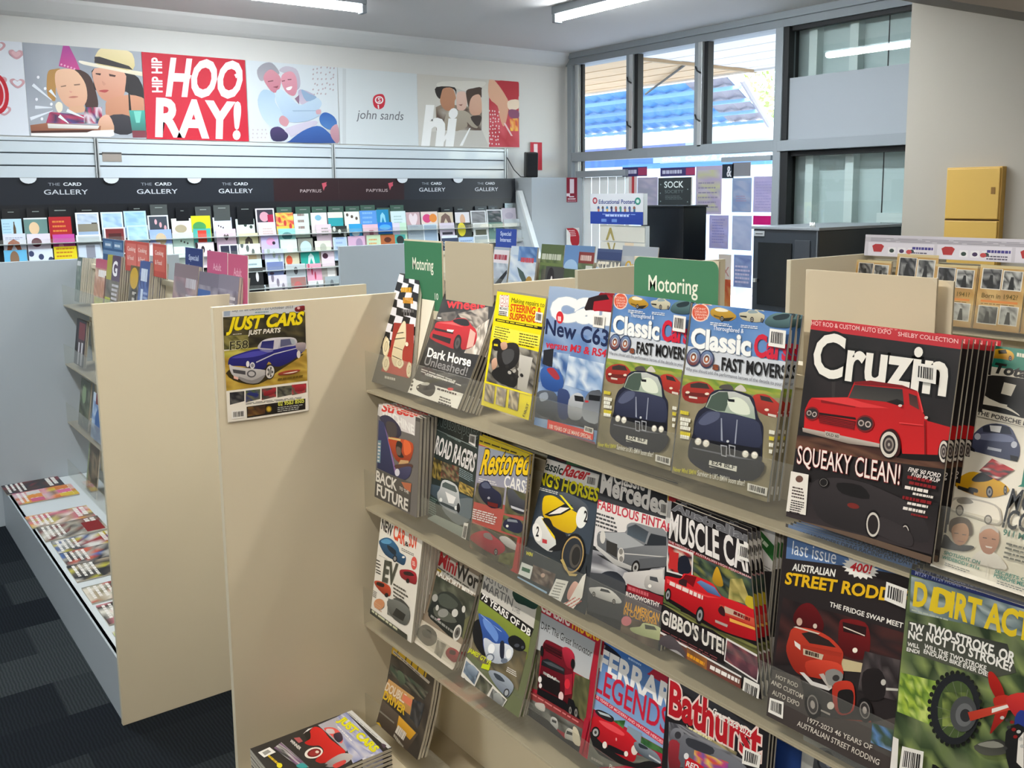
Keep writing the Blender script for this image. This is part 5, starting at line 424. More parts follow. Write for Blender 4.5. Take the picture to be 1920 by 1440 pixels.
'b1':((0.998,4.573,1.1),(0,-1,0),(0.13917,0,0.99027),0.213,0.2296,'p c06a78 0 0 1000 0 1000 1000 0 1000|n c89a84,b0826a,a87a64,d8b8a0 6 9 29 0 180 1000 180 1000 1000 0 1000|p b85a70 0 0 1000 0 1000 170 0 170|b f0ece6 1 80 3 300 190 650 0 0 170|e b88468 300 560 80 0 0 160|e b88468 520 560 80 0 0 160|e b88468 740 560 80 0 0 160|n c8c030,d8d848,a8a828 5 3 3 100 760 1000 760 1000 940 100 940|p 6a3a2c 860 300 1000 300 1000 1000 860 1000'),
'b2':((0.9941,4.3527,1.1),(0,-1,0),(0.13917,0,0.99027),0.2226,0.2583,'p 8a8a30 0 0 1000 0 1000 1000 0 1000|n 6a6458,7c766c,55524a,8a7a70 6 9 29 0 180 1000 180 1000 1000 0 1000|p a8a040 0 0 380 0 380 420 0 420|p 5a4a60 380 0 1000 0 1000 420 380 420|t G f0ecec 6 0 0 3 430 330 360 0 0 -230|n b8c050,98a038 4 3 5 0 720 420 720 420 960 0 960|b d0ccd0 6 55 4 480 460 500 0 0 440'),
'b3':((0.9979,3.9895,1.1),(0,-1,0),(0.13917,0,0.99027),0.1483,0.2308,'p 6a5a40 0 0 1000 0 1000 1000 0 1000|n 5a5448,7a7468,3a3630 6 9 22 0 180 1000 180 1000 1000 0 1000|e c8a030 420 220 400 0 0 190|b d0c8c0 5 50 6 350 430 450 0 0 530|p 282428 600 480 760 480 760 1000 600 1000'),
'b4':((0.9943,3.8433,1.1),(0,-1,0),(0.13917,0,0.99027),0.139,0.2566,'p 4a5c90 0 0 1000 0 1000 1000 0 1000|n 5a70a8,3a4a80,6a80b0,384470 6 9 29 0 180 1000 180 1000 1000 0 1000|b d8e0ec 1 80 3 180 90 640 0 0 240|p c8d4e4 260 430 480 430 480 820 260 820|b a8b8d8 5 50 7 520 450 430 0 0 350|p 3c3e88 0 860 1000 860 1000 1000 0 1000'),
'b5':((0.9938,3.3979,1.11),(0,-1,0),(0.13917,0,0.99027),0.2605,0.2605,'p 8a7a80 0 0 1000 0 1000 1000 0 1000|n 987a80,7a6a74,a8909a,8a8088,b09a98 6 9 36 0 180 1000 180 1000 1000 0 1000|b c8c4cc 1 80 4 520 160 430 0 0 160|b c8c4cc 6 50 3 560 380 380 0 0 320|p 5a4650 0 860 600 1000 0 1000'),
'b6':((0.9956,3.1347,1.11),(0,-1,0),(0.13917,0,0.99027),0.1911,0.247,'p 7a7484 0 0 1000 0 1000 1000 0 1000|n 8a8494,6a6474,a09aa8 6 9 22 0 180 1000 180 1000 1000 0 1000|p 4a6aa8 0 240 640 240 640 520 0 520|n b0a850,c0885a,a06a50 4 4 6 0 500 560 500 560 960 0 960|t 3 d8d8dc 4 0 0 3 700 560 260 0 0 -220'),
'b7':((0.9953,2.9436,1.11),(0,-1,0),(0.13917,0,0.99027),0.1777,0.249,'p 8a8494 0 0 1000 0 1000 1000 0 1000|n 928ca0,7a7488,a8a2b0,6a6474 6 9 29 0 180 1000 180 1000 1000 0 1000|t 45 e0dce0 4 0 0 3 30 600 420 0 0 -280|b d0ccd4 8 50 8 520 240 380 0 0 620'),
'g0':((1.0385,4.4912,1.3),(0,-1,0),(0.05234,0,0.99863),0.3532,0.1234,'p 3c5a80 0 0 1000 0 1000 1000 0 1000|p 5f7fa0 90 90 460 90 460 330 90 330|p 5f7fa0 560 90 930 90 930 330 560 330|b c8d4e0 1 80 4 130 160 280 0 0 110|b c8d4e0 1 80 6 590 160 310 0 0 110|p 6a88a8 0 420 1000 420 1000 560 0 560'),
'g1':((1.0384,4.112,1.3),(0,-1,0),(0.05234,0,0.99863),0.349,0.1268,'p b85048 0 0 1000 0 1000 1000 0 1000|p cc7066 70 90 480 90 480 820 70 820|p cc7066 530 90 940 90 940 820 530 820|t Cooking f0d8d0 2 0 0 3 100 330 340 0 0 -130|t &_Food f0d8d0 2 0 0 3 100 620 260 0 0 -130|t Cooking f0d8d0 2 0 0 3 560 330 340 0 0 -130|t &_Food f0d8d0 2 0 0 3 560 620 260 0 0 -130'),
'g2':((1.0384,3.7132,1.3),(0,-1,0),(0.05234,0,0.99863),0.1702,0.1269,'p b85048 0 0 1000 0 1000 1000 0 1000|p c86458 100 80 900 80 900 820 100 820|t Cooking f0d8d0 2 0 0 3 170 330 620 0 0 -130|t &_Food f0d8d0 2 0 0 3 170 620 500 0 0 -130'),
'g3':((1.0383,3.3197,1.3),(0,-1,0),(0.05234,0,0.99863),0.1851,0.1276,'p 2f3f78 0 0 1000 0 1000 1000 0 1000|t Special b8c4e0 3 0 0 3 200 330 560 0 0 -140|t Interest b8c4e0 3 0 0 3 200 590 540 0 0 -140'),
'g4':((1.0342,3.0924,1.22),(0,-1,0),(0.05234,0,0.99863),0.1901,0.2054,'p c05c84 0 0 1000 0 1000 1000 0 1000|t Adult e8b8cc 1 0 0 3 300 300 400 0 0 -110|b d890ac 1 50 1 260 440 480 0 0 80'),
'g5':((1.0333,2.8978,1.2),(0,-1,0),(0.05234,0,0.99863),0.1675,0.2241,'p c45c80 0 0 1000 0 1000 1000 0 1000|t Adult e8b8cc 1 0 0 3 300 300 400 0 0 -110'),
'b8':((0.965,4.9,0.8),(0,-1,0),(0.13917,0,0.99027),0.2,0.2222,'p 2a2430 0 0 1000 0 1000 1000 0 1000|n 3a2a34,241f2a,4a3038 6 9 22 0 180 1000 180 1000 1000 0 1000|p 7a3038 300 60 900 60 900 420 300 420|p d8d4d8 340 500 480 500 480 980 340 980|p d8d4d8 640 480 800 480 800 980 640 980|p 16141c 0 0 240 0 240 1000 0 1000'),
'b9':((0.955,4.86,0.5),(0,-1,0),(0.13917,0,0.99027),0.2,0.2323,'p 5a6450 0 0 1000 0 1000 1000 0 1000|n 4a5444,6a7460,3a3c38,7a7c6a 6 9 29 0 180 1000 180 1000 1000 0 1000|e 8aa07a 400 300 200 0 0 200'),
'b10':((0.945,4.56,0.5),(0,-1,0),(0.13917,0,0.99027),0.2,0.2121,'p c8d8e8 0 0 1000 0 1000 1000 0 1000|n 88a8d0,b8cce4,5a80b8 6 9 23 0 180 1000 180 1000 1000 0 1000|p 7a2c34 250 0 900 0 900 230 250 230|e 3a68a8 600 560 300 0 0 260'),
'b11':((0.935,4.7,0.21),(0,-1,0),(0.13917,0,0.99027),0.2,0.2525,'p 5a5040 0 0 1000 0 1000 1000 0 1000|n 6a5a48,4a4a38,8a7a60,3a382c 6 9 30 0 180 1000 180 1000 1000 0 1000|p 8a9a78 0 0 120 0 120 1000 0 1000'),
'fl0':((0.62,5.04,0.2065),(0,-1,0),(1,0,0),0.18,0.255,'p 2a2a34 0 0 1000 0 1000 1000 0 1000|n 2a2a34,7a2c34,3a2a24,55302c,1f2430 5 8 3 0 0 1000 0 1000 1000 0 1000|b f0ece6 2 70 0 60 60 880 0 0 200|b f0ece6 4 50 7 60 620 880 0 0 340'),
'fl1':((0.64,4.86,0.2065),(0,-1,0),(1,0,0),0.2,0.26,'p c86a30 0 0 1000 0 1000 1000 0 1000|n c86a30,d8b8c0,d8c030,8a6a58,b03a60,e0a0b0,e8883a 5 8 4 0 0 1000 0 1000 1000 0 1000|b f0ece6 2 70 1 60 60 880 0 0 200|b f0ece6 4 50 8 60 620 880 0 0 340|p d87a2a 60 80 330 80 330 300 60 300|p e06a98 370 80 640 80 640 300 370 300|p e0c030 680 80 950 80 950 300 680 300|p d8d4d0 60 560 330 560 330 780 60 780|p e08a30 370 560 640 560 640 780 370 780|p d05a80 680 560 950 560 950 780 680 780'),
'fl2':((0.63,4.46,0.2065),(0,-1,0),(1,0,0),0.18,0.255,'p b89a80 0 0 1000 0 1000 1000 0 1000|n b89a80,d06a80,e8d8d0,7a6a60,c8b860,e0a040 5 8 5 0 0 1000 0 1000 1000 0 1000|b f0ece6 2 70 2 60 60 880 0 0 200|b f0ece6 4 50 9 60 620 880 0 0 340'),
'fl3':((0.645,4.28,0.2065),(0,-1,0),(1,0,0),0.2,0.245,'p 8a8a84 0 0 1000 0 1000 1000 0 1000|n 8a8a84,5a5048,d8d4c8,7a2a2c,3a3838,b0a898 5 8 6 0 0 1000 0 1000 1000 0 1000|b f0ece6 2 70 3 60 60 880 0 0 200|b f0ece6 4 50 10 60 620 880 0 0 340|p 8a1c24 300 40 960 40 960 330 300 330'),
'fl4':((0.66,4.06,0.2065),(0,-1,0),(1,0,0),0.16,0.24,'p c8b830 0 0 1000 0 1000 1000 0 1000|n c8b830,8a8a84,e0ded8,4a4a50,3a5a98,a03038 5 8 7 0 0 1000 0 1000 1000 0 1000|b f0ece6 2 70 4 60 60 880 0 0 200|b f0ece6 4 50 11 60 620 880 0 0 340'),
'fl5':((0.66,3.9,0.2065),(0,-1,0),(1,0,0),0.16,0.245,'p 6a6a68 0 0 1000 0 1000 1000 0 1000|n 6a6a68,d05a40,4a70b0,b8b4ac,2c2c34,98908a 5 8 8 0 0 1000 0 1000 1000 0 1000|b f0ece6 2 70 5 60 60 880 0 0 200|b f0ece6 4 50 12 60 620 880 0 0 340'),
'fl6':((0.655,3.74,0.2065),(0,-1,0),(1,0,0),0.18,0.245,'p b8a890 0 0 1000 0 1000 1000 0 1000|n b8a890,3a3a3c,d8d4c8,c8c040,55504a,20242c 5 8 9 0 0 1000 0 1000 1000 0 1000|b f0ece6 2 70 6 60 60 880 0 0 200|b f0ece6 4 50 13 60 620 880 0 0 340'),
'fl7':((0.655,3.49,0.2065),(0,-1,0),(1,0,0),0.16,0.245,'p a8987c 0 0 1000 0 1000 1000 0 1000|n a8987c,4a4a48,c03a30,e0d8c8,7a7a60 5 8 10 0 0 1000 0 1000 1000 0 1000|b f0ece6 2 70 7 60 60 880 0 0 200|b f0ece6 4 50 14 60 620 880 0 0 340'),
'fl8':((0.66,3.3,0.2065),(0,-1,0),(1,0,0),0.18,0.24,'p 3c3c3c 0 0 1000 0 1000 1000 0 1000|n 3c3c3c,d88a90,8a8a70,e8e4d8,2a2a2a 5 8 11 0 0 1000 0 1000 1000 0 1000|b f0ece6 2 70 8 60 60 880 0 0 200|b f0ece6 4 50 15 60 620 880 0 0 340'),
'fl9':((0.655,3.06,0.2065),(0,-1,0),(1,0,0),0.17,0.245,'p e0b028 0 0 1000 0 1000 1000 0 1000|n e0b028,d87a90,3a3a34,a8c030,efe8e0 5 8 12 0 0 1000 0 1000 1000 0 1000|b f0ece6 2 70 9 60 60 880 0 0 200|b f0ece6 4 50 16 60 620 880 0 0 340'),
'm0':((2.7824,3.9028,1.1),(0,-1,0),(0.13917,0,0.99027),0.1341,0.2339,'p a8b0bc 0 0 1000 0 1000 1000 0 1000|n b0b8c4,98a4b4,c8d0d8 6 9 22 0 180 1000 180 1000 1000 0 1000|p e0d8dc 0 60 1000 60 1000 350 0 350|b a83848 1 80 8 60 150 880 0 0 140|p 2c2e34 80 900 600 640 950 480 980 560 560 860 200 980|p b06a70 0 900 1000 900 1000 1000 0 1000'),
'm1':((2.781,3.755,1.1),(0,-1,0),(0.13917,0,0.99027),0.2123,0.244,'p c8d4e0 0 0 1000 0 1000 1000 0 1000|n d4dee8,b8c8dc,a8bcd8,e0e6ec 6 9 29 0 180 1000 180 1000 1000 0 1000|n 5a80b8,4a70a8,88a8d0 5 3 4 300 0 1000 0 1000 300 300 300|b d04a50 1 80 7 420 210 540 0 0 120|p 4a5c58 300 420 560 520 760 720 600 760 420 600|e b08a40 800 700 120 0 0 110|p 8a6a50 200 840 760 780 900 860 560 900'),
'm2':((2.7826,3.5091,1.13),(0,-1,0),(0.13917,0,0.99027),0.1721,0.2327,'p 5a6a44 0 0 1000 0 1000 1000 0 1000|n 50603c,6a7a4c,445434,7a8858 6 9 29 0 180 1000 180 1000 1000 0 1000|b c8ccb8 1 80 8 60 180 900 0 0 150|p 6f8048 0 380 1000 380 1000 440 0 440|n 3a4434,6a6458,4a4c40 4 5 8 100 520 900 520 900 1000 100 1000'),
'm3':((2.7823,3.3331,1.13),(0,-1,0),(0.13917,0,0.99027),0.2088,0.2348,'p 6a8cb8 0 0 1000 0 1000 1000 0 1000|n 5a6a50,7a8a60,4a5a44,6a7a50 6 9 29 0 180 1000 180 1000 1000 0 1000|p 6a90c4 0 0 500 0 500 420 0 420|p 8a3a38 500 120 1000 120 1000 340 500 340|b e0c8c0 1 80 4 560 170 380 0 0 130|p b89a3c 300 700 700 560 1000 620 1000 800 400 860|e a8c8e8 260 480 250 0 0 200|p d0d4cc 760 380 980 380 980 560 760 560'),
'm4':((2.7834,3.1064,1.13),(0,-1,0),(0.13917,0,0.99027),0.159,0.2268,'p 4a5a84 0 0 1000 0 1000 1000 0 1000|n 8a8a84,a8a498,6a6a68 6 9 22 0 180 1000 180 1000 1000 0 1000|p 3a4a78 0 60 1000 60 1000 220 0 220|t STEAM ece4d0 6 0 3a4a78 3 40 520 920 0 0 -260|n b08a50,c89a58,8a5a3a 4 3 4 100 580 800 580 800 960 100 960|e b8cce0 60 560 160 0 0 200'),
'm5':((2.7808,2.9442,1.13),(0,-1,0),(0.13917,0,0.99027),0.2147,0.2461,'p a8b0bc 0 0 1000 0 1000 1000 0 1000|n b0b4b8,98a0a8,c0c4c8 6 9 22 0 180 1000 180 1000 1000 0 1000|t Outback d8a820 5 8 0 3 120 420 760 0 0 -150|t 4WD d8a820 5 0 0 3 180 640 480 0 0 -170|p 8a3038 760 320 1000 320 1000 420 760 420'),
'm6':((2.7195,3.4217,0.9),(0,-1,0),(0.13917,0,0.99027),0.1337,0.3631,'p 4a4a48 0 0 1000 0 1000 1000 0 1000|n 5a5454,6a3a48,3a4038,7a7468,4a5a3c 6 9 36 0 180 1000 180 1000 1000 0 1000|e 2a2428 300 160 200 0 0 150|e e8e4e0 360 170 50 0 0 50|p 7a4a58 250 330 420 300 420 620 260 620'),
'm7':((2.7199,3.288,0.9),(0,-1,0),(0.13917,0,0.99027),0.1128,0.36,'p 4c5a3c 0 0 1000 0 1000 1000 0 1000|n 5a6a44,3a4434,7a8058,8a8a60,44503a 6 9 36 0 180 1000 180 1000 1000 0 1000|p b8b888 100 200 400 150 700 300 500 500 150 450'),
'g6':((2.825,3.9071,1.33),(0,-1,0),(0.05234,0,0.99863),0.1783,0.0958,'p 2e4aa0 0 0 1000 0 1000 1000 0 1000|t Special c8d4f0 3 0 0 3 220 360 520 0 0 -210|t Interest c8d4f0 3 0 0 3 220 690 520 0 0 -210'),
'hdr':((3.235,2.045,1.352),(0,-1,0),(0.06976,0,0.99756),0.795,0.0802,'p c8c4cc 0 0 1000 0 1000 1000 0 1000|p b8b4bc 0 120 1000 120 1000 330 0 330|b 8a8690 3 40 3 30 130 870 0 0 190|p d8d4dc 20 360 350 360 350 980 20 980|p b03a3c 40 520 56 430 88 430 102 520 90 800 50 800|p e4e2e6 124 560 162 560 162 860 124 860|e 3a4a44 143 720 12 0 0 90|p e4e2e6 174 560 212 560 212 860 174 860|e 4a3a5a 193 720 12 0 0 90|p e4e2e6 224 560 262 560 262 860 224 860|e 3a5050 243 720 12 0 0 90|e c05050 230 740 14 0 0 100|b 4a4488 1 80 18 245 490 105 0 0 150|b 5a5668 2 50 2 245 720 95 0 0 220|p d8d4dc 365 360 695 360 695 980 365 980|p b03a3c 385 520 401 430 433 430 447 520 435 800 395 800|p e4e2e6 469 560 507 560 507 860 469 860|e 3a4a44 488 720 12 0 0 90|p e4e2e6 519 560 557 560 557 860 519 860|e 4a3a5a 538 720 12 0 0 90|p e4e2e6 569 560 607 560 607 860 569 860|e 3a5050 588 720 12 0 0 90|e c05050 575 740 14 0 0 100|b 4a4488 1 80 18 590 490 105 0 0 150|b 5a5668 2 50 3 590 720 95 0 0 220|p d8d4dc 710 360 1040 360 1040 980 710 980|p b03a3c 730 520 746 430 778 430 792 520 780 800 740 800|p e4e2e6 814 560 852 560 852 860 814 860|e 3a4a44 833 720 12 0 0 90|p e4e2e6 864 560 902 560 902 860 864 860|e 4a3a5a 883 720 12 0 0 90|p e4e2e6 914 560 952 560 952 860 914 860|e 3a5050 933 720 12 0 0 90|e c05050 920 740 14 0 0 100|b 4a4488 1 80 18 935 490 105 0 0 150|b 5a5668 2 50 4 935 720 95 0 0 220'),
'w0':((3.2,2.07,1.12),(0,-1,0),(0.13917,0,0.99027),0.145,0.2171,'p c09a60 0 0 1000 0 1000 1000 0 1000|n c8a468,b89050,d0b078,b08a58 5 8 5 0 0 1000 0 1000 1000 0 1000|p cbb98a 0 0 1000 0 1000 40 0 40|p dcd8cc 58 46 502 52 496 376 54 370|n 4a4a4c,8a8a88,2a2a2c 5 5 57 80 60 480 60 480 360 80 360|p 2c2c2c 200 360 240 150 300 150 340 360|p dcd8cc 518 66 942 72 936 376 514 370|n 6a6a68,b8b8b4,3a3c3c 5 5 58 540 80 920 80 920 360 540 360|p 2c2c2c 654 360 692 164 749 164 787 360|p dcd8cc 68 626 512 632 506 916 64 910|n 5a5a58,8a8a86,3a3a3a 5 5 59 90 640 490 640 490 900 90 900|p 2c2c2c 210 900 250 718 310 718 350 900|p dcd8cc 538 606 942 612 936 906 534 900|n 9a9a98,c0c0bc,6a6a68,b0b0ac 5 5 60 560 620 920 620 920 890 560 890|p 2c2c2c 668 890 704 701 758 701 794 890|t Born_in_1939? 6a5a2c 2 0 0 3 110 505 780 0 0 -70|p d88848 100 540 900 540 900 575 100 575|b 8a6a3c 1 50 4 110 585 770 0 0 25'),
'w1':((3.2,1.905,1.12),(0,-1,0),(0.13917,0,0.99027),0.16,0.2474,'p c09a60 0 0 1000 0 1000 1000 0 1000|n c8a468,b89050,d0b078,b08a58 5 8 5 0 0 1000 0 1000 1000 0 1000|p cbb98a 0 0 1000 0 1000 40 0 40|p dcd8cc 58 46 502 52 496 376 54 370|n 4a4a4c,8a8a88,2a2a2c 5 5 48 80 60 480 60 480 360 80 360|p 2c2c2c 200 360 240 150 300 150 340 360|p dcd8cc 518 66 942 72 936 376 514 370|n 6a6a68,b8b8b4,3a3c3c 5 5 49 540 80 920 80 920 360 540 360|p 2c2c2c 654 360 692 164 749 164 787 360|p dcd8cc 68 626 512 632 506 916 64 910|n 5a5a58,8a8a86,3a3a3a 5 5 50 90 640 490 640 490 900 90 900|p 2c2c2c 210 900 250 718 310 718 350 900|p dcd8cc 538 606 942 612 936 906 534 900|n 9a9a98,c0c0bc,6a6a68,b0b0ac 5 5 51 560 620 920 620 920 890 560 890|p 2c2c2c 668 890 704 701 758 701 794 890|t Born_in_1940? 6a5a2c 2 0 0 3 110 505 780 0 0 -70|p d88848 100 540 900 540 900 575 100 575|b 8a6a3c 1 50 4 110 585 770 0 0 25'),
'w2':((3.2,1.752,1.12),(0,-1,0),(0.13917,0,0.99027),0.152,0.2171,'p c09a60 0 0 1000 0 1000 1000 0 1000|n c8a468,b89050,d0b078,b08a58 5 8 5 0 0 1000 0 1000 1000 0 1000|p cbb98a 0 0 1000 0 1000 40 0 40|p dcd8cc 58 46 502 52 496 376 54 370|n 4a4a4c,8a8a88,2a2a2c 5 5 49 80 60 480 60 480 360 80 360|p 2c2c2c 200 360 240 150 300 150 340 360|p dcd8cc 518 66 942 72 936 376 514 370|n 6a6a68,b8b8b4,3a3c3c 5 5 50 540 80 920 80 920 360 540 360|p 2c2c2c 654 360 692 164 749 164 787 360|p dcd8cc 68 626 512 632 506 916 64 910|n 5a5a58,8a8a86,3a3a3a 5 5 51 90 640 490 640 490 900 90 900|p 2c2c2c 210 900 250 718 310 718 350 900|p dcd8cc 538 606 942 612 936 906 534 900|n 9a9a98,c0c0bc,6a6a68,b0b0ac 5 5 52 560 620 920 620 920 890 560 890|p 2c2c2c 668 890 704 701 758 701 794 890|t Born_in_1941? 6a5a2c 2 0 0 3 110 505 780 0 0 -70|p d88848 100 540 900 540 900 575 100 575|b 8a6a3c 1 50 4 110 585 770 0 0 25'),
'w3':((3.2,1.592,1.12),(0,-1,0),(0.13917,0,0.99027),0.155,0.2222,'p c09a60 0 0 1000 0 1000 1000 0 1000|n c8a468,b89050,d0b078,b08a58 5 8 5 0 0 1000 0 1000 1000 0 1000|p cbb98a 0 0 1000 0 1000 40 0 40|p dcd8cc 58 46 502 52 496 376 54 370|n 4a4a4c,8a8a88,2a2a2c 5 5 50 80 60 480 60 480 360 80 360|p 2c2c2c 200 360 240 150 300 150 340 360|p dcd8cc 518 66 942 72 936 376 514 370|n 6a6a68,b8b8b4,3a3c3c 5 5 51 540 80 920 80 920 360 540 360|p 2c2c2c 654 360 692 164 749 164 787 360|p dcd8cc 68 626 512 632 506 916 64 910|n 5a5a58,8a8a86,3a3a3a 5 5 52 90 640 490 640 490 900 90 900|p 2c2c2c 210 900 250 718 310 718 350 900|p dcd8cc 538 606 942 612 936 906 534 900|n 9a9a98,c0c0bc,6a6a68,b0b0ac 5 5 53 560 620 920 620 920 890 560 890|p 2c2c2c 668 890 704 701 758 701 794 890|t Born_in_1942? 6a5a2c 2 0 0 3 110 505 780 0 0 -70|p d88848 100 540 900 540 900 575 100 575|b 8a6a3c 1 50 4 110 585 770 0 0 25'),
'w4':((3.2,1.43,1.12),(0,-1,0),(0.13917,0,0.99027),0.15,0.2222,'p c09a60 0 0 1000 0 1000 1000 0 1000|n c8a468,b89050,d0b078,b08a58 5 8 5 0 0 1000 0 1000 1000 0 1000|p cbb98a 0 0 1000 0 1000 40 0 40|p dcd8cc 58 46 502 52 496 376 54 370|n 4a4a4c,8a8a88,2a2a2c 5 5 51 80 60 480 60 480 360 80 360|p 2c2c2c 200 360 240 150 300 150 340 360|p dcd8cc 518 66 942 72 936 376 514 370|n 6a6a68,b8b8b4,3a3c3c 5 5 52 540 80 920 80 920 360 540 360|p 2c2c2c 654 360 692 164 749 164 787 360|p dcd8cc 68 626 512 632 506 916 64 910|n 5a5a58,8a8a86,3a3a3a 5 5 53 90 640 490 640 490 900 90 900|p 2c2c2c 210 900 250 718 310 718 350 900|p dcd8cc 538 606 942 612 936 906 534 900|n 9a9a98,c0c0bc,6a6a68,b0b0ac 5 5 54 560 620 920 620 920 890 560 890|p 2c2c2c 668 890 704 701 758 701 794 890|t Born_in_1943? 6a5a2c 2 0 0 3 110 505 780 0 0 -70|p d88848 100 540 900 540 900 575 100 575|b 8a6a3c 1 50 4 110 585 770 0 0 25'),
'sg0':((1.19,2.04,1.32),(0,-1,0),(0,0,1),0.175,0.171,'p 3c7a58 0 0 1000 0 1000 1000 0 1000|p d8d0b8 0 0 1000 0 1000 22 0 22|t Motoring eef0e0 2 0 0 3 220 430 560 0 0 -170|t 10 e0e8dc 2 0 0 3 800 830 90 0 0 -90'),
'sg1':((1.19,1.215,1.36),(0,-1,0),(0,0,1),0.198,0.126,'p 47805e 0 1000 0 120 2 97 6 74 13 53 23 35 36 20 49 9 64 2 80 0 920 0 936 2 951 9 964 20 977 35 987 53 994 74 998 97 1000 120 1000 1000|t Motoring eef0e0 2 0 0 3 185 470 590 0 0 -215|t Cars d8e4d8 1 0 0 3 350 710 220 0 0 -130|t 10 e8eee4 3 0 0 3 775 790 85 0 0 -120'),
'sg2':((1.19,1.851,1.3),(0,-1,0),(0,0,1),0.191,0.192,'p b5ab94 0 1000 0 70 1 56 5 43 10 31 18 21 27 12 37 5 48 1 60 0 940 0 952 1 963 5 973 12 982 21 990 31 995 43 999 56 1000 70 1000 1000'),
'sg3':((1.19,0.848,1.3),(0,-1,0),(0,0,1),0.205,0.183,'p cdbfa4 0 1000 0 90 1 72 5 56 12 40 21 26 31 15 43 7 56 2 70 0 930 0 944 2 957 7 969 15 979 26 988 40 995 56 999 72 1000 90 1000 1000'),
'sg4':((1.205,0.85,1.3),(0,-1,0),(0,0,1),0.222,0.179,'p d8cbb0 0 1000 0 90 2 72 6 56 13 40 23 26 36 15 49 7 64 2 80 0 920 0 936 2 951 7 964 15 977 26 987 40 994 56 998 72 1000 90 1000 1000'),
'p0':((0.2795,6.19,1.975),(1,0,0),(0,0,1),0.7932,0.538,'p dcdfe6 0 0 1000 0 1000 1000 0 1000|s c89aa0 20 155 -24 105 -27 67 -2 53 20 75 42 53 66 67 64 105|s d8aeb4 20 132 -8 101 -9 77 6 69 20 82 33 69 49 77 47 101|s c89aa0 140 161 96 111 93 73 118 59 140 81 162 59 187 73 184 111|s dcdfe6 140 138 113 107 111 83 126 75 140 88 153 75 169 83 167 107|s c89aa0 265 107 221 58 218 19 243 5 265 27 287 5 312 19 309 58|s d8aeb4 265 84 238 53 236 30 251 21 265 35 279 21 294 30 292 53|s c89aa0 356 184 312 135 309 96 334 82 356 104 378 82 402 96 400 135|s dcdfe6 356 161 328 131 327 107 342 98 356 112 369 98 385 107 383 131|s c89aa0 480 124 436 74 434 36 458 22 480 44 502 22 527 36 524 74|s d8aeb4 480 101 453 70 451 46 467 38 480 51 494 38 509 46 508 70|s c89aa0 625 148 581 98 578 60 603 46 625 68 647 46 672 60 669 98|s dcdfe6 625 125 598 94 596 70 611 61 625 75 638 61 654 70 652 94|s c89aa0 733 148 689 99 687 60 711 46 733 68 755 46 780 60 777 99|s d8aeb4 733 125 706 94 704 71 720 62 733 76 747 62 762 71 761 94|s c89aa0 841 116 797 66 794 28 819 14 841 36 863 14 887 28 885 66|s dcdfe6 841 93 813 62 812 38 827 29 841 43 854 29 870 38 868 62|s c89aa0 955 187 911 138 909 99 933 86 955 108 977 86 1002 99 999 138|s d8aeb4 955 164 928 134 926 110 942 101 955 115 969 101 984 110 983 134|s c89aa0 31 475 -13 425 -16 387 9 373 31 395 53 373 78 387 75 425|s dcdfe6 31 452 4 421 2 397 17 389 31 402 45 389 60 397 58 421|s c89aa0 152 407 108 357 105 319 130 305 152 327 174 305 199 319 196 357|s d8aeb4 152 384 125 353 123 329 138 321 152 334 165 321 181 329 179 353|s c89aa0 270 460 226 410 224 372 248 358 270 380 292 358 317 372 314 410|s dcdfe6 270 437 243 406 241 382 257 374 270 387 284 374 299 382 298 406|s c89aa0 367 404 323 354 320 316 345 302 367 324 389 302 414 316 411 354|s d8aeb4 367 381 340 350 338 326 353 318 367 331 381 318 396 326 394 350|s c89aa0 505 448 461 398 458 360 483 346 505 368 527 346 551 360 549 398|s dcdfe6 505 425 477 394 476 370 491 362 505 375 518 362 534 370 532 394|s c89aa0 614 488 570 439 567 400 592 387 614 409 636 387 661 400 658 439|s d8aeb4 614 465 586 435 585 411 600 402 614 416 627 402 643 411 641 435|s c89aa0 729 493 685 443 682 405 707 391 729 413 751 391 775 405 773 443|s dcdfe6 729 470 701 439 700 415 715 407 729 420 742 407 758 415 756 439|s c89aa0 831 481 787 431 784 393 809 379 831 401 853 379 878 393 875 431|s d8aeb4 831 458 804 427 802 403 817 395 831 408 844 395 860 403 858 427|s c89aa0 948 494 904 445 901 406 926 392 948 414 970 392 995 406 992 445|s dcdfe6 948 471 921 440 919 417 934 408 948 422 961 408 977 417 975 440|s c89aa0 45 710 1 661 -2 622 23 608 45 630 67 608 92 622 89 661|s d8aeb4 45 687 18 657 16 633 32 624 45 638 59 624 74 633 72 657|s c89aa0 130 722 86 673 84 634 108 620 130 642 152 620 177 634 174 673|s dcdfe6 130 699 103 669 101 645 117 636 130 650 144 636 159 645 158 669|s c89aa0 279 744 235 695 232 656 257 642 279 664 301 642 325 656 323 695|s d8aeb4 279 721 251 690 250 667 265 658 279 672 292 658 308 667 306 690|s c89aa0 380 731 336 681 333 643 358 629 380 651 402 629 427 643 424 681|s dcdfe6 380 708 353 677 351 653 366 645 380 658 394 645 409 653 407 677|s c89aa0 490 739 446 690 444 651 468 637 490 659 512 637 537 651 534 690|s d8aeb4 490 716 463 685 461 662 477 653 490 667 504 653 519 662 518 685|s c89aa0 599 759 555 710 552 671 577 657 599 679 621 657 646 671 643 710|s dcdfe6 599 736 572 705 570 681 585 673 599 687 613 673 628 681 626 705|s c89aa0 723 791 679 741 677 703 701 689 723 711 745 689 770 703 767 741|s d8aeb4 723 768 696 737 694 713 710 705 723 718 737 705 752 713 751 737|s c89aa0 842 793 798 744 796 705 820 692 842 714 864 692 889 705 886 744|s dcdfe6 842 770 815 740 813 716 829 707 842 721 856 707 871 716 870 740|e c02030 800 560 85 0 0 220|e e8c8cc 800 560 60 0 0 170|e c02030 800 560 50 0 0 150'),
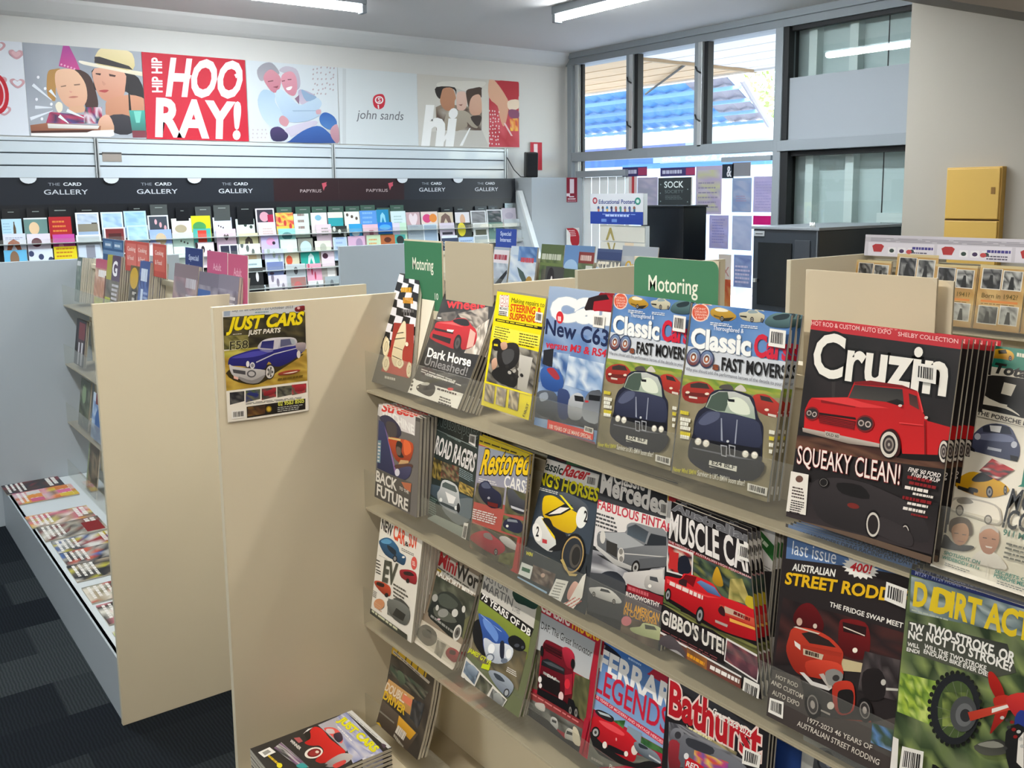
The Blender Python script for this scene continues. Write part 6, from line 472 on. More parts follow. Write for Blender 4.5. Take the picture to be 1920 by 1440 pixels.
'p1':((1.074,6.19,1.975),(1,0,0),(0,0,1),0.6699,0.538,'p a4a8b0 0 0 1000 0 1000 1000 0 1000|n a0a4ac,a8acb4,989ca6 4 3 2 0 0 1000 0 1000 1000 0 1000|s b88a50 190 293 243 264 293 268 244 457 229 611 174 564 170 429|s 4a3530 410 258 475 261 544 332 586 537 586 658 541 748 479 664 465 441|p b04a98-c8508c 328 3 379 -2 429 145 456 254 384 251 280 227|e e8a8c8 303 208 8 -1 -1 11|e e8a8c8 330 217 8 -1 -1 11|e e8a8c8 356 227 8 -1 -1 11|e e8a8c8 383 236 8 -1 -1 11|e e8a8c8 409 246 8 -1 -1 11|s ecc0a0-d8a488 246 314 294 259 410 258 482 371 502 490 489 603 425 693 335 673 275 591 244 457|p 8a6a5a 283 446 329 430 328 444 286 456|p 8a6a5a 395 417 447 407 446 421 397 431|s d89a88 351 492 377 499 363 513|s c07a6a 341 565 381 546 426 551 386 569|s d8a888 348 672 460 648 463 717 344 732|n a83858,d8c8d0,5a4a80,c04a68,3a5a5a,e0d0d8,8a2a48 7 4 5 479 664 620 656 616 840 442 848|n a83858,5a4a80,c04a68,4a3a58 5 3 6 177 732 461 752 455 847 138 862|s 2a2426 576 226 825 248 962 299 1013 544 907 551 842 467 595 484 562 365|s dca890-c88a70 579 226 833 239 837 423 811 522 725 589 625 560 572 416|p 4a302c 587 277 633 277 626 300 586 290|p 4a302c 701 276 762 288 754 307 706 302|s b04a48 603 475 644 459 691 460 656 490|s c8907a 636 359 668 392 646 411|s cc9274-b87e62 685 565 868 500 1020 553 1018 732 687 784 653 654|s f0e8d8-e0d4b8 455 151 579 170 786 208 1015 232 1020 276 915 267 717 231 486 191|s ecdcae-d4c088 586 165 613 42 676 -16 798 -11 920 29 917 214 719 196|p 3a3436 587 96 630 92 885 173 917 214 828 204 583 165|p 24201f 864 377 874 376 879 677 858 678|s 3e3a40-2c2a30 668 759 855 741 873 936 713 942|s e0b098-c89878 592 789 676 741 714 915 585 912|p 4aa89a-3a5a58 858 678 1021 669 1012 976 878 981|p 7ac8b8 900 685 971 681 949 816 914 818|p 7a3a44 874 909 1016 904 1012 985 877 990|p a06a50-8a5440 11 884 158 852 601 867 591 929 13 968|p e8e4e0-ccc4bc 151 861 588 868 572 903 154 912|p efece6 12 972 545 922 708 907 712 969 676 988 10 1006|p 4a2820 14 947 545 913 476 946 16 970|p e4e8ee 47 461 197 604 201 598 66 431|p e4e8ee 59 707 199 689 200 681 62 670|p e4e8ee 19 834 203 723 202 716 12 799|p e4e8ee 242 786 324 853 328 847 261 756|p e4e8ee 313 725 459 787 462 780 326 690|p e4e8ee 180 507 237 576 242 571 203 483|s efe4cc 226 662 254 618 285 641 281 710 247 737|e f0f0f4 105 363 11 -1 -1 17|e f0f0f4 154 481 11 -1 -1 17|e f0f0f4 78 603 11 -1 -1 17|e f0f0f4 195 647 11 -1 -1 17|e f0f0f4 109 812 11 -1 -1 17'),
'p2':((1.7469,6.19,1.975),(1,0,0),(0,0,1),0.671,0.538,'p c41e34 0 0 1000 0 1000 1000 0 1000|t HOO efedee 7 0 0 3 202 474 733 -21 62 -411|t RAY! efedee 7 0 0 3 79 953 835 3 29 -415|t HIP_HIP efedee 5 0 0 3 170 451 12 -401 -91 6|p efedee 407 226 458 230 439 276 312 275|p efedee 883 187 967 126 957 159 899 229'),
'p3':((2.4234,6.19,1.975),(1,0,0),(0,0,1),0.6727,0.538,'p d2d8dc 0 0 1000 0 1000 1000 0 1000|e b8a8ac 728 50 7 4 -6 12|e b8a8ac 771 38 7 4 -6 12|e b8a8ac 816 18 7 4 -6 12|e b8a8ac 887 11 7 4 -6 12|e b8a8ac 923 16 7 4 -6 12|e b8a8ac 965 14 7 4 -6 12|e b8a8ac 724 112 7 4 -6 12|e b8a8ac 768 88 7 4 -6 12|e b8a8ac 812 86 7 4 -6 12|e b8a8ac 868 102 7 4 -6 12|e b8a8ac 914 72 7 4 -6 12|e b8a8ac 957 98 7 4 -6 12|e b8a8ac 719 171 7 4 -6 12|e b8a8ac 773 168 7 4 -6 12|e b8a8ac 818 166 7 4 -6 12|e b8a8ac 868 161 7 4 -6 12|e b8a8ac 926 154 7 4 -6 12|e b8a8ac 952 134 7 4 -6 12|e b8a8ac 740 232 7 4 -6 12|e b8a8ac 765 245 7 4 -6 12|e b8a8ac 822 233 7 4 -6 12|e b8a8ac 877 215 7 4 -6 12|e b8a8ac 908 232 7 4 -6 12|e b8a8ac 949 225 7 4 -6 12|e b8a8ac 715 307 7 4 -6 12|e b8a8ac 777 311 7 4 -6 12|e b8a8ac 827 292 7 4 -6 12|e b8a8ac 856 278 7 4 -6 12|e b8a8ac 911 286 7 4 -6 12|e b8a8ac 945 297 7 4 -6 12|e b8a8ac 724 373 7 4 -6 12|e b8a8ac 762 355 7 4 -6 12|e b8a8ac 803 355 7 4 -6 12|e b8a8ac 856 355 7 4 -6 12|e c0b4b8 40 853 8 0 0 10|e c0b4b8 91 851 8 0 0 10|e c0b4b8 137 849 8 0 0 10|e c0b4b8 173 847 8 0 0 10|e c0b4b8 38 901 8 0 0 10|e c0b4b8 80 900 8 0 0 10|e c0b4b8 132 898 8 0 0 10|e c0b4b8 182 896 8 0 0 10|e c0b4b8 33 950 8 0 0 10|e c0b4b8 86 948 8 0 0 10|e c0b4b8 125 946 8 0 0 10|e c0b4b8 166 945 8 0 0 10|s 9a98a0-a8a4ac 112 112 184 26 274 10 346 108 331 150 249 117 175 235 128 222|s d0909c-c07888 176 219 200 137 264 91 338 149 363 220 338 335 280 380 227 327|s c0b8c4-b0a8b8 347 92 419 37 532 60 571 171 567 286 522 322 514 159 388 121|s dc9aa8-c88494 363 220 387 137 474 97 528 158 537 305 505 397 448 393 394 331|s f0e8e8 416 309 481 284 465 326 429 337|p 7a4a54 220 239 279 223 279 236 223 251|p 7a4a54 370 224 406 213 405 225 373 234|p 7a4a54 434 198 477 191 477 203 437 210|p 8a4a58 269 308 333 287 317 321|s a8c0d4-c0d0dc 104 480 171 347 287 387 289 501 368 651 334 792 222 797 137 671|s c0d4e2-a8bcd4 309 354 366 333 448 409 565 517 737 407 808 477 768 572 789 621 653 711 435 738 342 595 298 468|s b0a8c0-c8b8c8 543 354 594 317 738 390 632 480 566 500|p 8a6a80 504 438 556 386 551 509|s 90a8c4 580 318 665 362 752 406 633 463|p 9aaec8 469 588 746 573 746 583 483 604|s c89098 323 702 367 659 429 722 398 797 335 767|s d0a0a8 738 573 791 562 789 613 744 623|s 4a3a68-2c2a4c 219 886 249 820 333 808 415 904 369 979 250 983|s c8c0d0 389 822 690 710 739 758 471 918 429 903|s 3a64ac-2c4c8c 426 978 575 848 739 774 842 821 943 953 926 992 426 998|s 3460a8-5080bc 772 681 804 612 864 596 945 647 973 739 894 819 799 763|s c89aa4-b08490 902 801 980 747 996 951 957 991 899 903'),
'p4':((3.1006,6.19,1.975),(1,0,0),(0,0,1),0.6611,0.538,'p d3d8da 0 0 1000 0 1000 1000 0 1000|p c8ccce 61 7 103 8 71 1011 28 1012|s c8283c 419 391 454 329 544 311 576 381 556 478 494 518 434 485|e f0e8e8 499 393 54 -3 -1 53|e c8283c 499 391 38 -2 -1 38|t S f0e8e8 3 0 0 3 481 421 36 -2 2 -57|p f0e8e8 475 459 493 458 496 511 482 511|t john_sands 6a6a70 0 0 0 3 212 658 587 -8 21 -119'),
'p5':((3.7605,6.19,1.975),(1,0,0),(0,0,1),0.9729,0.538,'p cfcac2 0 0 1000 0 1000 1000 0 1000|s e0dbd2 189 154 351 154 469 194 621 117 640 35 236 80|p 8a7a6a 167 447 243 389 618 427 608 740 168 774|n a89c90,7a6a5c,5a463c,988a7c 6 4 4 173 464 611 428 608 749 180 773|s 2c2422 177 164 351 150 361 257 345 181 246 174 215 323 175 275|s c89070-b07a5c 222 253 246 174 327 165 361 292 348 345 341 450 276 490 230 442 209 358|s e8c4b4-d8b0a0 367 274 385 211 451 205 467 299 460 423 418 479 370 448|p 8a5a50 383 394 425 382 412 409|s 4a3830 463 186 529 144 615 126 619 267 553 238 503 331 484 421 467 317|s e0b49c-cc9c84 497 332 534 249 601 242 611 481 537 540 489 473|s b0a494-9a8c7c 239 666 282 498 358 483 447 476 507 542 572 706 511 701 463 634 463 704 343 782 249 752|s 3a2c28 500 560 604 535 597 642 560 689|p c4beb6 77 796 670 745 668 980 73 1003|p d6d0c6 614 153 684 4 680 979 614 749|t hi f2f0ee 8 6 0 3 23 996 311 -12 31 -540|p f2f0ee 206 945 278 776 307 775 211 997|p f2f0ee 387 982 487 720 499 720 417 981|p c23040-d0404a 691 7 993 0 999 981 681 988|n c03a44,b82c3a,d0505a,c84450 5 8 5 691 7 993 0 999 981 681 988|s e8b89a-d89c80 691 12 752 14 876 261 887 405 860 607 828 673 791 521 773 379 688 261|s b82838 777 11 993 0 992 241 888 269 826 131|s f0d8c0 882 297 992 269 991 397 894 423|s 8a4a6a 894 423 990 433 990 543 899 532|n e88a30,f0c040,d04a40,f0b060 4 4 6 899 559 990 543 988 736 904 741|p e8c0c0 834 627 854 626 929 813 910 814|e f0d8d8 690 456 6 0 0 13|e f0d8d8 721 455 6 0 0 13|e f0d8d8 744 459 6 0 0 13|e f0d8d8 788 466 6 0 0 13|e f0d8d8 699 510 6 0 0 13|e f0d8d8 723 510 6 0 0 13|e f0d8d8 746 504 6 0 0 13|e f0d8d8 775 522 6 0 0 13|e f0d8d8 699 577 6 0 0 13|e f0d8d8 727 560 6 0 0 13|e f0d8d8 748 569 6 0 0 13|e f0d8d8 784 572 6 0 0 13|e f0d8d8 700 611 6 0 0 13|e f0d8d8 723 624 6 0 0 13|e f0d8d8 751 610 6 0 0 13|e f0d8d8 779 606 6 0 0 13|e f0d8d8 700 683 6 0 0 13|e f0d8d8 722 667 6 0 0 13|e f0d8d8 757 672 6 0 0 13|e f0d8d8 786 677 6 0 0 13|e f0d8d8 692 724 6 0 0 13|e f0d8d8 722 723 6 0 0 13|e f0d8d8 744 718 6 0 0 13|e f0d8d8 784 709 6 0 0 13|e f0d8d8 683 782 6 0 0 13|e f0d8d8 716 778 6 0 0 13|e f0d8d8 749 771 6 0 0 13|e f0d8d8 787 765 6 0 0 13|e f0d8d8 689 823 6 0 0 13|e f0d8d8 722 823 6 0 0 13|e f0d8d8 746 834 6 0 0 13|e f0d8d8 774 828 6 0 0 13|e f0d8d8 697 873 6 0 0 13|e f0d8d8 711 875 6 0 0 13|e f0d8d8 753 883 6 0 0 13|e f0d8d8 772 875 6 0 0 13|e f0d8d8 684 935 6 0 0 13|e f0d8d8 711 940 6 0 0 13|e f0d8d8 754 944 6 0 0 13|e f0d8d8 781 943 6 0 0 13'),
'h0':((0.4513,6.1,1.5),(1,0,0),(0,0,1),0.5022,0.225,'p 23272f 0 0 1000 0 1000 1000 0 1000|t THE 9aa0a8 0 0 0 3 350 200 120 0 0 -75|t CARD e0e4e8 4 0 0 3 505 200 190 0 0 -80|t GALLERY d0d4da 1 0 0 3 300 430 460 0 0 -125'),
'h1':((0.9535,6.1,1.5),(1,0,0),(0,0,1),0.5307,0.225,'p 23272f 0 0 1000 0 1000 1000 0 1000|t THE 9aa0a8 0 0 0 3 345 200 120 0 0 -75|t CARD e0e4e8 4 0 0 3 500 200 190 0 0 -80|t GALLERY d0d4da 1 0 0 3 295 430 460 0 0 -125'),
'h2':((1.4842,6.1,1.5),(1,0,0),(0,0,1),0.548,0.225,'p 23272f 0 0 1000 0 1000 1000 0 1000|t THE 9aa0a8 0 0 0 3 335 200 120 0 0 -75|t CARD e0e4e8 4 0 0 3 490 200 190 0 0 -80|t GALLERY d0d4da 1 0 0 3 285 430 460 0 0 -125'),
'h3':((2.0321,6.1,1.5),(1,0,0),(0,0,1),0.5101,0.225,'p 23272f 0 0 1000 0 1000 1000 0 1000|t THE 9aa0a8 0 0 0 3 300 200 120 0 0 -75|t CARD e0e4e8 4 0 0 3 455 200 190 0 0 -80|t GALLERY d0d4da 1 0 0 3 250 430 460 0 0 -125'),
'h4':((2.5422,6.1,1.5),(1,0,0),(0,0,1),0.4883,0.225,'p 2e181c 0 0 1000 0 1000 1000 0 1000|t PAPYRUS b8a8a8 1 0 0 3 395 430 330 0 0 -95|p c05060 735 150 815 110 795 200 760 380 750 300|e c05060 780 200 30 0 0 60'),
'h5':((3.0306,6.1,1.5),(1,0,0),(0,0,1),0.5399,0.225,'p 2e181c 0 0 1000 0 1000 1000 0 1000|t PAPYRUS b8a8a8 1 0 0 3 410 430 330 0 0 -95|p c05060 750 150 830 110 810 200 775 380 765 300|e c05060 795 200 30 0 0 60'),
'h6':((3.5705,6.1,1.5),(1,0,0),(0,0,1),0.5142,0.225,'p 23272f 0 0 1000 0 1000 1000 0 1000|t THE 9aa0a8 0 0 0 3 305 200 120 0 0 -75|t CARD e0e4e8 4 0 0 3 460 200 190 0 0 -80|t GALLERY d0d4da 1 0 0 3 255 430 460 0 0 -125'),
'h7':((4.0846,6.1,1.5),(1,0,0),(0,0,1),0.496,0.225,'p 23272f 0 0 1000 0 1000 1000 0 1000|t THE 9aa0a8 0 0 0 3 315 200 120 0 0 -75|t CARD e0e4e8 4 0 0 3 470 200 190 0 0 -80|t GALLERY d0d4da 1 0 0 3 265 430 460 0 0 -125'),
'k0':((0.8694,6.06,1.3256),(1,0,0),(0,0.12,0.993),0.1046,0.165,'p b8dcec 0 0 1000 0 1000 1000 0 1000|p 5a4630 560 330 590 180 590 100 640 100 640 180 690 330 690 700 540 700|b 9ac0d8 4 40 2 60 120 420 0 0 400'),
'k1':((0.9855,6.06,1.3289),(1,0,0),(0,0.12,0.993),0.1245,0.165,'p 6a8c88 0 0 1000 0 1000 1000 0 1000|e e8c8a0 420 372 220 0 0 224|p e8ecf0 0 0 1000 0 1000 50 0 50'),
'k2':((1.1191,6.06,1.3319),(1,0,0),(0,0.12,0.993),0.1223,0.165,'p b01c24 0 0 1000 0 1000 1000 0 1000|b d8803a 3 40 2 150 91 700 0 0 500'),
'k3':((1.2669,6.06,1.354),(1,0,0),(0,0.12,0.993),0.1323,0.165,'p 9ab0cc 0 0 1000 0 1000 1000 0 1000|p e8ecf0 0 0 1000 0 1000 1000 0 1000|p 9ab0cc 70 50 930 50 930 960 70 960|n a8b8d0,b8c8dc,c8d4dc 4 6 3 70 60 930 60 930 560 70 560|p 4a443c 660 374 900 374 900 494 660 494|p 8a8474 70 420 930 420 930 700 70 700'),
'k4':((1.4116,6.06,1.3542),(1,0,0),(0,0.12,0.993),0.1271,0.165,'p a8c8e8 0 0 1000 0 1000 1000 0 1000|p d8e8f4 0 0 1000 0 1000 1000 0 1000|p a8c8e8 70 50 930 50 930 960 70 960|n a8c8e8,b8d4f0,98b8dc 4 6 4 70 60 930 60 930 560 70 560'),
'k5':((1.5454,6.06,1.358),(1,0,0),(0,0.12,0.993),0.1339,0.165,'p 98c4ec 0 0 1000 0 1000 1000 0 1000|p b8d8f4 0 0 1000 0 1000 1000 0 1000|p 98c4ec 70 50 930 50 930 960 70 960|n 98c4ec,a8d0f0,8cb8e4 4 6 5 70 60 930 60 930 560 70 560'),
'k6':((1.6873,6.06,1.3286),(1,0,0),(0,0.12,0.993),0.128,0.165,'p 3c4450 0 0 1000 0 1000 1000 0 1000|p e0e4ec 0 0 1000 0 1000 1000 0 1000|p 3c4450 70 50 930 50 930 960 70 960|e d8a8b0 380 252 62 0 0 105|e d8a8b0 600 372 62 0 0 105|e d8a8b0 820 492 62 0 0 105'),
'k7':((1.8341,6.06,1.305),(1,0,0),(0,0.12,0.993),0.1252,0.165,'p e4e8dc 0 0 1000 0 1000 1000 0 1000|e b0a488 450 403 300 0 0 160'),
'k8':((1.9603,6.06,1.3191),(1,0,0),(0,0.12,0.993),0.1248,0.165,'p d8e018 0 0 1000 0 1000 1000 0 1000|e 4a9a58 400 434 350 0 0 200'),
'k9':((2.1021,6.06,1.3054),(1,0,0),(0,0.12,0.993),0.1248,0.165,'p d8dcf0 0 0 1000 0 1000 1000 0 1000|e 4a3038 280 332 34 0 0 35|e 4a3038 400 372 34 0 0 35|e 4a3038 520 412 34 0 0 35'),
'k10':((2.2554,6.06,1.2912),(1,0,0),(0,0.12,0.993),0.1287,0.165,'p dcece4 0 0 1000 0 1000 1000 0 1000|e 3a4a44 200 168 84 0 0 70|e 3a4a44 500 248 84 0 0 70|e 3a4a44 800 328 84 0 0 70'),
'k11':((2.3951,6.06,1.3592),(1,0,0),(0,0.12,0.993),0.132,0.165,'p 3a3440 0 0 1000 0 1000 1000 0 1000|p e4e0e8 0 0 1000 0 1000 1000 0 1000|p 3a3440 70 50 930 50 930 960 70 960|e d8a0b0 450 341 250 0 0 200|p b01c48 620 260 930 260 930 600 620 600'),
'k12':((2.5372,6.06,1.3277),(1,0,0),(0,0.12,0.993),0.1279,0.165,'p e8c850 0 0 1000 0 1000 1000 0 1000|n e8b040,d84a40,e8685a,f0d060 4 6 12 0 0 1000 0 1000 560 0 560|e c83c38 200 294 84 0 0 122|e c83c38 500 434 84 0 0 122|e c83c38 800 574 84 0 0 122'),
'k13':((2.6687,6.06,1.3176),(1,0,0),(0,0.12,0.993),0.1111,0.165,'p d8ecdc 0 0 1000 0 1000 1000 0 1000|b 8a6a68 3 40 13 250 -90 500 0 0 800'),
'k14':((2.7962,6.06,1.3223),(1,0,0),(0,0.12,0.993),0.1219,0.165,'p e8dce0 0 0 1000 0 1000 1000 0 1000|e 80b8d0 450 217 200 0 0 120'),
'k15':((2.9265,6.06,1.3234),(1,0,0),(0,0.12,0.993),0.1165,0.165,'p e8e4d8 0 0 1000 0 1000 1000 0 1000|p 2aa0a8 0 245 1000 245 1000 685 0 685'),
'k16':((3.0557,6.06,1.3245),(1,0,0),(0,0.12,0.993),0.1192,0.165,'p ecece0 0 0 1000 0 1000 1000 0 1000|e 5a4a40 200 137 84 0 0 70|e 5a4a40 500 217 84 0 0 70|e 5a4a40 800 297 84 0 0 70'),
'k17':((3.1796,6.06,1.3297),(1,0,0),(0,0.12,0.993),0.1351,0.165,'p 5a98e0 0 0 1000 0 1000 1000 0 1000|b 88b8f0 3 40 17 150 10 700 0 0 600'),
'k18':((3.315,6.06,1.3349),(1,0,0),(0,0.12,0.993),0.1024,0.165,'p 1c88b8 0 0 1000 0 1000 1000 0 1000|p 90d0e8 250 622 325 247 500 122 675 247 750 622 650 622 500 322 350 622'),
'k19':((3.4349,6.06,1.3209),(1,0,0),(0,0.12,0.993),0.1276,0.165,'p d4e8ec 0 0 1000 0 1000 1000 0 1000|b a8c8c8 3 40 19 200 172 600 0 0 400'),
'k20':((3.5668,6.06,1.3103),(1,0,0),(0,0.12,0.993),0.1211,0.165,'p c8a8ac 0 0 1000 0 1000 1000 0 1000|s ecdce0 500 684 228 378 211 140 364 55 500 191 636 55 789 140 772 378'),
'k21':((3.6975,6.06,1.3117),(1,0,0),(0,0.12,0.993),0.148,0.165,'p e8d8d0 0 0 1000 0 1000 1000 0 1000|e d84880 350 310 260 0 0 200|e e89040 720 300 230 0 0 200'),
'k22':((3.8502,6.06,1.3046),(1,0,0),(0,0.12,0.993),0.137,0.165,'p d8c8b0 0 0 1000 0 1000 1000 0 1000|p 7a6058 100 641 220 191 500 41 780 191 900 641 740 641 500 281 260 641'),
'k23':((4.0071,6.06,1.3014),(1,0,0),(0,0.12,0.993),0.1356,0.165,'p e4e0e4 0 0 1000 0 1000 1000 0 1000|e dcb090 500 372 180 0 0 280'),
'k24':((4.1531,6.06,1.3109),(1,0,0),(0,0.12,0.993),0.1493,0.165,'p 8a8a8c 0 0 1000 0 1000 1000 0 1000|p e4e6e8 0 0 1000 0 1000 1000 0 1000|p 8a8a8c 70 50 930 50 930 960 70 960|n 8a8a8c,98989a,7a7a7c 4 6 24 70 60 930 60 930 560 70 560'),
'k25':((4.3078,6.06,1.3164),(1,0,0),(0,0.12,0.993),0.1531,0.165,'p 4a5456 0 0 1000 0 1000 1000 0 1000|p e4e6e8 0 0 1000 0 1000 1000 0 1000|p 4a5456 70 50 930 50 930 960 70 960|n 4a5456,5a6466,8a8488,3a4444 4 6 25 70 60 930 60 930 560 70 560'),
'k26':((4.4612,6.06,1.3263),(1,0,0),(0,0.12,0.993),0.1405,0.165,'p c4bcc8 0 0 1000 0 1000 1000 0 1000|e b0a8b8 500 372 300 0 0 160'),
'k27':((0.8673,6.035,1.2406),(1,0,0),(0,0.12,0.993),0.1183,0.165,'p d8dce8 0 0 1000 0 1000 1000 0 1000|p a05a3c 100 684 205 309 450 184 695 309 800 684 660 684 450 384 240 684|b 7a80a0 2 40 1 100 120 780 0 0 100'),
'k28':((0.9912,6.035,1.2363),(1,0,0),(0,0.12,0.993),0.1245,0.165,'p e0d8e8 0 0 1000 0 1000 1000 0 1000|e 5a1c30 400 310 220 0 0 160'),
'k29':((1.1299,6.035,1.2284),(1,0,0),(0,0.12,0.993),0.1196,0.165,'p c0489c 0 0 1000 0 1000 1000 0 1000|e f0a0c0 350 434 120 0 0 120'),
'k30':((1.2582,6.035,1.2207),(1,0,0),(0,0.12,0.993),0.1413,0.165,'p b8c0c4 0 0 1000 0 1000 1000 0 1000|p e0e6ea 0 0 1000 0 1000 1000 0 1000|p b8c0c4 70 50 930 50 930 960 70 960'),
'k31':((1.4178,6.035,1.2605),(1,0,0),(0,0.12,0.993),0.124,0.165,'p 7a2c2c 0 0 1000 0 1000 1000 0 1000|p ece4ec 0 0 1000 0 1000 1000 0 1000|p 7a2c2c 70 50 930 50 930 960 70 960|p 4a1c1c 200 222 800 222 800 522 200 522'),
'k32':((1.5521,6.035,1.2696),(1,0,0),(0,0.12,0.993),0.1275,0.165,'p a8d0e8 0 0 1000 0 1000 1000 0 1000|p c8e0f0 0 0 1000 0 1000 1000 0 1000|p a8d0e8 70 50 930 50 930 960 70 960|n a8d0e8,b8dcf0,98c0d8 4 6 32 70 60 930 60 930 560 70 560'),
'k33':((1.6876,6.035,1.239),(1,0,0),(0,0.12,0.993),0.1346,0.165,'p 98b0ec 0 0 1000 0 1000 1000 0 1000|e d0b894 500 372 250 0 0 240'),
'k34':((1.8277,6.035,1.2143),(1,0,0),(0,0.12,0.993),0.1318,0.165,'p d4f0e4 0 0 1000 0 1000 1000 0 1000|e 5a6058 400 324 42 0 0 42|e 5a6058 550 372 42 0 0 42|e 5a6058 700 420 42 0 0 42'),
'k35':((1.9611,6.035,1.2372),(1,0,0),(0,0.12,0.993),0.1143,0.165,'p 48b0a8 0 0 1000 0 1000 1000 0 1000|p d84030 250 72 750 72 750 672 250 672'),
'k36':((2.1103,6.035,1.2291),(1,0,0),(0,0.12,0.993),0.1322,0.165,'p e4c8dc 0 0 1000 0 1000 1000 0 1000|s 4a3440 500 464 388 338 381 240 444 205 500 261 556 205 619 240 612 338'),
'k37':((2.2628,6.035,1.1961),(1,0,0),(0,0.12,0.993),0.1326,0.165,'p ece8b8 0 0 1000 0 1000 1000 0 1000|p 5a5048 250 622 325 247 500 122 675 247 750 622 650 622 500 322 350 622'),
'k38':((2.3991,6.035,1.2666),(1,0,0),(0,0.12,0.993),0.1245,0.165,'p e8d4dc 0 0 1000 0 1000 1000 0 1000|b c8b0a8 3 40 38 250 222 600 0 0 300'),
'k39':((2.5406,6.035,1.2193),(1,0,0),(0,0.12,0.993),0.1241,0.165,'p 90d8d4 0 0 1000 0 1000 1000 0 1000|e 4a8a90 500 310 300 0 0 160'),
'k40':((2.8213,6.035,1.2403),(1,0,0),(0,0.12,0.993),0.1142,0.165,'p e8d0dc 0 0 1000 0 1000 1000 0 1000|b 8a8a80 3 40 40 350 110 500 0 0 400'),
'k41':((2.9433,6.035,1.2256),(1,0,0),(0,0.12,0.993),0.1168,0.165,'p 2a302c 0 0 1000 0 1000 1000 0 1000|e d8dcd4 150 128 98 0 0 105|e d8dcd4 500 248 98 0 0 105|e d8dcd4 850 368 98 0 0 105'),
'k42':((3.0776,6.035,1.2369),(1,0,0),(0,0.12,0.993),0.1025,0.165,'p 30a0d8 0 0 1000 0 1000 1000 0 1000|e d8ecf4 500 434 300 0 0 96'),
'k43':((3.1885,6.035,1.23),(1,0,0),(0,0.12,0.993),0.1221,0.165,'p e8c0cc 0 0 1000 0 1000 1000 0 1000|p b07080 410 253 690 253 690 553 410 553'),
'k44':((3.3112,6.035,1.2421),(1,0,0),(0,0.12,0.993),0.1203,0.165,'p 1878d8 0 0 1000 0 1000 1000 0 1000|e 50a8e0 500 217 400 0 0 120|p 5a7040 0 520 1000 520 1000 700 0 700'),
'k45':((3.4359,6.035,1.2348),(1,0,0),(0,0.12,0.993),0.1184,0.165,'p dcd4e8 0 0 1000 0 1000 1000 0 1000|p c8e8d0 500 -190 1000 -190 1000 810 500 810'),
'k46':((3.563,6.035,1.2154),(1,0,0),(0,0.12,0.993),0.1352,0.165,'p a8b4bc 0 0 1000 0 1000 1000 0 1000|b 98a4b0 3 40 46 150 -2 700 0 0 500'),
'k47':((3.6984,6.035,1.2196),(1,0,0),(0,0.12,0.993),0.1287,0.165,'p 9cb0c4 0 0 1000 0 1000 1000 0 1000|p dce4e8 0 0 1000 0 1000 1000 0 1000|p 9cb0c4 70 50 930 50 930 960 70 960'),
'k48':((3.8467,6.035,1.2236),(1,0,0),(0,0.12,0.993),0.137,0.165,'p dcd0e0 0 0 1000 0 1000 1000 0 1000|p 3a3440 150 436 850 436 850 556 150 556'),
'k49':((3.9986,6.035,1.2195),(1,0,0),(0,0.12,0.993),0.1456,0.165,'p 3a4034 0 0 1000 0 1000 1000 0 1000|e e8d828 350 310 260 0 0 320'),
'k50':((4.1594,6.035,1.2151),(1,0,0),(0,0.12,0.993),0.1443,0.165,'p d8d8d4 0 0 1000 0 1000 1000 0 1000|p eceeec 0 0 1000 0 1000 1000 0 1000|p d8d8d4 70 50 930 50 930 960 70 960|p 5a5a48 140 325 860 325 860 605 140 605'),
'k51':((4.3091,6.035,1.2152),(1,0,0),(0,0.12,0.993),0.1426,0.165,'p 6a8a80 0 0 1000 0 1000 1000 0 1000|e a8c0b8 150 190 70 0 0 105|e a8c0b8 400 310 70 0 0 105|e a8c0b8 650 430 70 0 0 105'),
'k52':((4.4627,6.035,1.2368),(1,0,0),(0,0.12,0.993),0.1571,0.165,'p c0c8cc 0 0 1000 0 1000 1000 0 1000|b a8b0b8 3 40 52 200 334 600 0 0 200'),
'k53':((0.8619,6.01,1.1468),(1,0,0),(0,0.12,0.993),0.1181,0.165,'p 68b8e0 0 0 1000 0 1000 1000 0 1000|e 8a6a50 450 310 200 0 0 280'),
'k54':((0.9916,6.01,1.1472),(1,0,0),(0,0.12,0.993),0.1273,0.165,'p dce4f0 0 0 1000 0 1000 1000 0 1000|e 3a4468 100 159 112 0 0 105|e 3a4468 500 279 112 0 0 105|e 3a4468 900 399 112 0 0 105'),
'k55':((1.1258,6.01,1.157),(1,0,0),(0,0.12,0.993),0.1252,0.165,'p e4d018 0 0 1000 0 1000 1000 0 1000|b c07818 3 40 55 100 17 800 0 0 400'),
'k56':((1.2605,6.01,1.1608),(1,0,0),(0,0.12,0.993),0.1259,0.165,'p c8d4e4 0 0 1000 0 1000 1000 0 1000|p 8a8c98 350 10 750 10 750 610 350 610'),
'k57':((1.6724,6.01,1.1603),(1,0,0),(0,0.12,0.993),0.0715,0.165,'p ecdcec 0 0 1000 0 1000 1000 0 1000|b f0e8f4 3 40 57 200 10 600 0 0 600'),
'k58':((1.7698,6.01,1.1497),(1,0,0),(0,0.12,0.993),0.0496,0.165,'p dcecf0 0 0 1000 0 1000 1000 0 1000|p b8d0e0 50 -190 250 -190 250 810 50 810'),
'k59':((1.8248,6.01,1.1271),(1,0,0),(0,0.12,0.993),0.0671,0.165,'p e4f0e4 0 0 1000 0 1000 1000 0 1000|b d0dcd0 3 40 59 200 110 600 0 0 400'),
'k60':((1.9615,6.01,1.1488),(1,0,0),(0,0.12,0.993),0.1212,0.165,'p ecdce4 0 0 1000 0 1000 1000 0 1000|e 2a2028 50 119 98 0 0 140|e 2a2028 400 279 98 0 0 140|e 2a2028 750 439 98 0 0 140'),
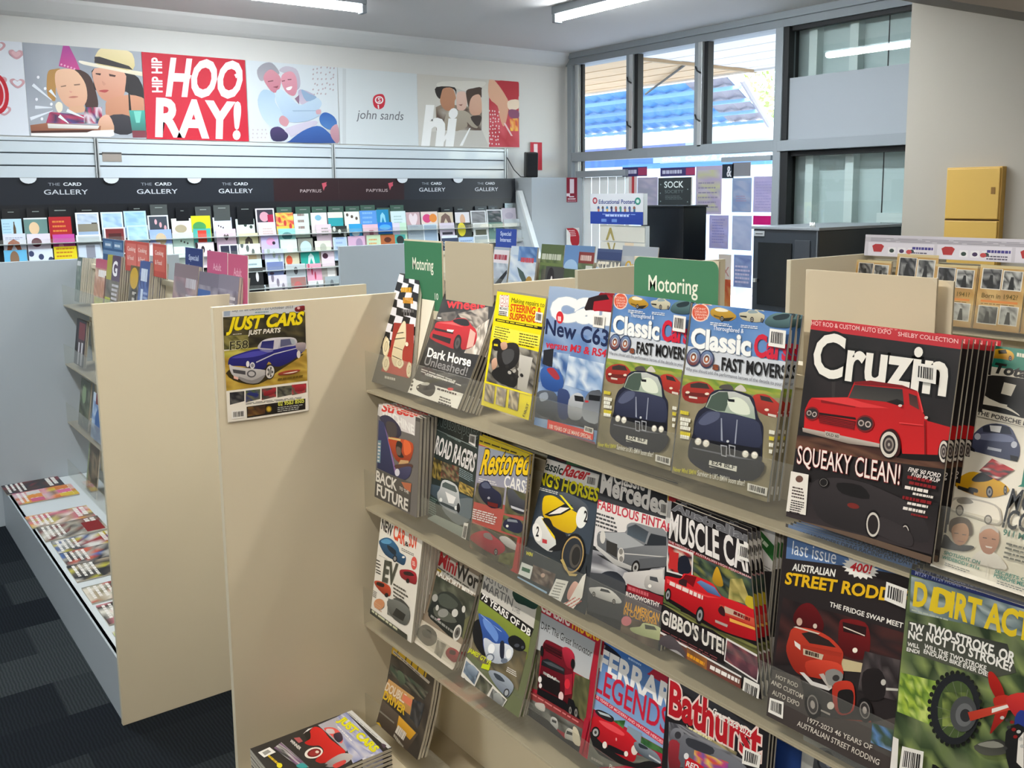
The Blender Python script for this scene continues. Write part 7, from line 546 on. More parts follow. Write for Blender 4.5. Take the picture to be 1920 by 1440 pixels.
'k61':((2.1171,6.01,1.1286),(1,0,0),(0,0.12,0.993),0.1287,0.165,'p 2a2c40 0 0 1000 0 1000 1000 0 1000|p e8e8ec 0 0 1000 0 1000 1000 0 1000|p 2a2c40 70 50 930 50 930 960 70 960|p d8d8e8 520 -14 580 -14 580 386 520 386'),
'k62':((2.2497,6.01,1.1266),(1,0,0),(0,0.12,0.993),0.147,0.165,'p e8eae4 0 0 1000 0 1000 1000 0 1000|e 5a6460 150 26 70 0 0 140|e 5a6460 400 186 70 0 0 140|e 5a6460 650 346 70 0 0 140'),
'k63':((2.4035,6.01,1.1812),(1,0,0),(0,0.12,0.993),0.1245,0.165,'p c8bce8 0 0 1000 0 1000 1000 0 1000|e e0a0c8 550 279 250 0 0 160|e 2a2030 720 340 90 0 0 70'),
'k64':((2.5419,6.01,1.1473),(1,0,0),(0,0.12,0.993),0.1201,0.165,'p dcece0 0 0 1000 0 1000 1000 0 1000|e f4f4f0 550 403 180 0 0 176'),
'k65':((2.6702,6.01,1.1498),(1,0,0),(0,0.12,0.993),0.111,0.165,'p 8a8c80 0 0 1000 0 1000 1000 0 1000|e c4dce0 500 403 380 0 0 288'),
'k66':((2.7965,6.01,1.1266),(1,0,0),(0,0.12,0.993),0.122,0.165,'p e4e4d4 0 0 1000 0 1000 1000 0 1000|e b8bcac 500 310 200 0 0 200'),
'k67':((2.9361,6.01,1.1475),(1,0,0),(0,0.12,0.993),0.1083,0.165,'p b4cce8 0 0 1000 0 1000 1000 0 1000|p d0e0f0 0 0 1000 0 1000 1000 0 1000|p b4cce8 70 50 930 50 930 960 70 960|b 90a8d0 3 40 67 200 -52 600 0 0 600'),
'k68':((3.053,6.01,1.1508),(1,0,0),(0,0.12,0.993),0.1364,0.165,'p d8b0cc 0 0 1000 0 1000 1000 0 1000|e a890b0 650 341 200 0 0 240'),
'k69':((3.2027,6.01,1.1531),(1,0,0),(0,0.12,0.993),0.1136,0.165,'p c8dcb8 0 0 1000 0 1000 1000 0 1000|b d8a068 3 40 69 150 122 700 0 0 500'),
'k70':((3.3163,6.01,1.1492),(1,0,0),(0,0.12,0.993),0.1204,0.165,'p b86838 0 0 1000 0 1000 1000 0 1000|e 5a2818 500 217 250 0 0 120'),
'k71':((3.4368,6.01,1.1489),(1,0,0),(0,0.12,0.993),0.0909,0.165,'p 48a8a0 0 0 1000 0 1000 1000 0 1000|e 2a3434 500 248 350 0 0 200'),
'k72':((3.8476,6.01,1.1264),(1,0,0),(0,0.12,0.993),0.147,0.165,'p 3a4460 0 0 1000 0 1000 1000 0 1000|b a8c0dc 3 40 72 100 265 800 0 0 400|p e8ecf0 0 0 1000 0 1000 120 0 120'),
'k73':((4.0042,6.01,1.1085),(1,0,0),(0,0.12,0.993),0.1509,0.165,'p b0c8e8 0 0 1000 0 1000 1000 0 1000|b 7890b8 3 40 73 100 110 800 0 0 400'),
'k74':((4.1453,6.01,1.12),(1,0,0),(0,0.12,0.993),0.1441,0.165,'p a8b0b0 0 0 1000 0 1000 1000 0 1000|p e4e8e8 0 0 1000 0 1000 1000 0 1000|p a8b0b0 70 50 930 50 930 960 70 960|p 20241f 300 478 900 478 900 638 300 638'),
'k75':((4.4589,6.01,1.1518),(1,0,0),(0,0.12,0.993),0.1625,0.165,'p c4ccd0 0 0 1000 0 1000 1000 0 1000|b b0b8bc 3 40 75 200 110 600 0 0 400'),
'k76':((2.2914,5.985,1.0621),(1,0,0),(0,0.12,0.993),0.0958,0.165,'p e0d8c4 0 0 1000 0 1000 1000 0 1000|p d0b890 100 -90 700 -90 700 710 100 710'),
'k77':((2.4149,5.985,1.0885),(1,0,0),(0,0.12,0.993),0.1324,0.165,'p d0d8f0 0 0 1000 0 1000 1000 0 1000|e a8b8b0 220 88 78 0 0 140|e a8b8b0 500 248 78 0 0 140|e a8b8b0 780 408 78 0 0 140'),
'k78':((2.5578,5.985,1.0604),(1,0,0),(0,0.12,0.993),0.1048,0.165,'p d8d0b0 0 0 1000 0 1000 1000 0 1000|e d85838 300 341 220 0 0 200'),
'k79':((2.6744,5.985,1.0551),(1,0,0),(0,0.12,0.993),0.1393,0.165,'p 28a898 0 0 1000 0 1000 1000 0 1000|p d8f0ec 350 560 410 185 550 60 690 185 750 560 670 560 550 260 430 560'),
'k80':((2.83,5.985,1.0516),(1,0,0),(0,0.12,0.993),0.0979,0.165,'p ecd8e4 0 0 1000 0 1000 1000 0 1000|e 4a2438 300 186 220 0 0 120'),
'k81':((4.4606,5.985,1.0755),(1,0,0),(0,0.12,0.993),0.1626,0.165,'p c8ccd4 0 0 1000 0 1000 1000 0 1000|b b8bcc4 3 40 81 200 110 600 0 0 400'),
'k82':((2.2798,5.96,1.0249),(1,0,0),(0,0.12,0.993),0.1029,0.165,'p d4ecf4 0 0 1000 0 1000 1000 0 1000|b 8aa0a8 3 40 82 100 122 600 0 0 500'),
'k83':((2.419,5.96,0.9999),(1,0,0),(0,0.12,0.993),0.1134,0.165,'p 7888b8 0 0 1000 0 1000 1000 0 1000|e 4a3a50 250 465 150 0 0 64'),
'k84':((2.5509,5.96,0.9784),(1,0,0),(0,0.12,0.993),0.1439,0.165,'p c4ccd0 0 0 1000 0 1000 1000 0 1000|e 5a5a60 500 279 100 0 0 160'),
'k85':((2.7028,5.96,0.9738),(1,0,0),(0,0.12,0.993),0.1117,0.165,'p e8a8c0 0 0 1000 0 1000 1000 0 1000|e c83a58 150 110 56 0 0 175|e c83a58 350 310 56 0 0 175|e c83a58 550 510 56 0 0 175'),
'k86':((2.8137,5.96,0.9492),(1,0,0),(0,0.12,0.993),0.1141,0.165,'p b8b0a8 0 0 1000 0 1000 1000 0 1000|p e8e4e0 400 41 900 41 900 641 400 641'),
'k87':((2.2746,5.935,0.97),(1,0,0),(0,0.12,0.993),0.1027,0.165,'p 1c1c1e 0 0 1000 0 1000 1000 0 1000|e ece8e8 600 372 100 0 0 200'),
'k88':((2.305,5.935,0.8511),(1,0,0),(0,0.12,0.993),0.0886,0.165,'p dce8f4 0 0 1000 0 1000 1000 0 1000|e 3a4450 250 230 70 0 0 70|e 3a4450 500 310 70 0 0 70|e 3a4450 750 390 70 0 0 70|p 2a3038 60 60 940 60 940 110 60 110'),
'k89':((2.4157,5.935,0.9118),(1,0,0),(0,0.12,0.993),0.1286,0.165,'p e4dce8 0 0 1000 0 1000 1000 0 1000|e 8a8090 220 110 78 0 0 175|e 8a8090 500 310 78 0 0 175|e 8a8090 780 510 78 0 0 175'),
'k90':((2.5743,5.935,0.8875),(1,0,0),(0,0.12,0.993),0.109,0.165,'p a87870 0 0 1000 0 1000 1000 0 1000|e c86060 450 372 280 0 0 200'),
'k91':((2.702,5.935,0.8573),(1,0,0),(0,0.12,0.993),0.1117,0.165,'p ece8ec 0 0 1000 0 1000 1000 0 1000|p 8a9890 480 610 516 160 600 10 684 160 720 610 672 610 600 250 528 610'),
'k92':((2.8271,5.935,0.8791),(1,0,0),(0,0.12,0.993),0.1143,0.165,'p a8b4b8 0 0 1000 0 1000 1000 0 1000|e 6a7278 450 341 120 0 0 200'),
'wp0':((5.215,4.6883,1.4405),(0,-1,0),(0,0,1),0.2447,0.3474,'p c0b4cc 0 0 1000 0 1000 1000 0 1000|n b8a8c8,c8c0cc,b0a8c0,c8c8a0 3 8 3 60 80 940 80 940 960 60 960|b 9890a8 6 30 2 100 300 800 0 0 600'),
'wp1':((5.215,4.4428,1.6957),(0,-1,0),(0,0,1),0.1037,0.0998,'p 2c3440 0 0 1000 0 1000 1000 0 1000|t & e8e8ec 5 0 0 3 400 860 420 0 0 -700'),
'wp2':((5.215,4.3515,1.7072),(0,-1,0),(0,0,1),0.1617,0.0964,'p 8a8a90 0 0 1000 0 1000 1000 0 1000'),
'wp3':((5.215,4.3486,1.458),(0,-1,0),(0,0,1),0.1708,0.2379,'p 98a8c4 0 0 1000 0 1000 1000 0 1000|n 98a8c8,a8b0c8,8c9cc0 3 8 6 60 80 940 80 940 960 60 960|b a890a8 3 40 2 200 500 600 0 0 200'),
'wp4':((5.215,4.1623,1.4597),(0,-1,0),(0,0,1),0.1908,0.2433,'p b8b0d4 0 0 1000 0 1000 1000 0 1000|n b4acd4,c0b4d8,b0a8cc 3 8 7 60 80 940 80 940 960 60 960|b a098c8 10 25 3 100 120 800 0 0 780'),
'wp5':((5.215,4.1588,1.3731),(0,-1,0),(0,0,1),0.1682,0.063,'p d01878 0 0 1000 0 1000 1000 0 1000'),
'wp6':((5.215,4.5529,1.1947),(0,-1,0),(0,0,1),0.1792,0.2408,'p b0acd4 0 0 1000 0 1000 1000 0 1000|n a8a4d0,b8b4dc,b0a8c8 3 8 9 60 80 940 80 940 960 60 960|b 8c88c0 9 35 4 150 100 700 0 0 750'),
'wp7':((5.215,4.3415,1.1917),(0,-1,0),(0,0,1),0.1717,0.2423,'p b4bcd8 0 0 1000 0 1000 1000 0 1000|n b4bcd8,bcc4dc,a8b4d4 3 8 10 60 80 940 80 940 960 60 960'),
'wp8':((5.215,4.4611,0.7823),(0,-1,0),(0,0,1),0.1179,0.3743,'p d8ccc0 0 0 1000 0 1000 1000 0 1000|t X c08a80 1 0 0 3 340 420 520 0 0 -180|n d8a060,d88048,c85838 3 4 3 0 480 1000 480 1000 1000 0 1000'),
'wp9':((5.215,4.3196,0.9305),(0,-1,0),(0,0,1),0.1577,0.2285,'p 8c9cc8 0 0 1000 0 1000 1000 0 1000|n 8c9cc8,9cacd4,7c8cc0 3 8 12 60 80 940 80 940 960 60 960|b d8d0e4 5 50 5 80 300 840 0 0 600'),
'wp10':((5.215,5.4651,1.7294),(0,-1,0),(0,0,1),0.2749,0.0735,'p 4a4478 0 0 1000 0 1000 1000 0 1000|b d8d8f0 1 80 8 60 240 560 0 0 520|p b84870 640 100 1000 100 1000 900 640 900'),
'wp11':((5.215,5.0486,1.7223),(0,-1,0),(0,0,1),0.3514,0.0643,'p 4a4478 0 0 1000 0 1000 1000 0 1000|b d8d8f0 1 80 12 60 240 640 0 0 520|p b84870 740 100 1000 100 1000 900 740 900'),
'wp12':((5.215,5.3914,1.4818),(0,-1,0),(0,0,1),0.0924,0.2478,'p e8d0d0 0 0 1000 0 1000 1000 0 1000|p d04a50 350 0 650 0 650 1000 350 1000'),
'wp13':((5.215,5.2955,1.4993),(0,-1,0),(0,0,1),0.223,0.22,'p c0b8d0 0 0 1000 0 1000 1000 0 1000|n b8b4cc,ccc4d4,b0b0c4 3 8 17 60 80 940 80 940 960 60 960'),
'fs0':((4.8435,6.185,1.8),(1,0,0),(0,0,1),0.1255,0.23,'p c02034 0 0 1000 0 1000 1000 0 1000|p f0d8d8 300 60 620 60 620 760 300 760|p f0d8d8 300 760 620 760 460 930'),
'fs1':((5.0349,5.945,1.53),(1,0,0),(0,0,1),0.117,0.203,'p 8a1830 0 0 1000 0 1000 1000 0 1000|p e8d8e0 300 60 700 60 700 640 300 640|p e8d8e0 0 640 320 640 320 760 0 760|p f0e8ec 250 760 700 760 700 800 250 800|b e0c8d0 1 80 4 120 835 760 0 0 70|b d8a8b4 1 50 1 80 930 840 0 0 50'),
'fs2':((5.0205,5.93,1.165),(1,0,0),(0,0,1),0.1413,0.15,'s b81c2c 0 0 500 0 850 150 1000 500 980 900 800 1000 480 1000 300 700 280 300|b f0d0d0 4 40 2 150 90 630 0 0 390'),
'ed':((4,4.4858,1.408),(0,-1,0),(0,0,1),0.4754,0.19,'p d4d6dc 0 0 1000 0 1000 1000 0 1000|e a83848 90 230 48 0 0 110|e d8c8cc 90 230 26 0 0 60|e 3a8a78 900 250 55 0 0 120|e c8dcd8 900 250 28 0 0 60|t Educational_Posters 3a4a88 4 0 0 3 165 330 690 0 0 -130|e 4a5c88 160 470 22 0 0 60|p c06a50 145 500 180 500 180 600 145 600|e 6a5a50 245 470 22 0 0 60|p 4a6aa8 230 500 265 500 265 600 230 600|e 4a80a8 330 470 22 0 0 60|p d8b060 315 500 350 500 350 600 315 600|e 3a3a4c 415 470 22 0 0 60|p 3a4a80 400 500 435 500 435 600 400 600|e a86a58 500 470 22 0 0 60|p 8a4a58 485 500 520 500 520 600 485 600|e 5a8a70 585 470 22 0 0 60|p 4a8a90 570 500 605 500 605 600 570 600|e 7a6a8a 670 470 22 0 0 60|p a87a50 655 500 690 500 690 600 655 600|e 4a5c88 755 470 22 0 0 60|p 5a5a8a 740 500 775 500 775 600 740 600|e 8a5a4a 840 470 22 0 0 60|p 3a6a88 825 500 860 500 860 600 825 600|p 24409a 0 590 1000 590 1000 1000 0 1000|b b8c8f0 1 80 12 300 670 500 0 0 90|p 6a8cd0 220 830 320 830 320 930 220 930|p 6a8cd0 420 830 520 830 520 930 420 930|b 8aa4e0 1 50 3 240 650 660 0 0 50'),
'edp0':((4.02,4.4158,1.3),(0,-1,0),(0,0,1),0.4004,0.1,'p e8e6dc 0 0 1000 0 1000 1000 0 1000|p b0a060 130 950 220 150 260 150 340 950 300 950 240 500 180 950|p b8c4c4 340 40 1000 40 1000 70 340 70'),
'edp1':((4.02,4.4108,1.2),(0,-1,0),(0,0,1),0.3954,0.096,'p e8e6dc 0 0 1000 0 1000 1000 0 1000|p b0a060 150 50 200 50 260 700 320 50 350 50 270 980 240 980|p f0dcc0 560 0 760 0 760 1000 560 1000'),
'sk':((4.2,4.0832,1.524),(0,-1,0),(0,0,1),0.2712,0.166,'p 14181a 0 0 1000 0 1000 1000 0 1000|p 1c2224 30 40 970 40 970 960 30 960|t SOCK b8c0c0 2 0 0 3 190 360 580 0 0 -220|t SOCIETY 5a6466 0 0 0 3 210 560 560 0 0 -110|b 5a6466 3 30 2 220 640 580 0 0 160|e 6a7678 80 240 18 0 0 24|e 6a7678 70 560 18 0 0 24|e 6a7678 80 860 18 0 0 24|e 6a7678 900 880 18 0 0 24|e 6a7678 900 430 18 0 0 24'),
'shop':((12.97,12.75,2.16),(0,-1,0),(0,0,1),2.9,0.13,'p a8c8e4 0 0 1000 0 1000 1000 0 1000|t Shine__Candy_&_Accessories ffffff 5 10 0 3 80 800 840 0 0 -600'),
}
DATA['cc1'] = ((1.098,1.2109,1.1444),(0,-0.99999,-0.00404),(0.13972,-0.004,0.99018),0.1808,0.2813,DATA['cc2'][5])
DATA = {k: v[:5] + (decode(v[5]),) for k, v in DATA.items()}
MAGS = [
 ('f1', 'thin grey magazine with chequered flag and drawn racing car, far left of top tier', '', {'thick': 0.012, 'taper': 0.5}),
 ('f1b', 'pale cream magazine just behind the chequered flag one, page edges showing', 'pale copy, {0} behind the chequered flag magazine', {'thick': 0.012, 'copies': 4}),
 ('wheels', 'black magazine with a red coupe in tyre smoke, second on the top tier', 'red coupe copy, {0} behind the tyre smoke cover', {'thick': 0.007, 'copies': 6, 'cb': 0.012}),
 ('yellow', 'bright yellow repair magazine with a wheel hub photo on the top tier', 'yellow repair copy, {0} behind the front one in its stack', {'thick': 0.006, 'copies': 1}),
 ('c63', 'blue magazine with white car title and stacked cars beside the yellow magazine', 'blue stacked cars copy, {0} behind the front one in its stack', {'thick': 0.006, 'copies': 3}),
 ('cc1', 'dark blue coupe magazine, farther of the matching pair', 'farther dark blue coupe copy, {0} behind the front one in its stack', {'thick': 0.006, 'copies': 1}),
 ('cc2', 'dark blue coupe magazine, nearer of the matching pair, beside the red pickup', 'nearer dark blue coupe copy, {0} behind the front one in its stack', {'thick': 0.006, 'copies': 2}),
 ('cruzin', 'black magazine with a red pickup truck cover, front of the thick stack', 'red pickup copy, {0} behind the front one in its stack', {'thick': 0.0065, 'copies': 7, 'fan': 1}),
 ('t911', 'cream sports car magazine leaning at the right end of the top tier', 'cream sports car copy, {0} behind the front one in its stack', {'thick': 0.006, 'copies': 2}),
 ('streetm', 'magazine with an orange engine and purple bonnet, far left of second tier', 'orange engine copy, {0} behind the front one in its stack', {'thick': 0.008, 'copies': 5}),
 ('msport', 'dark green magazine with a silver saloon car on the second tier', 'silver saloon copy, {0} behind the front one in its stack', {'thick': 0.006, 'copies': 3}),
 ('resto', 'restored cars magazine with yellow top band and pink border on second tier', 'restored cars copy, {0} behind the front one in its stack', {'thick': 0.006, 'copies': 1}),
 ('racer', 'magazine with a yellow and white racing motorcycle on second tier', 'racing motorcycle copy, {0} behind the front one in its stack', {'thick': 0.006, 'copies': 3, 'cb': 0.006}),
 ('merc', 'magazine with a large grey saloon car on a white cover, second tier', 'grey saloon copy, {0} behind the front one in its stack', {'thick': 0.006, 'copies': 2}),
 ('mbehind', 'white magazine with a green diagonal stripe behind the red utility magazine', 'white copy, {0} behind the front one in its stack', {'thick': 0.006, 'copies': 4}),
 ('muscle', 'magazine with a red utility car and big white title on second tier', 'red utility copy, {0} behind the front one in its stack', {'thick': 0.006, 'copies': 3, 'taper': 0.74}),
 ('rodder', 'black and blue magazine with a red hot rod, second tier below the pickup', 'red hot rod copy, {0} behind the front one in its stack', {'thick': 0.006, 'copies': 3}),
 ('dirt', 'green magazine with a tilted dirt bike wheel at the right edge', 'dirt bike copy, {0} behind the front one in its stack', {'thick': 0.006, 'copies': 1}),
 ('ev', 'white magazine with a blue and red electric cars cover, far left of third tier', 'electric cars copy, {0} behind the front one in its stack', {'thick': 0.007, 'copies': 7}),
 ('mini', 'magazine with a dark small car and curled lower edge on third tier', 'dark small car copy, {0} behind the front one in its stack', {'thick': 0.006, 'copies': 2, 'cb': 0.02}),
 ('aston', 'magazine with a blue striped sports car on the third tier', 'blue sports car copy, {0} behind the front one in its stack', {'thick': 0.006, 'copies': 3, 'cb': 0.018}),
 ('truck', 'red bordered magazine with a dark red truck on the third tier', 'dark red truck copy, {0} behind the front one in its stack', {'thick': 0.006, 'copies': 1}),
 ('ferrari', 'blue magazine with a red classic sports car on the third tier', 'red classic sports car copy, {0} behind the front one in its stack', {'thick': 0.006, 'copies': 1}),
 ('bbehind', 'dark blue magazine showing behind the red lettered racing magazine', 'dark blue copy, {0} behind the front one in its stack', {'thick': 0.006, 'copies': 1}),
 ('bathurst', 'black magazine with big red outlined title at the bottom of the picture', 'red title copy, {0} behind the front one in its stack', {'thick': 0.006, 'copies': 2}),
 ('nextmag', 'grey magazine with a dark wheel, cut off by the bottom edge below the hot rod', 'dark wheel copy, {0} behind the front one in its stack', {'thick': 0.006, 'copies': 3}),
 ('justrow', 'brown and yellow magazine low on the rack beside the panel', 'brown and yellow copy, {0} behind the front one in its stack', {'thick': 0.008, 'copies': 2, 'cb': 0.02}),
 ('jcflat', 'magazine with a red classic car and yellow title topping the pile on the base shelf', 'red classic car copy, {0} under the top one on the base shelf', {'thick': 0.0085, 'copies': 10}),
]
OTHER_MAGS = [
 ('b0', 'grey green magazine at the far end of the left stand, thick dark stack behind', {'group': 'magazines on the left stand', 'copies': 7, 'thick': 0.009, 'back': 'dark edged copy, {0} behind the grey green magazine'}),
 ('b1', 'magazine with a pink top and tan figures, second on the left stand', {'group': 'magazines on the left stand', 'copies': 1, 'thick': 0.007, 'back': 'copy of the tan figures magazine on the left stand'}),
 ('b2', 'magazine with an olive corner and white lettering on the left stand', {'group': 'magazines on the left stand', 'copies': 6, 'thick': 0.008, 'back': 'dark copy, {0} behind the olive magazine on the left stand'}),
 ('b3', 'magazine with a gold round patch on the left stand', {'group': 'magazines on the left stand'}),
 ('b4', 'blue magazine with pale panels in the middle of the left stand', {'group': 'magazines on the left stand', 'copies': 7, 'thick': 0.008, 'back': 'grey edged copy, {0} behind the blue magazine on the left stand'}),
 ('b5', 'grey pink magazine below the navy tag on the left stand', {'group': 'magazines on the left stand', 'copies': 1, 'back': 'copy of the grey pink magazine below the navy tag'}),
 ('b6', 'grey lilac magazine with a blue corner below the pink tags', {'group': 'magazines on the left stand'}),
 ('b7', 'grey lilac magazine with large 45, nearest the end of the left stand', {'group': 'magazines on the left stand', 'copies': 3, 'thick': 0.008, 'back': 'dark copy, {0} behind the magazine with large 45'}),
 ('b8', 'black magazine with a dark red patch in the second row of the left stand', {'group': 'magazines on the left stand', 'copies': 1, 'back': 'copy of the black magazine in the second row of the left stand'}),
 ('b9', 'dull green magazine in the third row of the left stand', {'group': 'magazines on the left stand'}),
 ('b10', 'pale blue magazine with a maroon top in the third row of the left stand', {'group': 'magazines on the left stand'}),
 ('b11', 'brown magazine in the lowest row of the left stand', {'group': 'magazines on the left stand'}),
 ('m0', 'pale grey magazine with a dark aircraft on the middle stand, beside the blank cream board', {'group': 'magazines on the middle stand'}),
 ('m1', 'pale blue magazine with a white snowy scene on the middle stand', {'group': 'magazines on the middle stand', 'copies': 1, 'back': 'copy behind the snowy scene magazine on the middle stand'}),
 ('m2', 'dark green magazine with pale capitals on the middle stand', {'group': 'magazines on the middle stand'}),
 ('m3', 'magazine with a yellow locomotive and pale blue corner on the middle stand', {'group': 'magazines on the middle stand'}),
 ('m4', 'magazine with large cream STEAM lettering on the middle stand', {'group': 'magazines on the middle stand'}),
 ('m5', 'pale grey magazine with orange lettering behind the green cars sign', {'group': 'magazines on the middle stand'}),
 ('m6', 'dark magazine with a small white spot in the second row of the middle stand', {'group': 'magazines on the middle stand'}),
 ('m7', 'olive green magazine in the second row beside the middle stand end panel', {'group': 'magazines on the middle stand'}),
 ('fl0', 'dark red magazine lying flat on white base, farthest in row', {'group': 'magazines lying on the white base', 'thick': 0.005, 'copies': 0}),
 ('fl1', 'orange and pink magazine lying flat on white base, second farthest in row', {'group': 'magazines lying on the white base', 'thick': 0.005, 'copies': 0}),
 ('fl2', 'pink and orange magazine lying flat on white base, third farthest in row', {'group': 'magazines lying on the white base', 'thick': 0.005, 'copies': 0}),
 ('fl3', 'grey magazine with a red panel lying flat on white base, fourth farthest in row', {'group': 'magazines lying on the white base', 'thick': 0.005, 'copies': 0}),
 ('fl4', 'white and yellow magazine lying flat on white base, fifth farthest in row', {'group': 'magazines lying on the white base', 'thick': 0.005, 'copies': 0}),
 ('fl5', 'blue and orange magazine lying flat on white base, fifth nearest in row', {'group': 'magazines lying on the white base', 'thick': 0.005, 'copies': 0}),
 ('fl6', 'olive and dark magazine lying flat on white base, fourth nearest in row', {'group': 'magazines lying on the white base', 'thick': 0.005, 'copies': 0}),
 ('fl7', 'brown and white magazine lying flat on white base, third nearest in row', {'group': 'magazines lying on the white base', 'thick': 0.005, 'copies': 0}),
 ('fl8', 'red and grey magazine lying flat on white base, second nearest in row', {'group': 'magazines lying on the white base', 'thick': 0.005, 'copies': 0}),
 ('fl9', 'small orange magazine lying flat on white base, nearest in row', {'group': 'magazines lying on the white base', 'thick': 0.005, 'copies': 0}),
 ('w0', 'grey bordered booklet at the left end of the wartime booklets', {'group': 'tan wartime booklets', 'copies': 1, 'thick': 0.006, 'name': 'booklet', 'cat': 'booklet', 'back': 'copy, {0} behind the grey bordered booklet at the left end with the grey border'}),
 ('w1', 'taller tan booklet standing proud of the wartime booklets', {'group': 'tan wartime booklets', 'copies': 1, 'thick': 0.006, 'name': 'booklet', 'cat': 'booklet', 'back': 'copy, {0} behind the taller tan booklet standing proud'}),
 ('w2', 'tan booklet with a picture of a diver of the wartime booklets', {'group': 'tan wartime booklets', 'copies': 3, 'thick': 0.006, 'name': 'booklet', 'cat': 'booklet', 'back': 'copy, {0} behind the tan booklet with a picture'}),
 ('w3', 'tan booklet with a ship photo of the wartime booklets', {'group': 'tan wartime booklets', 'copies': 3, 'thick': 0.006, 'name': 'booklet', 'cat': 'booklet', 'back': 'copy, {0} behind the tan booklet with a ship photo'}),
 ('w4', 'tan booklet cut by the right edge of the wartime booklets', {'group': 'tan wartime booklets', 'copies': 1, 'thick': 0.006, 'name': 'booklet', 'cat': 'booklet', 'back': 'copy, {0} behind the tan booklet cut by the right edge'}),
]
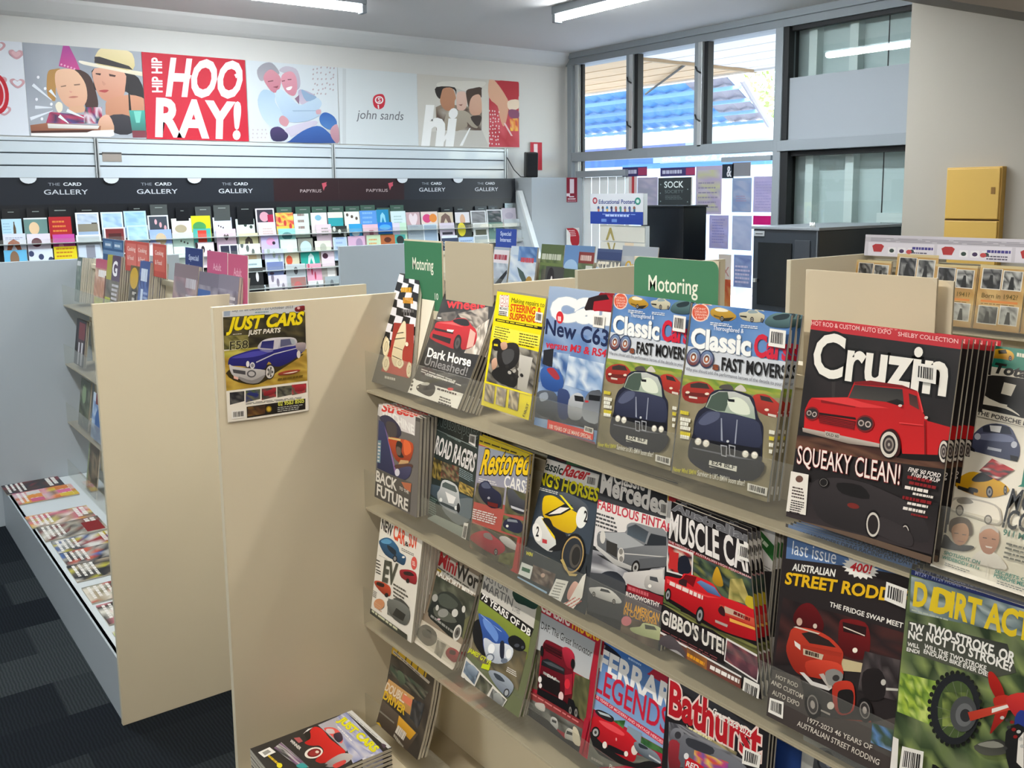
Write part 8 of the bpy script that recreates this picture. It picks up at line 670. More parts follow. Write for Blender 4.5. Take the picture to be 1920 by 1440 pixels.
SHEETS = [
 ('jc', 'magazine_cover', 'torn-off magazine cover with a dark blue classic car taped on the cream panel', 'poster', 0.0006, None),
 ('g0', 'header_card', 'dark blue header card with two pale panels above the left stand', 'header card', 0.003, 'header cards above the magazines'),
 ('g1', 'header_card', 'wide red header card with two pink panels above the left stand', 'header card', 0.003, 'header cards above the magazines'),
 ('g2', 'header_card', 'narrow red header card right of the wide one above the left stand', 'header card', 0.003, 'header cards above the magazines'),
 ('g3', 'header_card', 'navy blue header card above the left stand', 'header card', 0.003, 'header cards above the magazines'),
 ('g4', 'header_card', 'pink header card next to the navy one above the left stand', 'header card', 0.003, 'header cards above the magazines'),
 ('g5', 'header_card', 'pink header card nearest the end of the left stand', 'header card', 0.003, 'header cards above the magazines'),
 ('g6', 'header_card', 'bright blue header card on the middle stand before the white card rack end', 'header card', 0.003, 'header cards above the magazines'),
 ('sg0', 'sign_board', 'narrow green motoring sign at the far end of the near stand', 'sign', 0.004, 'header boards on the near stand'),
 ('sg1', 'sign_board', 'green rounded sign reading Motoring Cars in the middle of the near stand', 'sign', 0.004, 'header boards on the near stand'),
 ('sg2', 'sign_board', 'blank cream board beside the narrow green sign', 'board', 0.004, 'header boards on the near stand'),
 ('sg3', 'sign_board', 'front blank cream board above the red pickup magazine', 'board', 0.004, 'header boards on the near stand'),
 ('sg4', 'sign_board', 'second blank cream board just behind the front one above the pickup magazine', 'board', 0.004, 'header boards on the near stand'),
 ('hdr', 'header_strip', 'pale lilac header strip with red badges above the wartime booklets', 'header', 0.004, None),
 ('p0', 'banner_poster', 'white banner poster patterned with pink hearts, cut by the left edge', 'poster', 0.002, 'banner posters along the back wall'),
 ('p1', 'banner_poster', 'banner poster of a child in a party hat and a woman in a straw hat', 'poster', 0.002, 'banner posters along the back wall'),
 ('p2', 'banner_poster', 'red banner poster reading hip hip hooray in white', 'poster', 0.002, 'banner posters along the back wall'),
 ('p3', 'banner_poster', 'banner poster of a smiling older couple hugging in pale clothes', 'poster', 0.002, 'banner posters along the back wall'),
 ('p4', 'banner_poster', 'plain pale banner poster with a small red rose logo', 'poster', 0.002, 'banner posters along the back wall'),
 ('p5', 'banner_poster', 'banner poster of a family kissing a baby beside a red party panel', 'poster', 0.002, 'banner posters along the back wall'),
 ('wp0', 'window_paper', 'pale lilac poster right of the black sock sign', 'window poster', 0.0005, 'papers stuck on the window'),
 ('wp1', 'window_paper', 'small dark notice with a white ampersand on the window', 'window poster', 0.0005, 'papers stuck on the window'),
 ('wp2', 'window_paper', 'small grey notice beside the dark ampersand one', 'window poster', 0.0005, 'papers stuck on the window'),
 ('wp3', 'window_paper', 'blue grey poster below the small grey notice', 'window poster', 0.0005, 'papers stuck on the window'),
 ('wp4', 'window_paper', 'lilac lined poster next to the grey window post', 'window poster', 0.0005, 'papers stuck on the window'),
 ('wp5', 'window_paper', 'bright magenta notice above the charcoal cabinet', 'window poster', 0.0005, 'papers stuck on the window'),
 ('wp6', 'window_paper', 'lilac lined poster in the second row, beside the black stand', 'window poster', 0.0005, 'papers stuck on the window'),
 ('wp7', 'window_paper', 'plain blue grey poster in the second row beside the charcoal cabinet', 'window poster', 0.0005, 'papers stuck on the window'),
 ('wp8', 'window_paper', 'cream and orange poster right of the green cars sign', 'window poster', 0.0005, 'papers stuck on the window'),
 ('wp9', 'window_paper', 'blue poster with pale blocks left of the charcoal cabinet in the lower row', 'window poster', 0.0005, 'papers stuck on the window'),
 ('wp10', 'window_paper', 'short purple and pink label strip, left of two, above the poster stand', 'window poster', 0.0005, 'papers stuck on the window'),
 ('wp11', 'window_paper', 'longer purple and pink label strip above the black sock sign', 'window poster', 0.0005, 'papers stuck on the window'),
 ('wp12', 'window_paper', 'narrow pink paper with a red stripe on the window', 'window poster', 0.0005, 'papers stuck on the window'),
 ('wp13', 'window_paper', 'lilac grey poster left of the black sock sign', 'window poster', 0.0005, 'papers stuck on the window'),
 ('fs0', 'fire_sign', 'red and white fire extinguisher sign on the wall behind the speaker', 'sign', 0.002, None),
 ('fs1', 'fire_sign', 'dark red fire equipment sign at the edge of the grey corner box', 'sign', 0.002, None),
 ('fs2', 'fire_tag', 'red curved instruction label low on the grey corner box', 'label', 0.002, None),
 ('ed', 'poster_header', 'white and blue header of the educational poster stand', 'sign', 0.001, None),
 ('edp0', 'poster_sample', 'upper pale poster sample in the poster stand', 'poster', 0.001, None),
 ('edp1', 'poster_sample', 'lower pale poster sample in the poster stand', 'poster', 0.001, None),
 ('sk', 'stand_sign', 'black sock sign standing on the black square stand', 'sign', 0.012, None),
 ('shop', 'shop_sign', 'pale blue shop sign across the street seen below the louvres', 'sign', 0.0, None),
]
CARDS = [('k0', 0, 'pale blue card with brown bottle', 0.869), ('k1', 0, 'teal card with tan figure and white top edge', 0.986), ('k2', 0, 'dark red card with gold pattern', 1.119), ('k3', 0, 'white edged seaside photo card', 1.267), ('k4', 0, 'pale blue card with white edge and soft clouds', 1.412), ('k5', 0, 'sky blue card', 1.545), ('k6', 0, 'charcoal card with small pink flowers', 1.687), ('k7', 0, 'cream card with beige dinosaur', 1.834), ('k8', 0, 'lime yellow card with green dinosaur', 1.96), ('k9', 0, 'pale lilac card with two tiny dots', 2.102), ('k10', 0, 'pale mint card with dark leafy eyes', 2.255), ('k11', 0, 'dark card with pink circle and crimson corner', 2.395), ('k12', 0, 'yellow card with red flowers', 2.537), ('k13', 0, 'pale mint card with tall flower', 2.669), ('k14', 0, 'blush card with pale blue bow', 2.796), ('k15', 0, 'half teal card with cream top', 2.926), ('k16', 0, 'white card with six small animals', 3.056), ('k17', 0, 'cornflower blue card', 3.18), ('k18', 0, 'turquoise card with white squiggle', 3.315), ('k19', 0, 'icy white card', 3.435), ('k20', 0, 'dusty pink card with white heart', 3.567), ('k21', 0, 'orange and pink flower card', 3.698), ('k22', 0, 'beige card with a brown rainbow arch', 3.85), ('k23', 0, 'white card with a peach and gold figure', 4.007), ('k24', 0, 'white edged grey stone photo card', 4.153), ('k25', 0, 'white edged dark photo card', 4.308), ('k26', 0, 'lilac grey card by the rack end', 4.461), ('k27', 1, 'white card with brown antlers', 0.867), ('k28', 1, 'white card with dark red wine glass', 0.991), ('k29', 1, 'magenta card with a pink dot', 1.13), ('k30', 1, 'grey beige card with white edge', 1.258), ('k31', 1, 'white edged dark red photo card', 1.418), ('k32', 1, 'light blue card with faint pattern', 1.552), ('k33', 1, 'periwinkle card with a tan puppy', 1.688), ('k34', 1, 'pale mint card with tiny grey bees', 1.828), ('k35', 1, 'teal card with a red gift box', 1.961), ('k36', 1, 'pink card with a dark butterfly', 2.11), ('k37', 1, 'cream yellow card with a dark arch', 2.263), ('k38', 1, 'blush white card with faint lettering', 2.399), ('k39', 1, 'mint card with a teal tree', 2.541), ('k40', 1, 'pale pink card with a grey sketch', 2.821), ('k41', 1, 'black card with white leaves', 2.943), ('k42', 1, 'bright blue card with white clouds', 3.078), ('k43', 1, 'rose pink card with a small house', 3.189), ('k44', 1, 'vivid blue sea card', 3.311), ('k45', 1, 'white and pale green card split by a stem', 3.436), ('k46', 1, 'plain grey card', 3.563), ('k47', 1, 'plain blue grey card', 3.698), ('k48', 1, 'lilac card with dark boats', 3.847), ('k49', 1, 'dark card with yellow daffodils', 3.999), ('k50', 1, 'white edged moorland photo card', 4.159), ('k51', 1, 'green grey leaf photo card', 4.309), ('k52', 1, 'pale grey card below the lilac grey one', 4.463), ('k53', 2, 'light blue card with a brown bear', 0.862), ('k54', 2, 'white card with navy doodles', 0.992), ('k55', 2, 'bright yellow card with orange writing', 1.126), ('k56', 2, 'white card with a grey slanted shape', 1.261), ('k57', 2, 'white card with pink tint', 1.672), ('k58', 2, 'narrow white card with pale blue edge', 1.77), ('k59', 2, 'pale cream card beside the blue tag', 1.825), ('k60', 2, 'white card with black and pink stripes', 1.961), ('k61', 2, 'navy photo card with white edge', 2.117), ('k62', 2, 'white card with three dark windows', 2.25), ('k63', 2, 'lilac card with a pink mouse', 2.403), ('k64', 2, 'pale green card with a white bunny', 2.542), ('k65', 2, 'grey green card with a white circle', 2.67), ('k66', 2, 'cream card with faint grey bear', 2.797), ('k67', 2, 'pale blue card with a lattice border', 2.936), ('k68', 2, 'lilac pink card with a bicycle wheel', 3.053), ('k69', 2, 'mint card with orange ribbons', 3.203), ('k70', 2, 'orange brown fox card', 3.316), ('k71', 2, 'teal card with a panda', 3.437), ('k72', 2, 'navy card with white top', 3.848), ('k73', 2, 'pale blue card tucked behind the cream board', 4.004), ('k74', 2, 'white edged misty lake card', 4.145), ('k75', 2, 'pale grey card beside the blue special tag', 4.459), ('k76', 3, 'cream card with soft gold panel', 2.291), ('k77', 3, 'pale lavender card with green letters', 2.415), ('k78', 3, 'floral card with an orange rosette', 2.558), ('k79', 3, 'teal card with white swirl', 2.674), ('k80', 3, 'pink and white card with dark bow', 2.83), ('k81', 3, 'pale grey card low by the rack end', 4.461), ('k82', 4, 'pale aqua card with a grey teapot', 2.28), ('k83', 4, 'dusk blue card with a dark tree', 2.419), ('k84', 4, 'silver grey card with a dark dot', 2.551), ('k85', 4, 'pink card with crimson flowers', 2.703), ('k86', 4, 'beige card with a white tag', 2.814), ('k87', 5, 'black card with a white figure', 2.275), ('k88', 5, 'white card with black top and tiny figures', 2.305), ('k89', 5, 'white card with three grey butterflies', 2.416), ('k90', 5, 'grey card with a red rose', 2.574), ('k91', 5, 'white card with a small green tree', 2.702), ('k92', 5, 'silver card with grey seal', 2.827)]
TABS = [(0.877, 0.968, 1.548, 'b'), (1.005, 1.101, 1.549, 'b'), (1.125, 1.248, 1.553, 'b'), (1.277, 1.392, 1.551, 'b'), (1.579, 1.675, 1.555, 'b'), (1.708, 1.814, 1.56, 's'), (1.866, 1.947, 1.537, 'b'), (1.992, 2.094, 1.542, 's'), (2.112, 2.222, 1.55, 's'), (2.269, 2.38, 1.54, 'b'), (2.549, 2.658, 1.529, 'g'), (2.686, 2.797, 1.53, 'g'), (2.809, 2.92, 1.528, 'g'), (2.936, 3.053, 1.529, 'g'), (3.07, 3.181, 1.527, 'g'), (3.19, 3.308, 1.533, 'g'), (3.325, 3.432, 1.511, 'g'), (3.437, 3.551, 1.529, 'g'), (3.882, 3.99, 1.506, 'b'), (4.005, 4.11, 1.508, 'b'), (4.202, 4.316, 1.508, 'b'), (4.331, 4.421, 1.51, 'b'), (4.496, 4.605, 1.529, 's')]
# ================================================================== materials
cream = mat('cream_laminate', 'dbd0b6', .42, noise=.06, nscale=3)
cream_edge = mat('cream_edging', 'd9d0b8', .45)
white_lam = mat('white_laminate', 'd5dcdf', .4)
shade_grey_lam = mat('shade_grey_laminate', 'b4bec6', .45, noise=.05, nscale=2)  # grey-blue holds the daylight shade seen on the white divider panels
wall_white = mat('white_wall_paint', 'd6d4d0', .65, bump=.03, nscale=60)
wall_beige = mat('warm_beige_paint', 'b0a89b', .7, bump=.03, nscale=60)
ceil_m = mat('ceiling_paint', 'd2cecb', .8, noise=.1, nscale=.7)
frame_m = mat('grey_window_frame', '8f969b', .5, noise=.1, nscale=6)
alu = mat('bright_aluminium', 'c8cccd', .35, metal=.6)
dark_gap = mat('black_rubber', '101214', .6)
slat_m = mat('white_slatwall', 'cdd6dc', .22, coat=.3)
navy = mat('navy_backing_board', '171a20', .35)
black_m = mat('black_plastic', '121416', .4, noise=.2, nscale=30)
charcoal = mat('charcoal_metal', '2b323b', .45, noise=.15, nscale=8)
tube_m = mat('lit_tube', 'f4fbff', .4, emit=34.0)
batten_m = mat('batten_grey', '7d8388', .5)
yellow_m = mat('yellow_enamel', 'd8ae55', .45)
red_m = mat('red_enamel', 'b81826', .35)

def carpet_mat():
    m = bpy.data.materials.new('carpet_tiles'); m.use_nodes = True
    nt = m.node_tree; b = nt.nodes['Principled BSDF']; b.inputs['Roughness'].default_value = .95; b.inputs['Specular IOR Level'].default_value = .1
    tc = nt.nodes.new('ShaderNodeTexCoord'); mp = nt.nodes.new('ShaderNodeMapping'); mp.inputs['Rotation'].default_value = (0, 0, 0)
    nt.links.new(tc.outputs['Object'], mp.inputs[0])
    br = nt.nodes.new('ShaderNodeTexBrick'); br.inputs['Scale'].default_value = 1.0; br.inputs['Brick Width'].default_value = 1.0; br.inputs['Row Height'].default_value = .25
    br.inputs['Mortar Size'].default_value = .0; br.inputs['Color1'].default_value = (.016, .021, .028, 1); br.inputs['Color2'].default_value = (.062, .075, .082, 1); br.inputs['Bias'].default_value = -.1
    nt.links.new(mp.outputs[0], br.inputs['Vector'])
    wv = nt.nodes.new('ShaderNodeTexWave'); wv.bands_direction = 'X'; wv.inputs['Scale'].default_value = 30; wv.inputs['Distortion'].default_value = 3; wv.inputs['Detail'].default_value = 2
    nt.links.new(tc.outputs['Object'], wv.inputs['Vector'])
    nz = nt.nodes.new('ShaderNodeTexNoise'); nz.inputs['Scale'].default_value = 300; nt.links.new(tc.outputs['Object'], nz.inputs['Vector'])
    mx = nt.nodes.new('ShaderNodeMix'); mx.data_type = 'RGBA'; mx.blend_type = 'MULTIPLY'; mx.inputs['Factor'].default_value = .4
    nt.links.new(br.outputs['Color'], mx.inputs['A']); nt.links.new(wv.outputs['Color'], mx.inputs['B'])
    m2 = nt.nodes.new('ShaderNodeMix'); m2.data_type = 'RGBA'; m2.blend_type = 'MULTIPLY'; m2.inputs['Factor'].default_value = .5
    nt.links.new(mx.outputs['Result'], m2.inputs['A']); nt.links.new(nz.outputs['Color'], m2.inputs['B'])
    nt.links.new(m2.outputs['Result'], b.inputs['Base Color'])
    return m

# ================================================================== the room
XW, YW, ZC = 5.24, 6.2, 2.765
X0, Y0 = -4.2, -4.4
mb = MB(); mb.box((X0, Y0, -.1), (XW + .15, YW, 0), carpet_mat()); struct(mb.build('floor'))
mb = MB(); mb.box((X0, Y0, ZC), (XW + .15, YW + .2, ZC + .15), ceil_m); struct(mb.build('ceiling'))
mb = MB(); mb.box((X0 - .2, YW, 0), (XW + .15, YW + .2, ZC), wall_white); struct(mb.build('wall_back'))
mb = MB(); mb.box((X0 - .2, Y0 - .2, 0), (X0, YW, ZC), wall_beige); struct(mb.build('wall_left'))
mb = MB(); mb.box((X0, Y0 - .2, 0), (XW + .15, Y0, ZC), wall_beige); struct(mb.build('wall_front'))
# cove cornice along the back wall
pr_ = [(YW, ZC), (YW - .115, ZC), (YW - .105, ZC - .02), (YW - .07, ZC - .055), (YW - .04, ZC - .085), (YW - .015, ZC - .1), (YW, ZC - .105)]
mb = MB(); mb.prism(pr_, 'x', X0, XW, mat('cornice_white', 'd9d8d6', .6)); struct(mb.build('trim_1'))
# right wall: the window wall with openings, then the thick pier that stands forward of it
mb = MB()
mb.box((XW - .02, 2.6, 2.67), (XW + .15, YW, ZC), frame_m)                      # head beam
mb.box((XW - .05, 2.6, ZC - .045), (XW - .02, YW - .1, ZC), frame_m)
mb.box((XW, 2.6, 0), (XW + .08, YW, .28), wall_white)                       # sill wall
mb.box((XW, 6.135, 0), (XW + .15, YW, 2.67), wall_white)
struct(mb.build('wall_right'))
mb = MB()
mb.box((4.9, Y0, 0), (XW + .15, 2.87, ZC), wall_beige)
struct(mb.build('wall_pier'))
# raked soffit over the pier
mb = MB(); mb.prism([(2.855, 2.608), (1.2, 2.09), (1.2, ZC - .002), (2.84, ZC - .002)], 'x', 3.6, 4.898, mat('soffit_brown', '6d6357', .8)); struct(mb.build('trim_2'))

# ------------------------------------------------------------------ windows
def window(n, ya, yb, za, zb, members, pane_x=XW + .03):
    mb = MB()
    for a, b, m in members: mb.box(a, b, m)
    o = struct(mb.build(f'window_{n}', bevel=.003))
    g = MB(); g.box((pane_x, yb, za), (pane_x + .005, ya, zb), GLASS); g.build('window_pane', o)
    return o
F = frame_m
W1 = window(1, 6.09, 4.02, 1.94, 2.67, [
    ((XW - .035, 6.085, 0.2), (XW + .05, 6.135, 2.67), F), ((XW - .005, 6.03, .2), (XW + .02, 6.075, 2.67), alu), ((XW + .02, 6.0, .2), (XW + .05, 6.03, 2.67), dark_gap),
    ((XW - .04, 3.94, .2), (XW + .1, 4.0, 2.67), F), ((XW - .03, 4.0, 1.87), (XW + .08, 6.085, 1.945), F)])
# mullions of the louvre bays, each with its bright strip, dark channel and two catches
for y in (5.43, 4.72):
    mb = MB()
    mb.box((XW - .025, y - .035, 1.945), (XW + .06, y, 2.67), F); mb.box((XW - .03, y - .075, 1.93), (XW + .03, y - .037, 2.67), alu)
    mb.box((XW - .01, y - .115, 1.945), (XW + .05, y - .078, 2.67), dark_gap)
    m_ = mb.build('window_mullion', W1, bevel=.002)
    for z in (2.47, 2.13):
        c = MB(); c.tube([(XW - .035, y - .02, z + .03), (XW - .05, y - .045, z), (XW - .035, y - .07, z - .02)], .006, dark_gap, 6); c.build('louvre_catch', m_)
W2 = window(2, 6.0, 4.02, .28, 1.87, [((XW + .01, 4.0, .28), (XW + .06, 6.03, .33), F), ((XW - .02, 4.03, 1.81), (XW + .02, 4.46, 1.845), F)], XW + .0)
W3 = window(3, 3.93, 2.87, 2.34, 2.67, [((XW - .03, 3.90, 1.94), (XW + .03, 3.94, 2.67), dark_gap), ((XW + .0, 2.87, 2.64), (XW + .04, 3.92, 2.67), dark_gap)])
W4 = window(4, 3.93, 2.87, .28, 1.86, [((XW - .05, 2.87, 1.865), (XW + .08, 3.96, 1.935), F), ((XW - .03, 3.885, .28), (XW + .03, 3.94, 1.865), dark_gap), ((XW, 2.87, 1.83), (XW + .03, 3.9, 1.865), dark_gap)])
mb = MB(); mb.box((XW - .01, 2.872, 1.937), (XW + .02, 3.93, 2.338), mat('grey_board', '9aa0a6', .6)); o = mb.build('window_board'); tag(o, 'plain grey board filling the window between the two dark panes', 'board')
# stud partition behind the right-hand panes
stud = mat('pale_green_board', 'b4c4c4', .7); studw = mat('pale_green_stud', 'cad6d4', .7)
mb = MB(); mb.box((XW + .16, 2.6, .1), (XW + .20, 4.0, 2.75), stud)
for y in (3.80, 3.50, 3.06): mb.box((XW + .09, y - .03, .1), (XW + .16, y + .03, 2.75), studw)
mb.box((XW + .1, 2.7, 1.40), (XW + .16, 3.3, 1.46), studw)
mb.box((XW + .155, 3.3, .1), (XW + .16, 3.305, 2.75), dark_gap); mb.box((XW + .1, 3.96, .1), (XW + .2, 4.0, 2.75), dark_gap)
struct(mb.build('wall_partition'))
# mid shelf rail and white backing sheets beside the corner
mb = MB(); mb.box((XW - .06, 5.40, 1.735), (XW - .008, 6.0, 1.787), F); tag(mb.build('window_rail', bevel=.003), 'short grey rail across the lower window beside the corner box', 'rail')
mb = MB()
for i in range(12): mb.box((XW - .012 - (i % 2) * .004, 5.40 + i * .05, .9), (XW - .009 - (i % 2) * .004, 5.447 + i * .05, 1.733), THIN_WHITE if False else mat('white_blind', 'eef0ee', .6))
tag(mb.build('vertical_blind'), 'white vertical strips hanging in the window behind the poster stand', 'blind')

# ------------------------------------------------------------------ ceiling battens (real fluorescent lamps)
def batten(label, p, q, power, color):
    p, q = Vector(p), Vector(q); d = (q - p).normalized(); L = (q - p).length; side = Vector((-d.y, d.x, 0))
    M = Matrix(((d.x, side.x, 0, p.x), (d.y, side.y, 0, p.y), (0, 0, 1, p.z), (0, 0, 0, 1)))
    root = thing('ceiling_batten', label, 'ceiling light', group='fluorescent battens on the ceiling', M=M)
    mb = MB(); mb.box((0, -.035, 0), (L, .035, ZC - p.z), batten_m); mb.build('lamp_body', root, bevel=.004)
    mb = MB(); mb.tube([(.03, 0, -.024), (L - .03, 0, -.024)], .019, tube_m, 12); mb.build('tube', root, smooth=True)
    for x in (0, L - .03):
        mb = MB(); mb.box((x, -.03, -.05), (x + .03, .03, .0), batten_m); mb.build('lamp_holder', root, bevel=.004)
    ld = bpy.data.lights.new('tube_light', 'AREA'); ld.shape = 'RECTANGLE'; ld.size = L - .08; ld.size_y = .05; ld.energy = power; ld.color = color
    lo = bpy.data.objects.new('tube_light', ld); COL.objects.link(lo); lo.parent = root; lo.location = (L / 2, 0, -.05)
    return root
COOL = (.86, .95, 1.0); WARM = (1.0, .90, .76)
ZL = 2.715
batten('lit batten running along the back wall, cut by the top edge', (1.50, 5.07, ZL), (2.72, 5.05, ZL), 18, COOL)
batten('lit batten pointing at the window wall, nearer the glass', (3.86, 4.66, ZL), (3.85, 3.40, ZL), 14, COOL)
batten('second batten in line behind the one near the glass', (3.85, 3.37, ZL), (3.84, 2.15, ZL), 14, COOL)
batten('batten above the left stand outside the picture', (.2, 4.9, ZL), (.2, 3.7, ZL), 16, COOL)
batten('batten over the near aisle outside the picture', (.1, 2.2, ZL), (.1, 1.0, ZL), 18, WARM)
batten('batten over the near rack outside the picture', (1.9, 1.6, ZL), (1.9, .4, ZL), 12, WARM)
batten('batten behind the camera outside the picture', (-1.6, -.6, ZL), (-1.6, -1.8, ZL), 40, WARM)
batten('batten at the far left outside the picture', (-2.2, 3.0, ZL), (-2.2, 1.8, ZL), 22, COOL)

# ================================================================== magazine stands
def stand(label, xf, xb, y0, y1, h, tiers, lipx, endm, group, base_h=.2, kick=True, x_lips=None):
    """double sided gondola: far and near end panels, spine, base shelf, tier ledges with clear lips (faces -x)"""
    root = thing('magazine_stand', label, 'magazine stand', (xf, y0, 0), group)
    def part(name, mb, **k):
        for i, v in enumerate(mb.v): mb.v[i] = (v[0] - xf, v[1] - y0, v[2])
        return mb.build(name, root, **k)
    xs = lipx[0] + .115
    for y, m, *_ in endm:
        mb = MB(); mb.box((xf, y, .0), (xb, y + .018, h), m); mb.box((xf - .0015, y, 0.0), (xf, y + .018, h), cream_edge); part('end_panel', mb, bevel=.002)
    ya, yb = min(y0, y1), max(y0, y1)
    mb = MB(); mb.box((xs, ya + .02, .02), (xs + .03, yb - .001, h - .02), cream); part('spine_panel', mb)
    mb = MB(); mb.box((xf + .01, ya + .02, base_h - .02), (xs, yb - .001, base_h), endm[0][2] if len(endm[0]) > 2 else white_lam); part('base_shelf', mb)
    mb = MB(); mb.box((xf + .004, ya + .02, .0), (xf + .02, yb - .001, base_h), endm[0][3] if len(endm[0]) > 3 else shade_grey_lam); part('base_front', mb)
    for z, lx in zip(tiers, lipx):
        mb = MB(); mb.box((lx - .001, ya + .02, z - .024), (xs, yb - .001, z - .018), mat('tier_ledge', 'b5aa92', .5)); lo = part('tier_ledge', mb)
        mb = MB(); mb.box((lx - .003, ya + .02, z - .02), (lx, yb - .002, z + .083), ACRYLIC); part('clear_lip', mb)
        mb = MB(); mb.box((xs - .012, ya + .02, z + .17), (xs, yb - .001, z + .19), cream_edge); part('tier_rail', mb)
    return root
TA = (1.131, .826, .515, .222); LA = (1.083, 1.069, 1.055, 1.05)
stand('near cream magazine stand full of motoring titles, in the foreground', .704, 1.78, 2.063, -.35, 1.354, TA, LA, [(2.063, cream, cream, cream)], 'magazine stands', .2)
TB = (1.095, .797, .499, .205); LB = (.965, .952, .942, .928)
stand('left magazine stand with the plain cream end panel and flat magazines on its white base', .62, 1.50, 2.85, 5.03, 1.30, TB, LB, [(2.835, cream)], 'magazine stands', .2)
stand('middle magazine stand with railway and aircraft titles behind the green cars sign', 2.40, 3.28, 2.78, 4.5, 1.30, TB, [x + 1.78 for x in LB], [(2.765, cream)], 'magazine stands', .2)
stand('right magazine stand holding the tan wartime booklets', 2.815, 3.9, 2.07, -.2, 1.354, (1.12, .83, .52, .225), [x + 2.10 for x in LA], [(2.07, cream)], 'magazine stands', .2)
for (xa, xb, y, lab) in ((.40, 1.55, 5.035, 'divider panel tinted shade grey, closing the far end of the left stand'), (2.50, 3.2, 5.055, 'divider panel tinted pale blue shade grey, in front of the greeting cards')):
    mb = MB(); mb.box((xa, y, 0), (xb, y + .018, 1.302), shade_grey_lam); tag(mb.build('divider_panel', bevel=.002), lab, 'panel', 'divider panels tinted shade grey')  # white panels, their shade tint put into the colour

# ------------------------------------------------------------------ magazines
NG = 'magazines on the near rack'
def put(key, label, back, **k): return magazine(key, label, group=NG, copy_label=back, **k)
for row in MAGS:
    key, label, back, kw = row
    put(key, label, back, **kw)
for key, label, kw in OTHER_MAGS:
    magazine(key, label, copy_label=kw.pop('back', ''), **kw)
# ------------------------------------------------------------------ header cards, boards, posters, papers
for key, name, label, cat, th, grp in SHEETS:
    material = THIN if key.startswith('wp') else (GLOSS if key in ('jc',) else MATT)
    edge = mat('board_cream', 'cfc3aa', .5) if key.startswith('sg') else None
    sheet(key, name, label, cat, th, grp, material, edge)
# ================================================================== back wall: slatwall, card rack, cards
mb = MB()
xs = [-1.6, -.1, 1.435, 3.03, 4.572]
for a, b in zip(xs, xs[1:]):
    z = 1.70
    for h in (.035, .07, .07, .077):
        pass
    edges = [1.70, 1.80, 1.874, 1.945]
    for z0, z1 in zip(edges, edges[1:]):
        mb.box((a + .012, YW - .03, z0 + .004), (b - .012, YW - .012, z1 - .004), slat_m)
    mb.box((a + .012, YW - .012, 1.70), (b - .012, YW - .001, 1.95), mat('slot_grey', '59626c', .4))
    mb.box((a + .012, YW - .034, 1.945), (b - .012, YW - .001, 1.965), slat_m)
o = mb.build('slatwall_panel', bevel=.002); tag(o, 'white glossy slatwall band with dark slots under the banner posters', 'slatwall')
for x in xs[1:]:
    for dx in (-.012, .004):
        m2 = MB(); m2.box((x + dx, YW - .042, 1.70), (x + dx + .008, YW - .001, 1.97), alu); m2.build('slatwall_rail', o)
mb = MB(); mb.box((1.467, YW - .034, 1.829), (1.58, YW - .0302, 1.886), mat('taupe_label', '9a8f86', .6)); mb.box((1.467, YW - .036, 1.876), (1.58, YW - .034, 1.886), mat('dark_label', '55504c', .6))
tag(mb.build('ticket_holder'), 'small brown ticket holder clipped on the white slatwall', 'ticket holder')

rk = thing('card_rack', 'long dark greeting card rack against the back wall', 'card rack', (1.0, 6.1, 0))
def rkpart(name, mb, **k):
    mb.v = [(v[0] - 1.0, v[1] - 6.1, v[2]) for v in mb.v]
    return mb.build(name, rk, **k)
mb = MB(); mb.hexa([(-1.6, 6.06, .3), (4.62, 6.06, .3), (4.62, 6.17, .3), (-1.6, 6.17, .3), (-1.6, 6.105, 1.728), (4.62, 6.105, 1.728), (4.62, 6.168, 1.728), (-1.6, 6.168, 1.728)], navy); rkpart('backing_board', mb)
mb = MB(); mb.box((-1.6, 5.80, 0), (4.62, 6.16, .3), white_lam); rkpart('plinth', mb)
for i, (y, z) in enumerate(((6.05, 1.40), (6.02, 1.28), (5.99, 1.165), (5.96, 1.05), (5.93, .94))):
    mb = MB(); mb.box((-1.6, y - .045, z - .06), (4.60, y + .05, z - .056), white_lam); mb.box((-1.6, y - .047, z - .06), (4.60, y - .045, z - .03), ACRYLIC); rkpart('pocket_ledge', mb)
mb = MB(); mb.prism([(6.165, 0), (5.72, 0), (5.72, .9), (6.06, 1.62), (6.165, 1.62)], 'x', 4.625, 4.645, white_lam); mb.prism([(5.718, .9), (6.058, 1.63), (6.085, 1.63), (5.745, .9)], 'x', 4.615, 4.66, mat('white_edge', 'e6eaea', .4)); rkpart('side_panel', mb)
for i, x in enumerate((1.03, 1.49, 2.0, 3.55, 4.05)):
    mb = MB(); mb.prism([(x + .045 * math.cos(a * PI / 8), 1.726 - .034 * math.sin(a * PI / 8)) for a in range(9)], 'y', 6.086, 6.09, mat('clip_white', 'd8dce0', .4)); rkpart('joint_clip', mb)
for i in range(8):
    sheet(f'h{i}', 'header_panel', '', 'sign', .004, None, GLOSS)
    o = [x for x in bpy.data.objects if x.name.startswith('header_panel')][-1]
for o in [x for x in bpy.data.objects if x.name.split('.')[0] == 'header_panel']:
    for k in ('label', 'category', 'group'):
        if k in o: del o[k]
    w = o.matrix_world.copy(); o.parent = rk; o.matrix_world = w; o.matrix_parent_inverse = Matrix.Translation(Vector((-1.0, -6.1, 0)))
    o.matrix_basis = w
rows = {}
for key, row, desc, x in CARDS: rows.setdefault(row, []).append((x, key, desc))
RN = ['top', 'second', 'third', 'fourth', 'fifth', 'lowest visible']
for row, L in rows.items():
    for i, (x, key, desc) in enumerate(sorted(L)):
        sheet(key, 'greeting_card', f'{desc}, {ordn(i) if i < 24 else "last but few"} from left in {RN[row]} row', 'greeting card', .004, 'greeting cards in the wall rack', MATT)
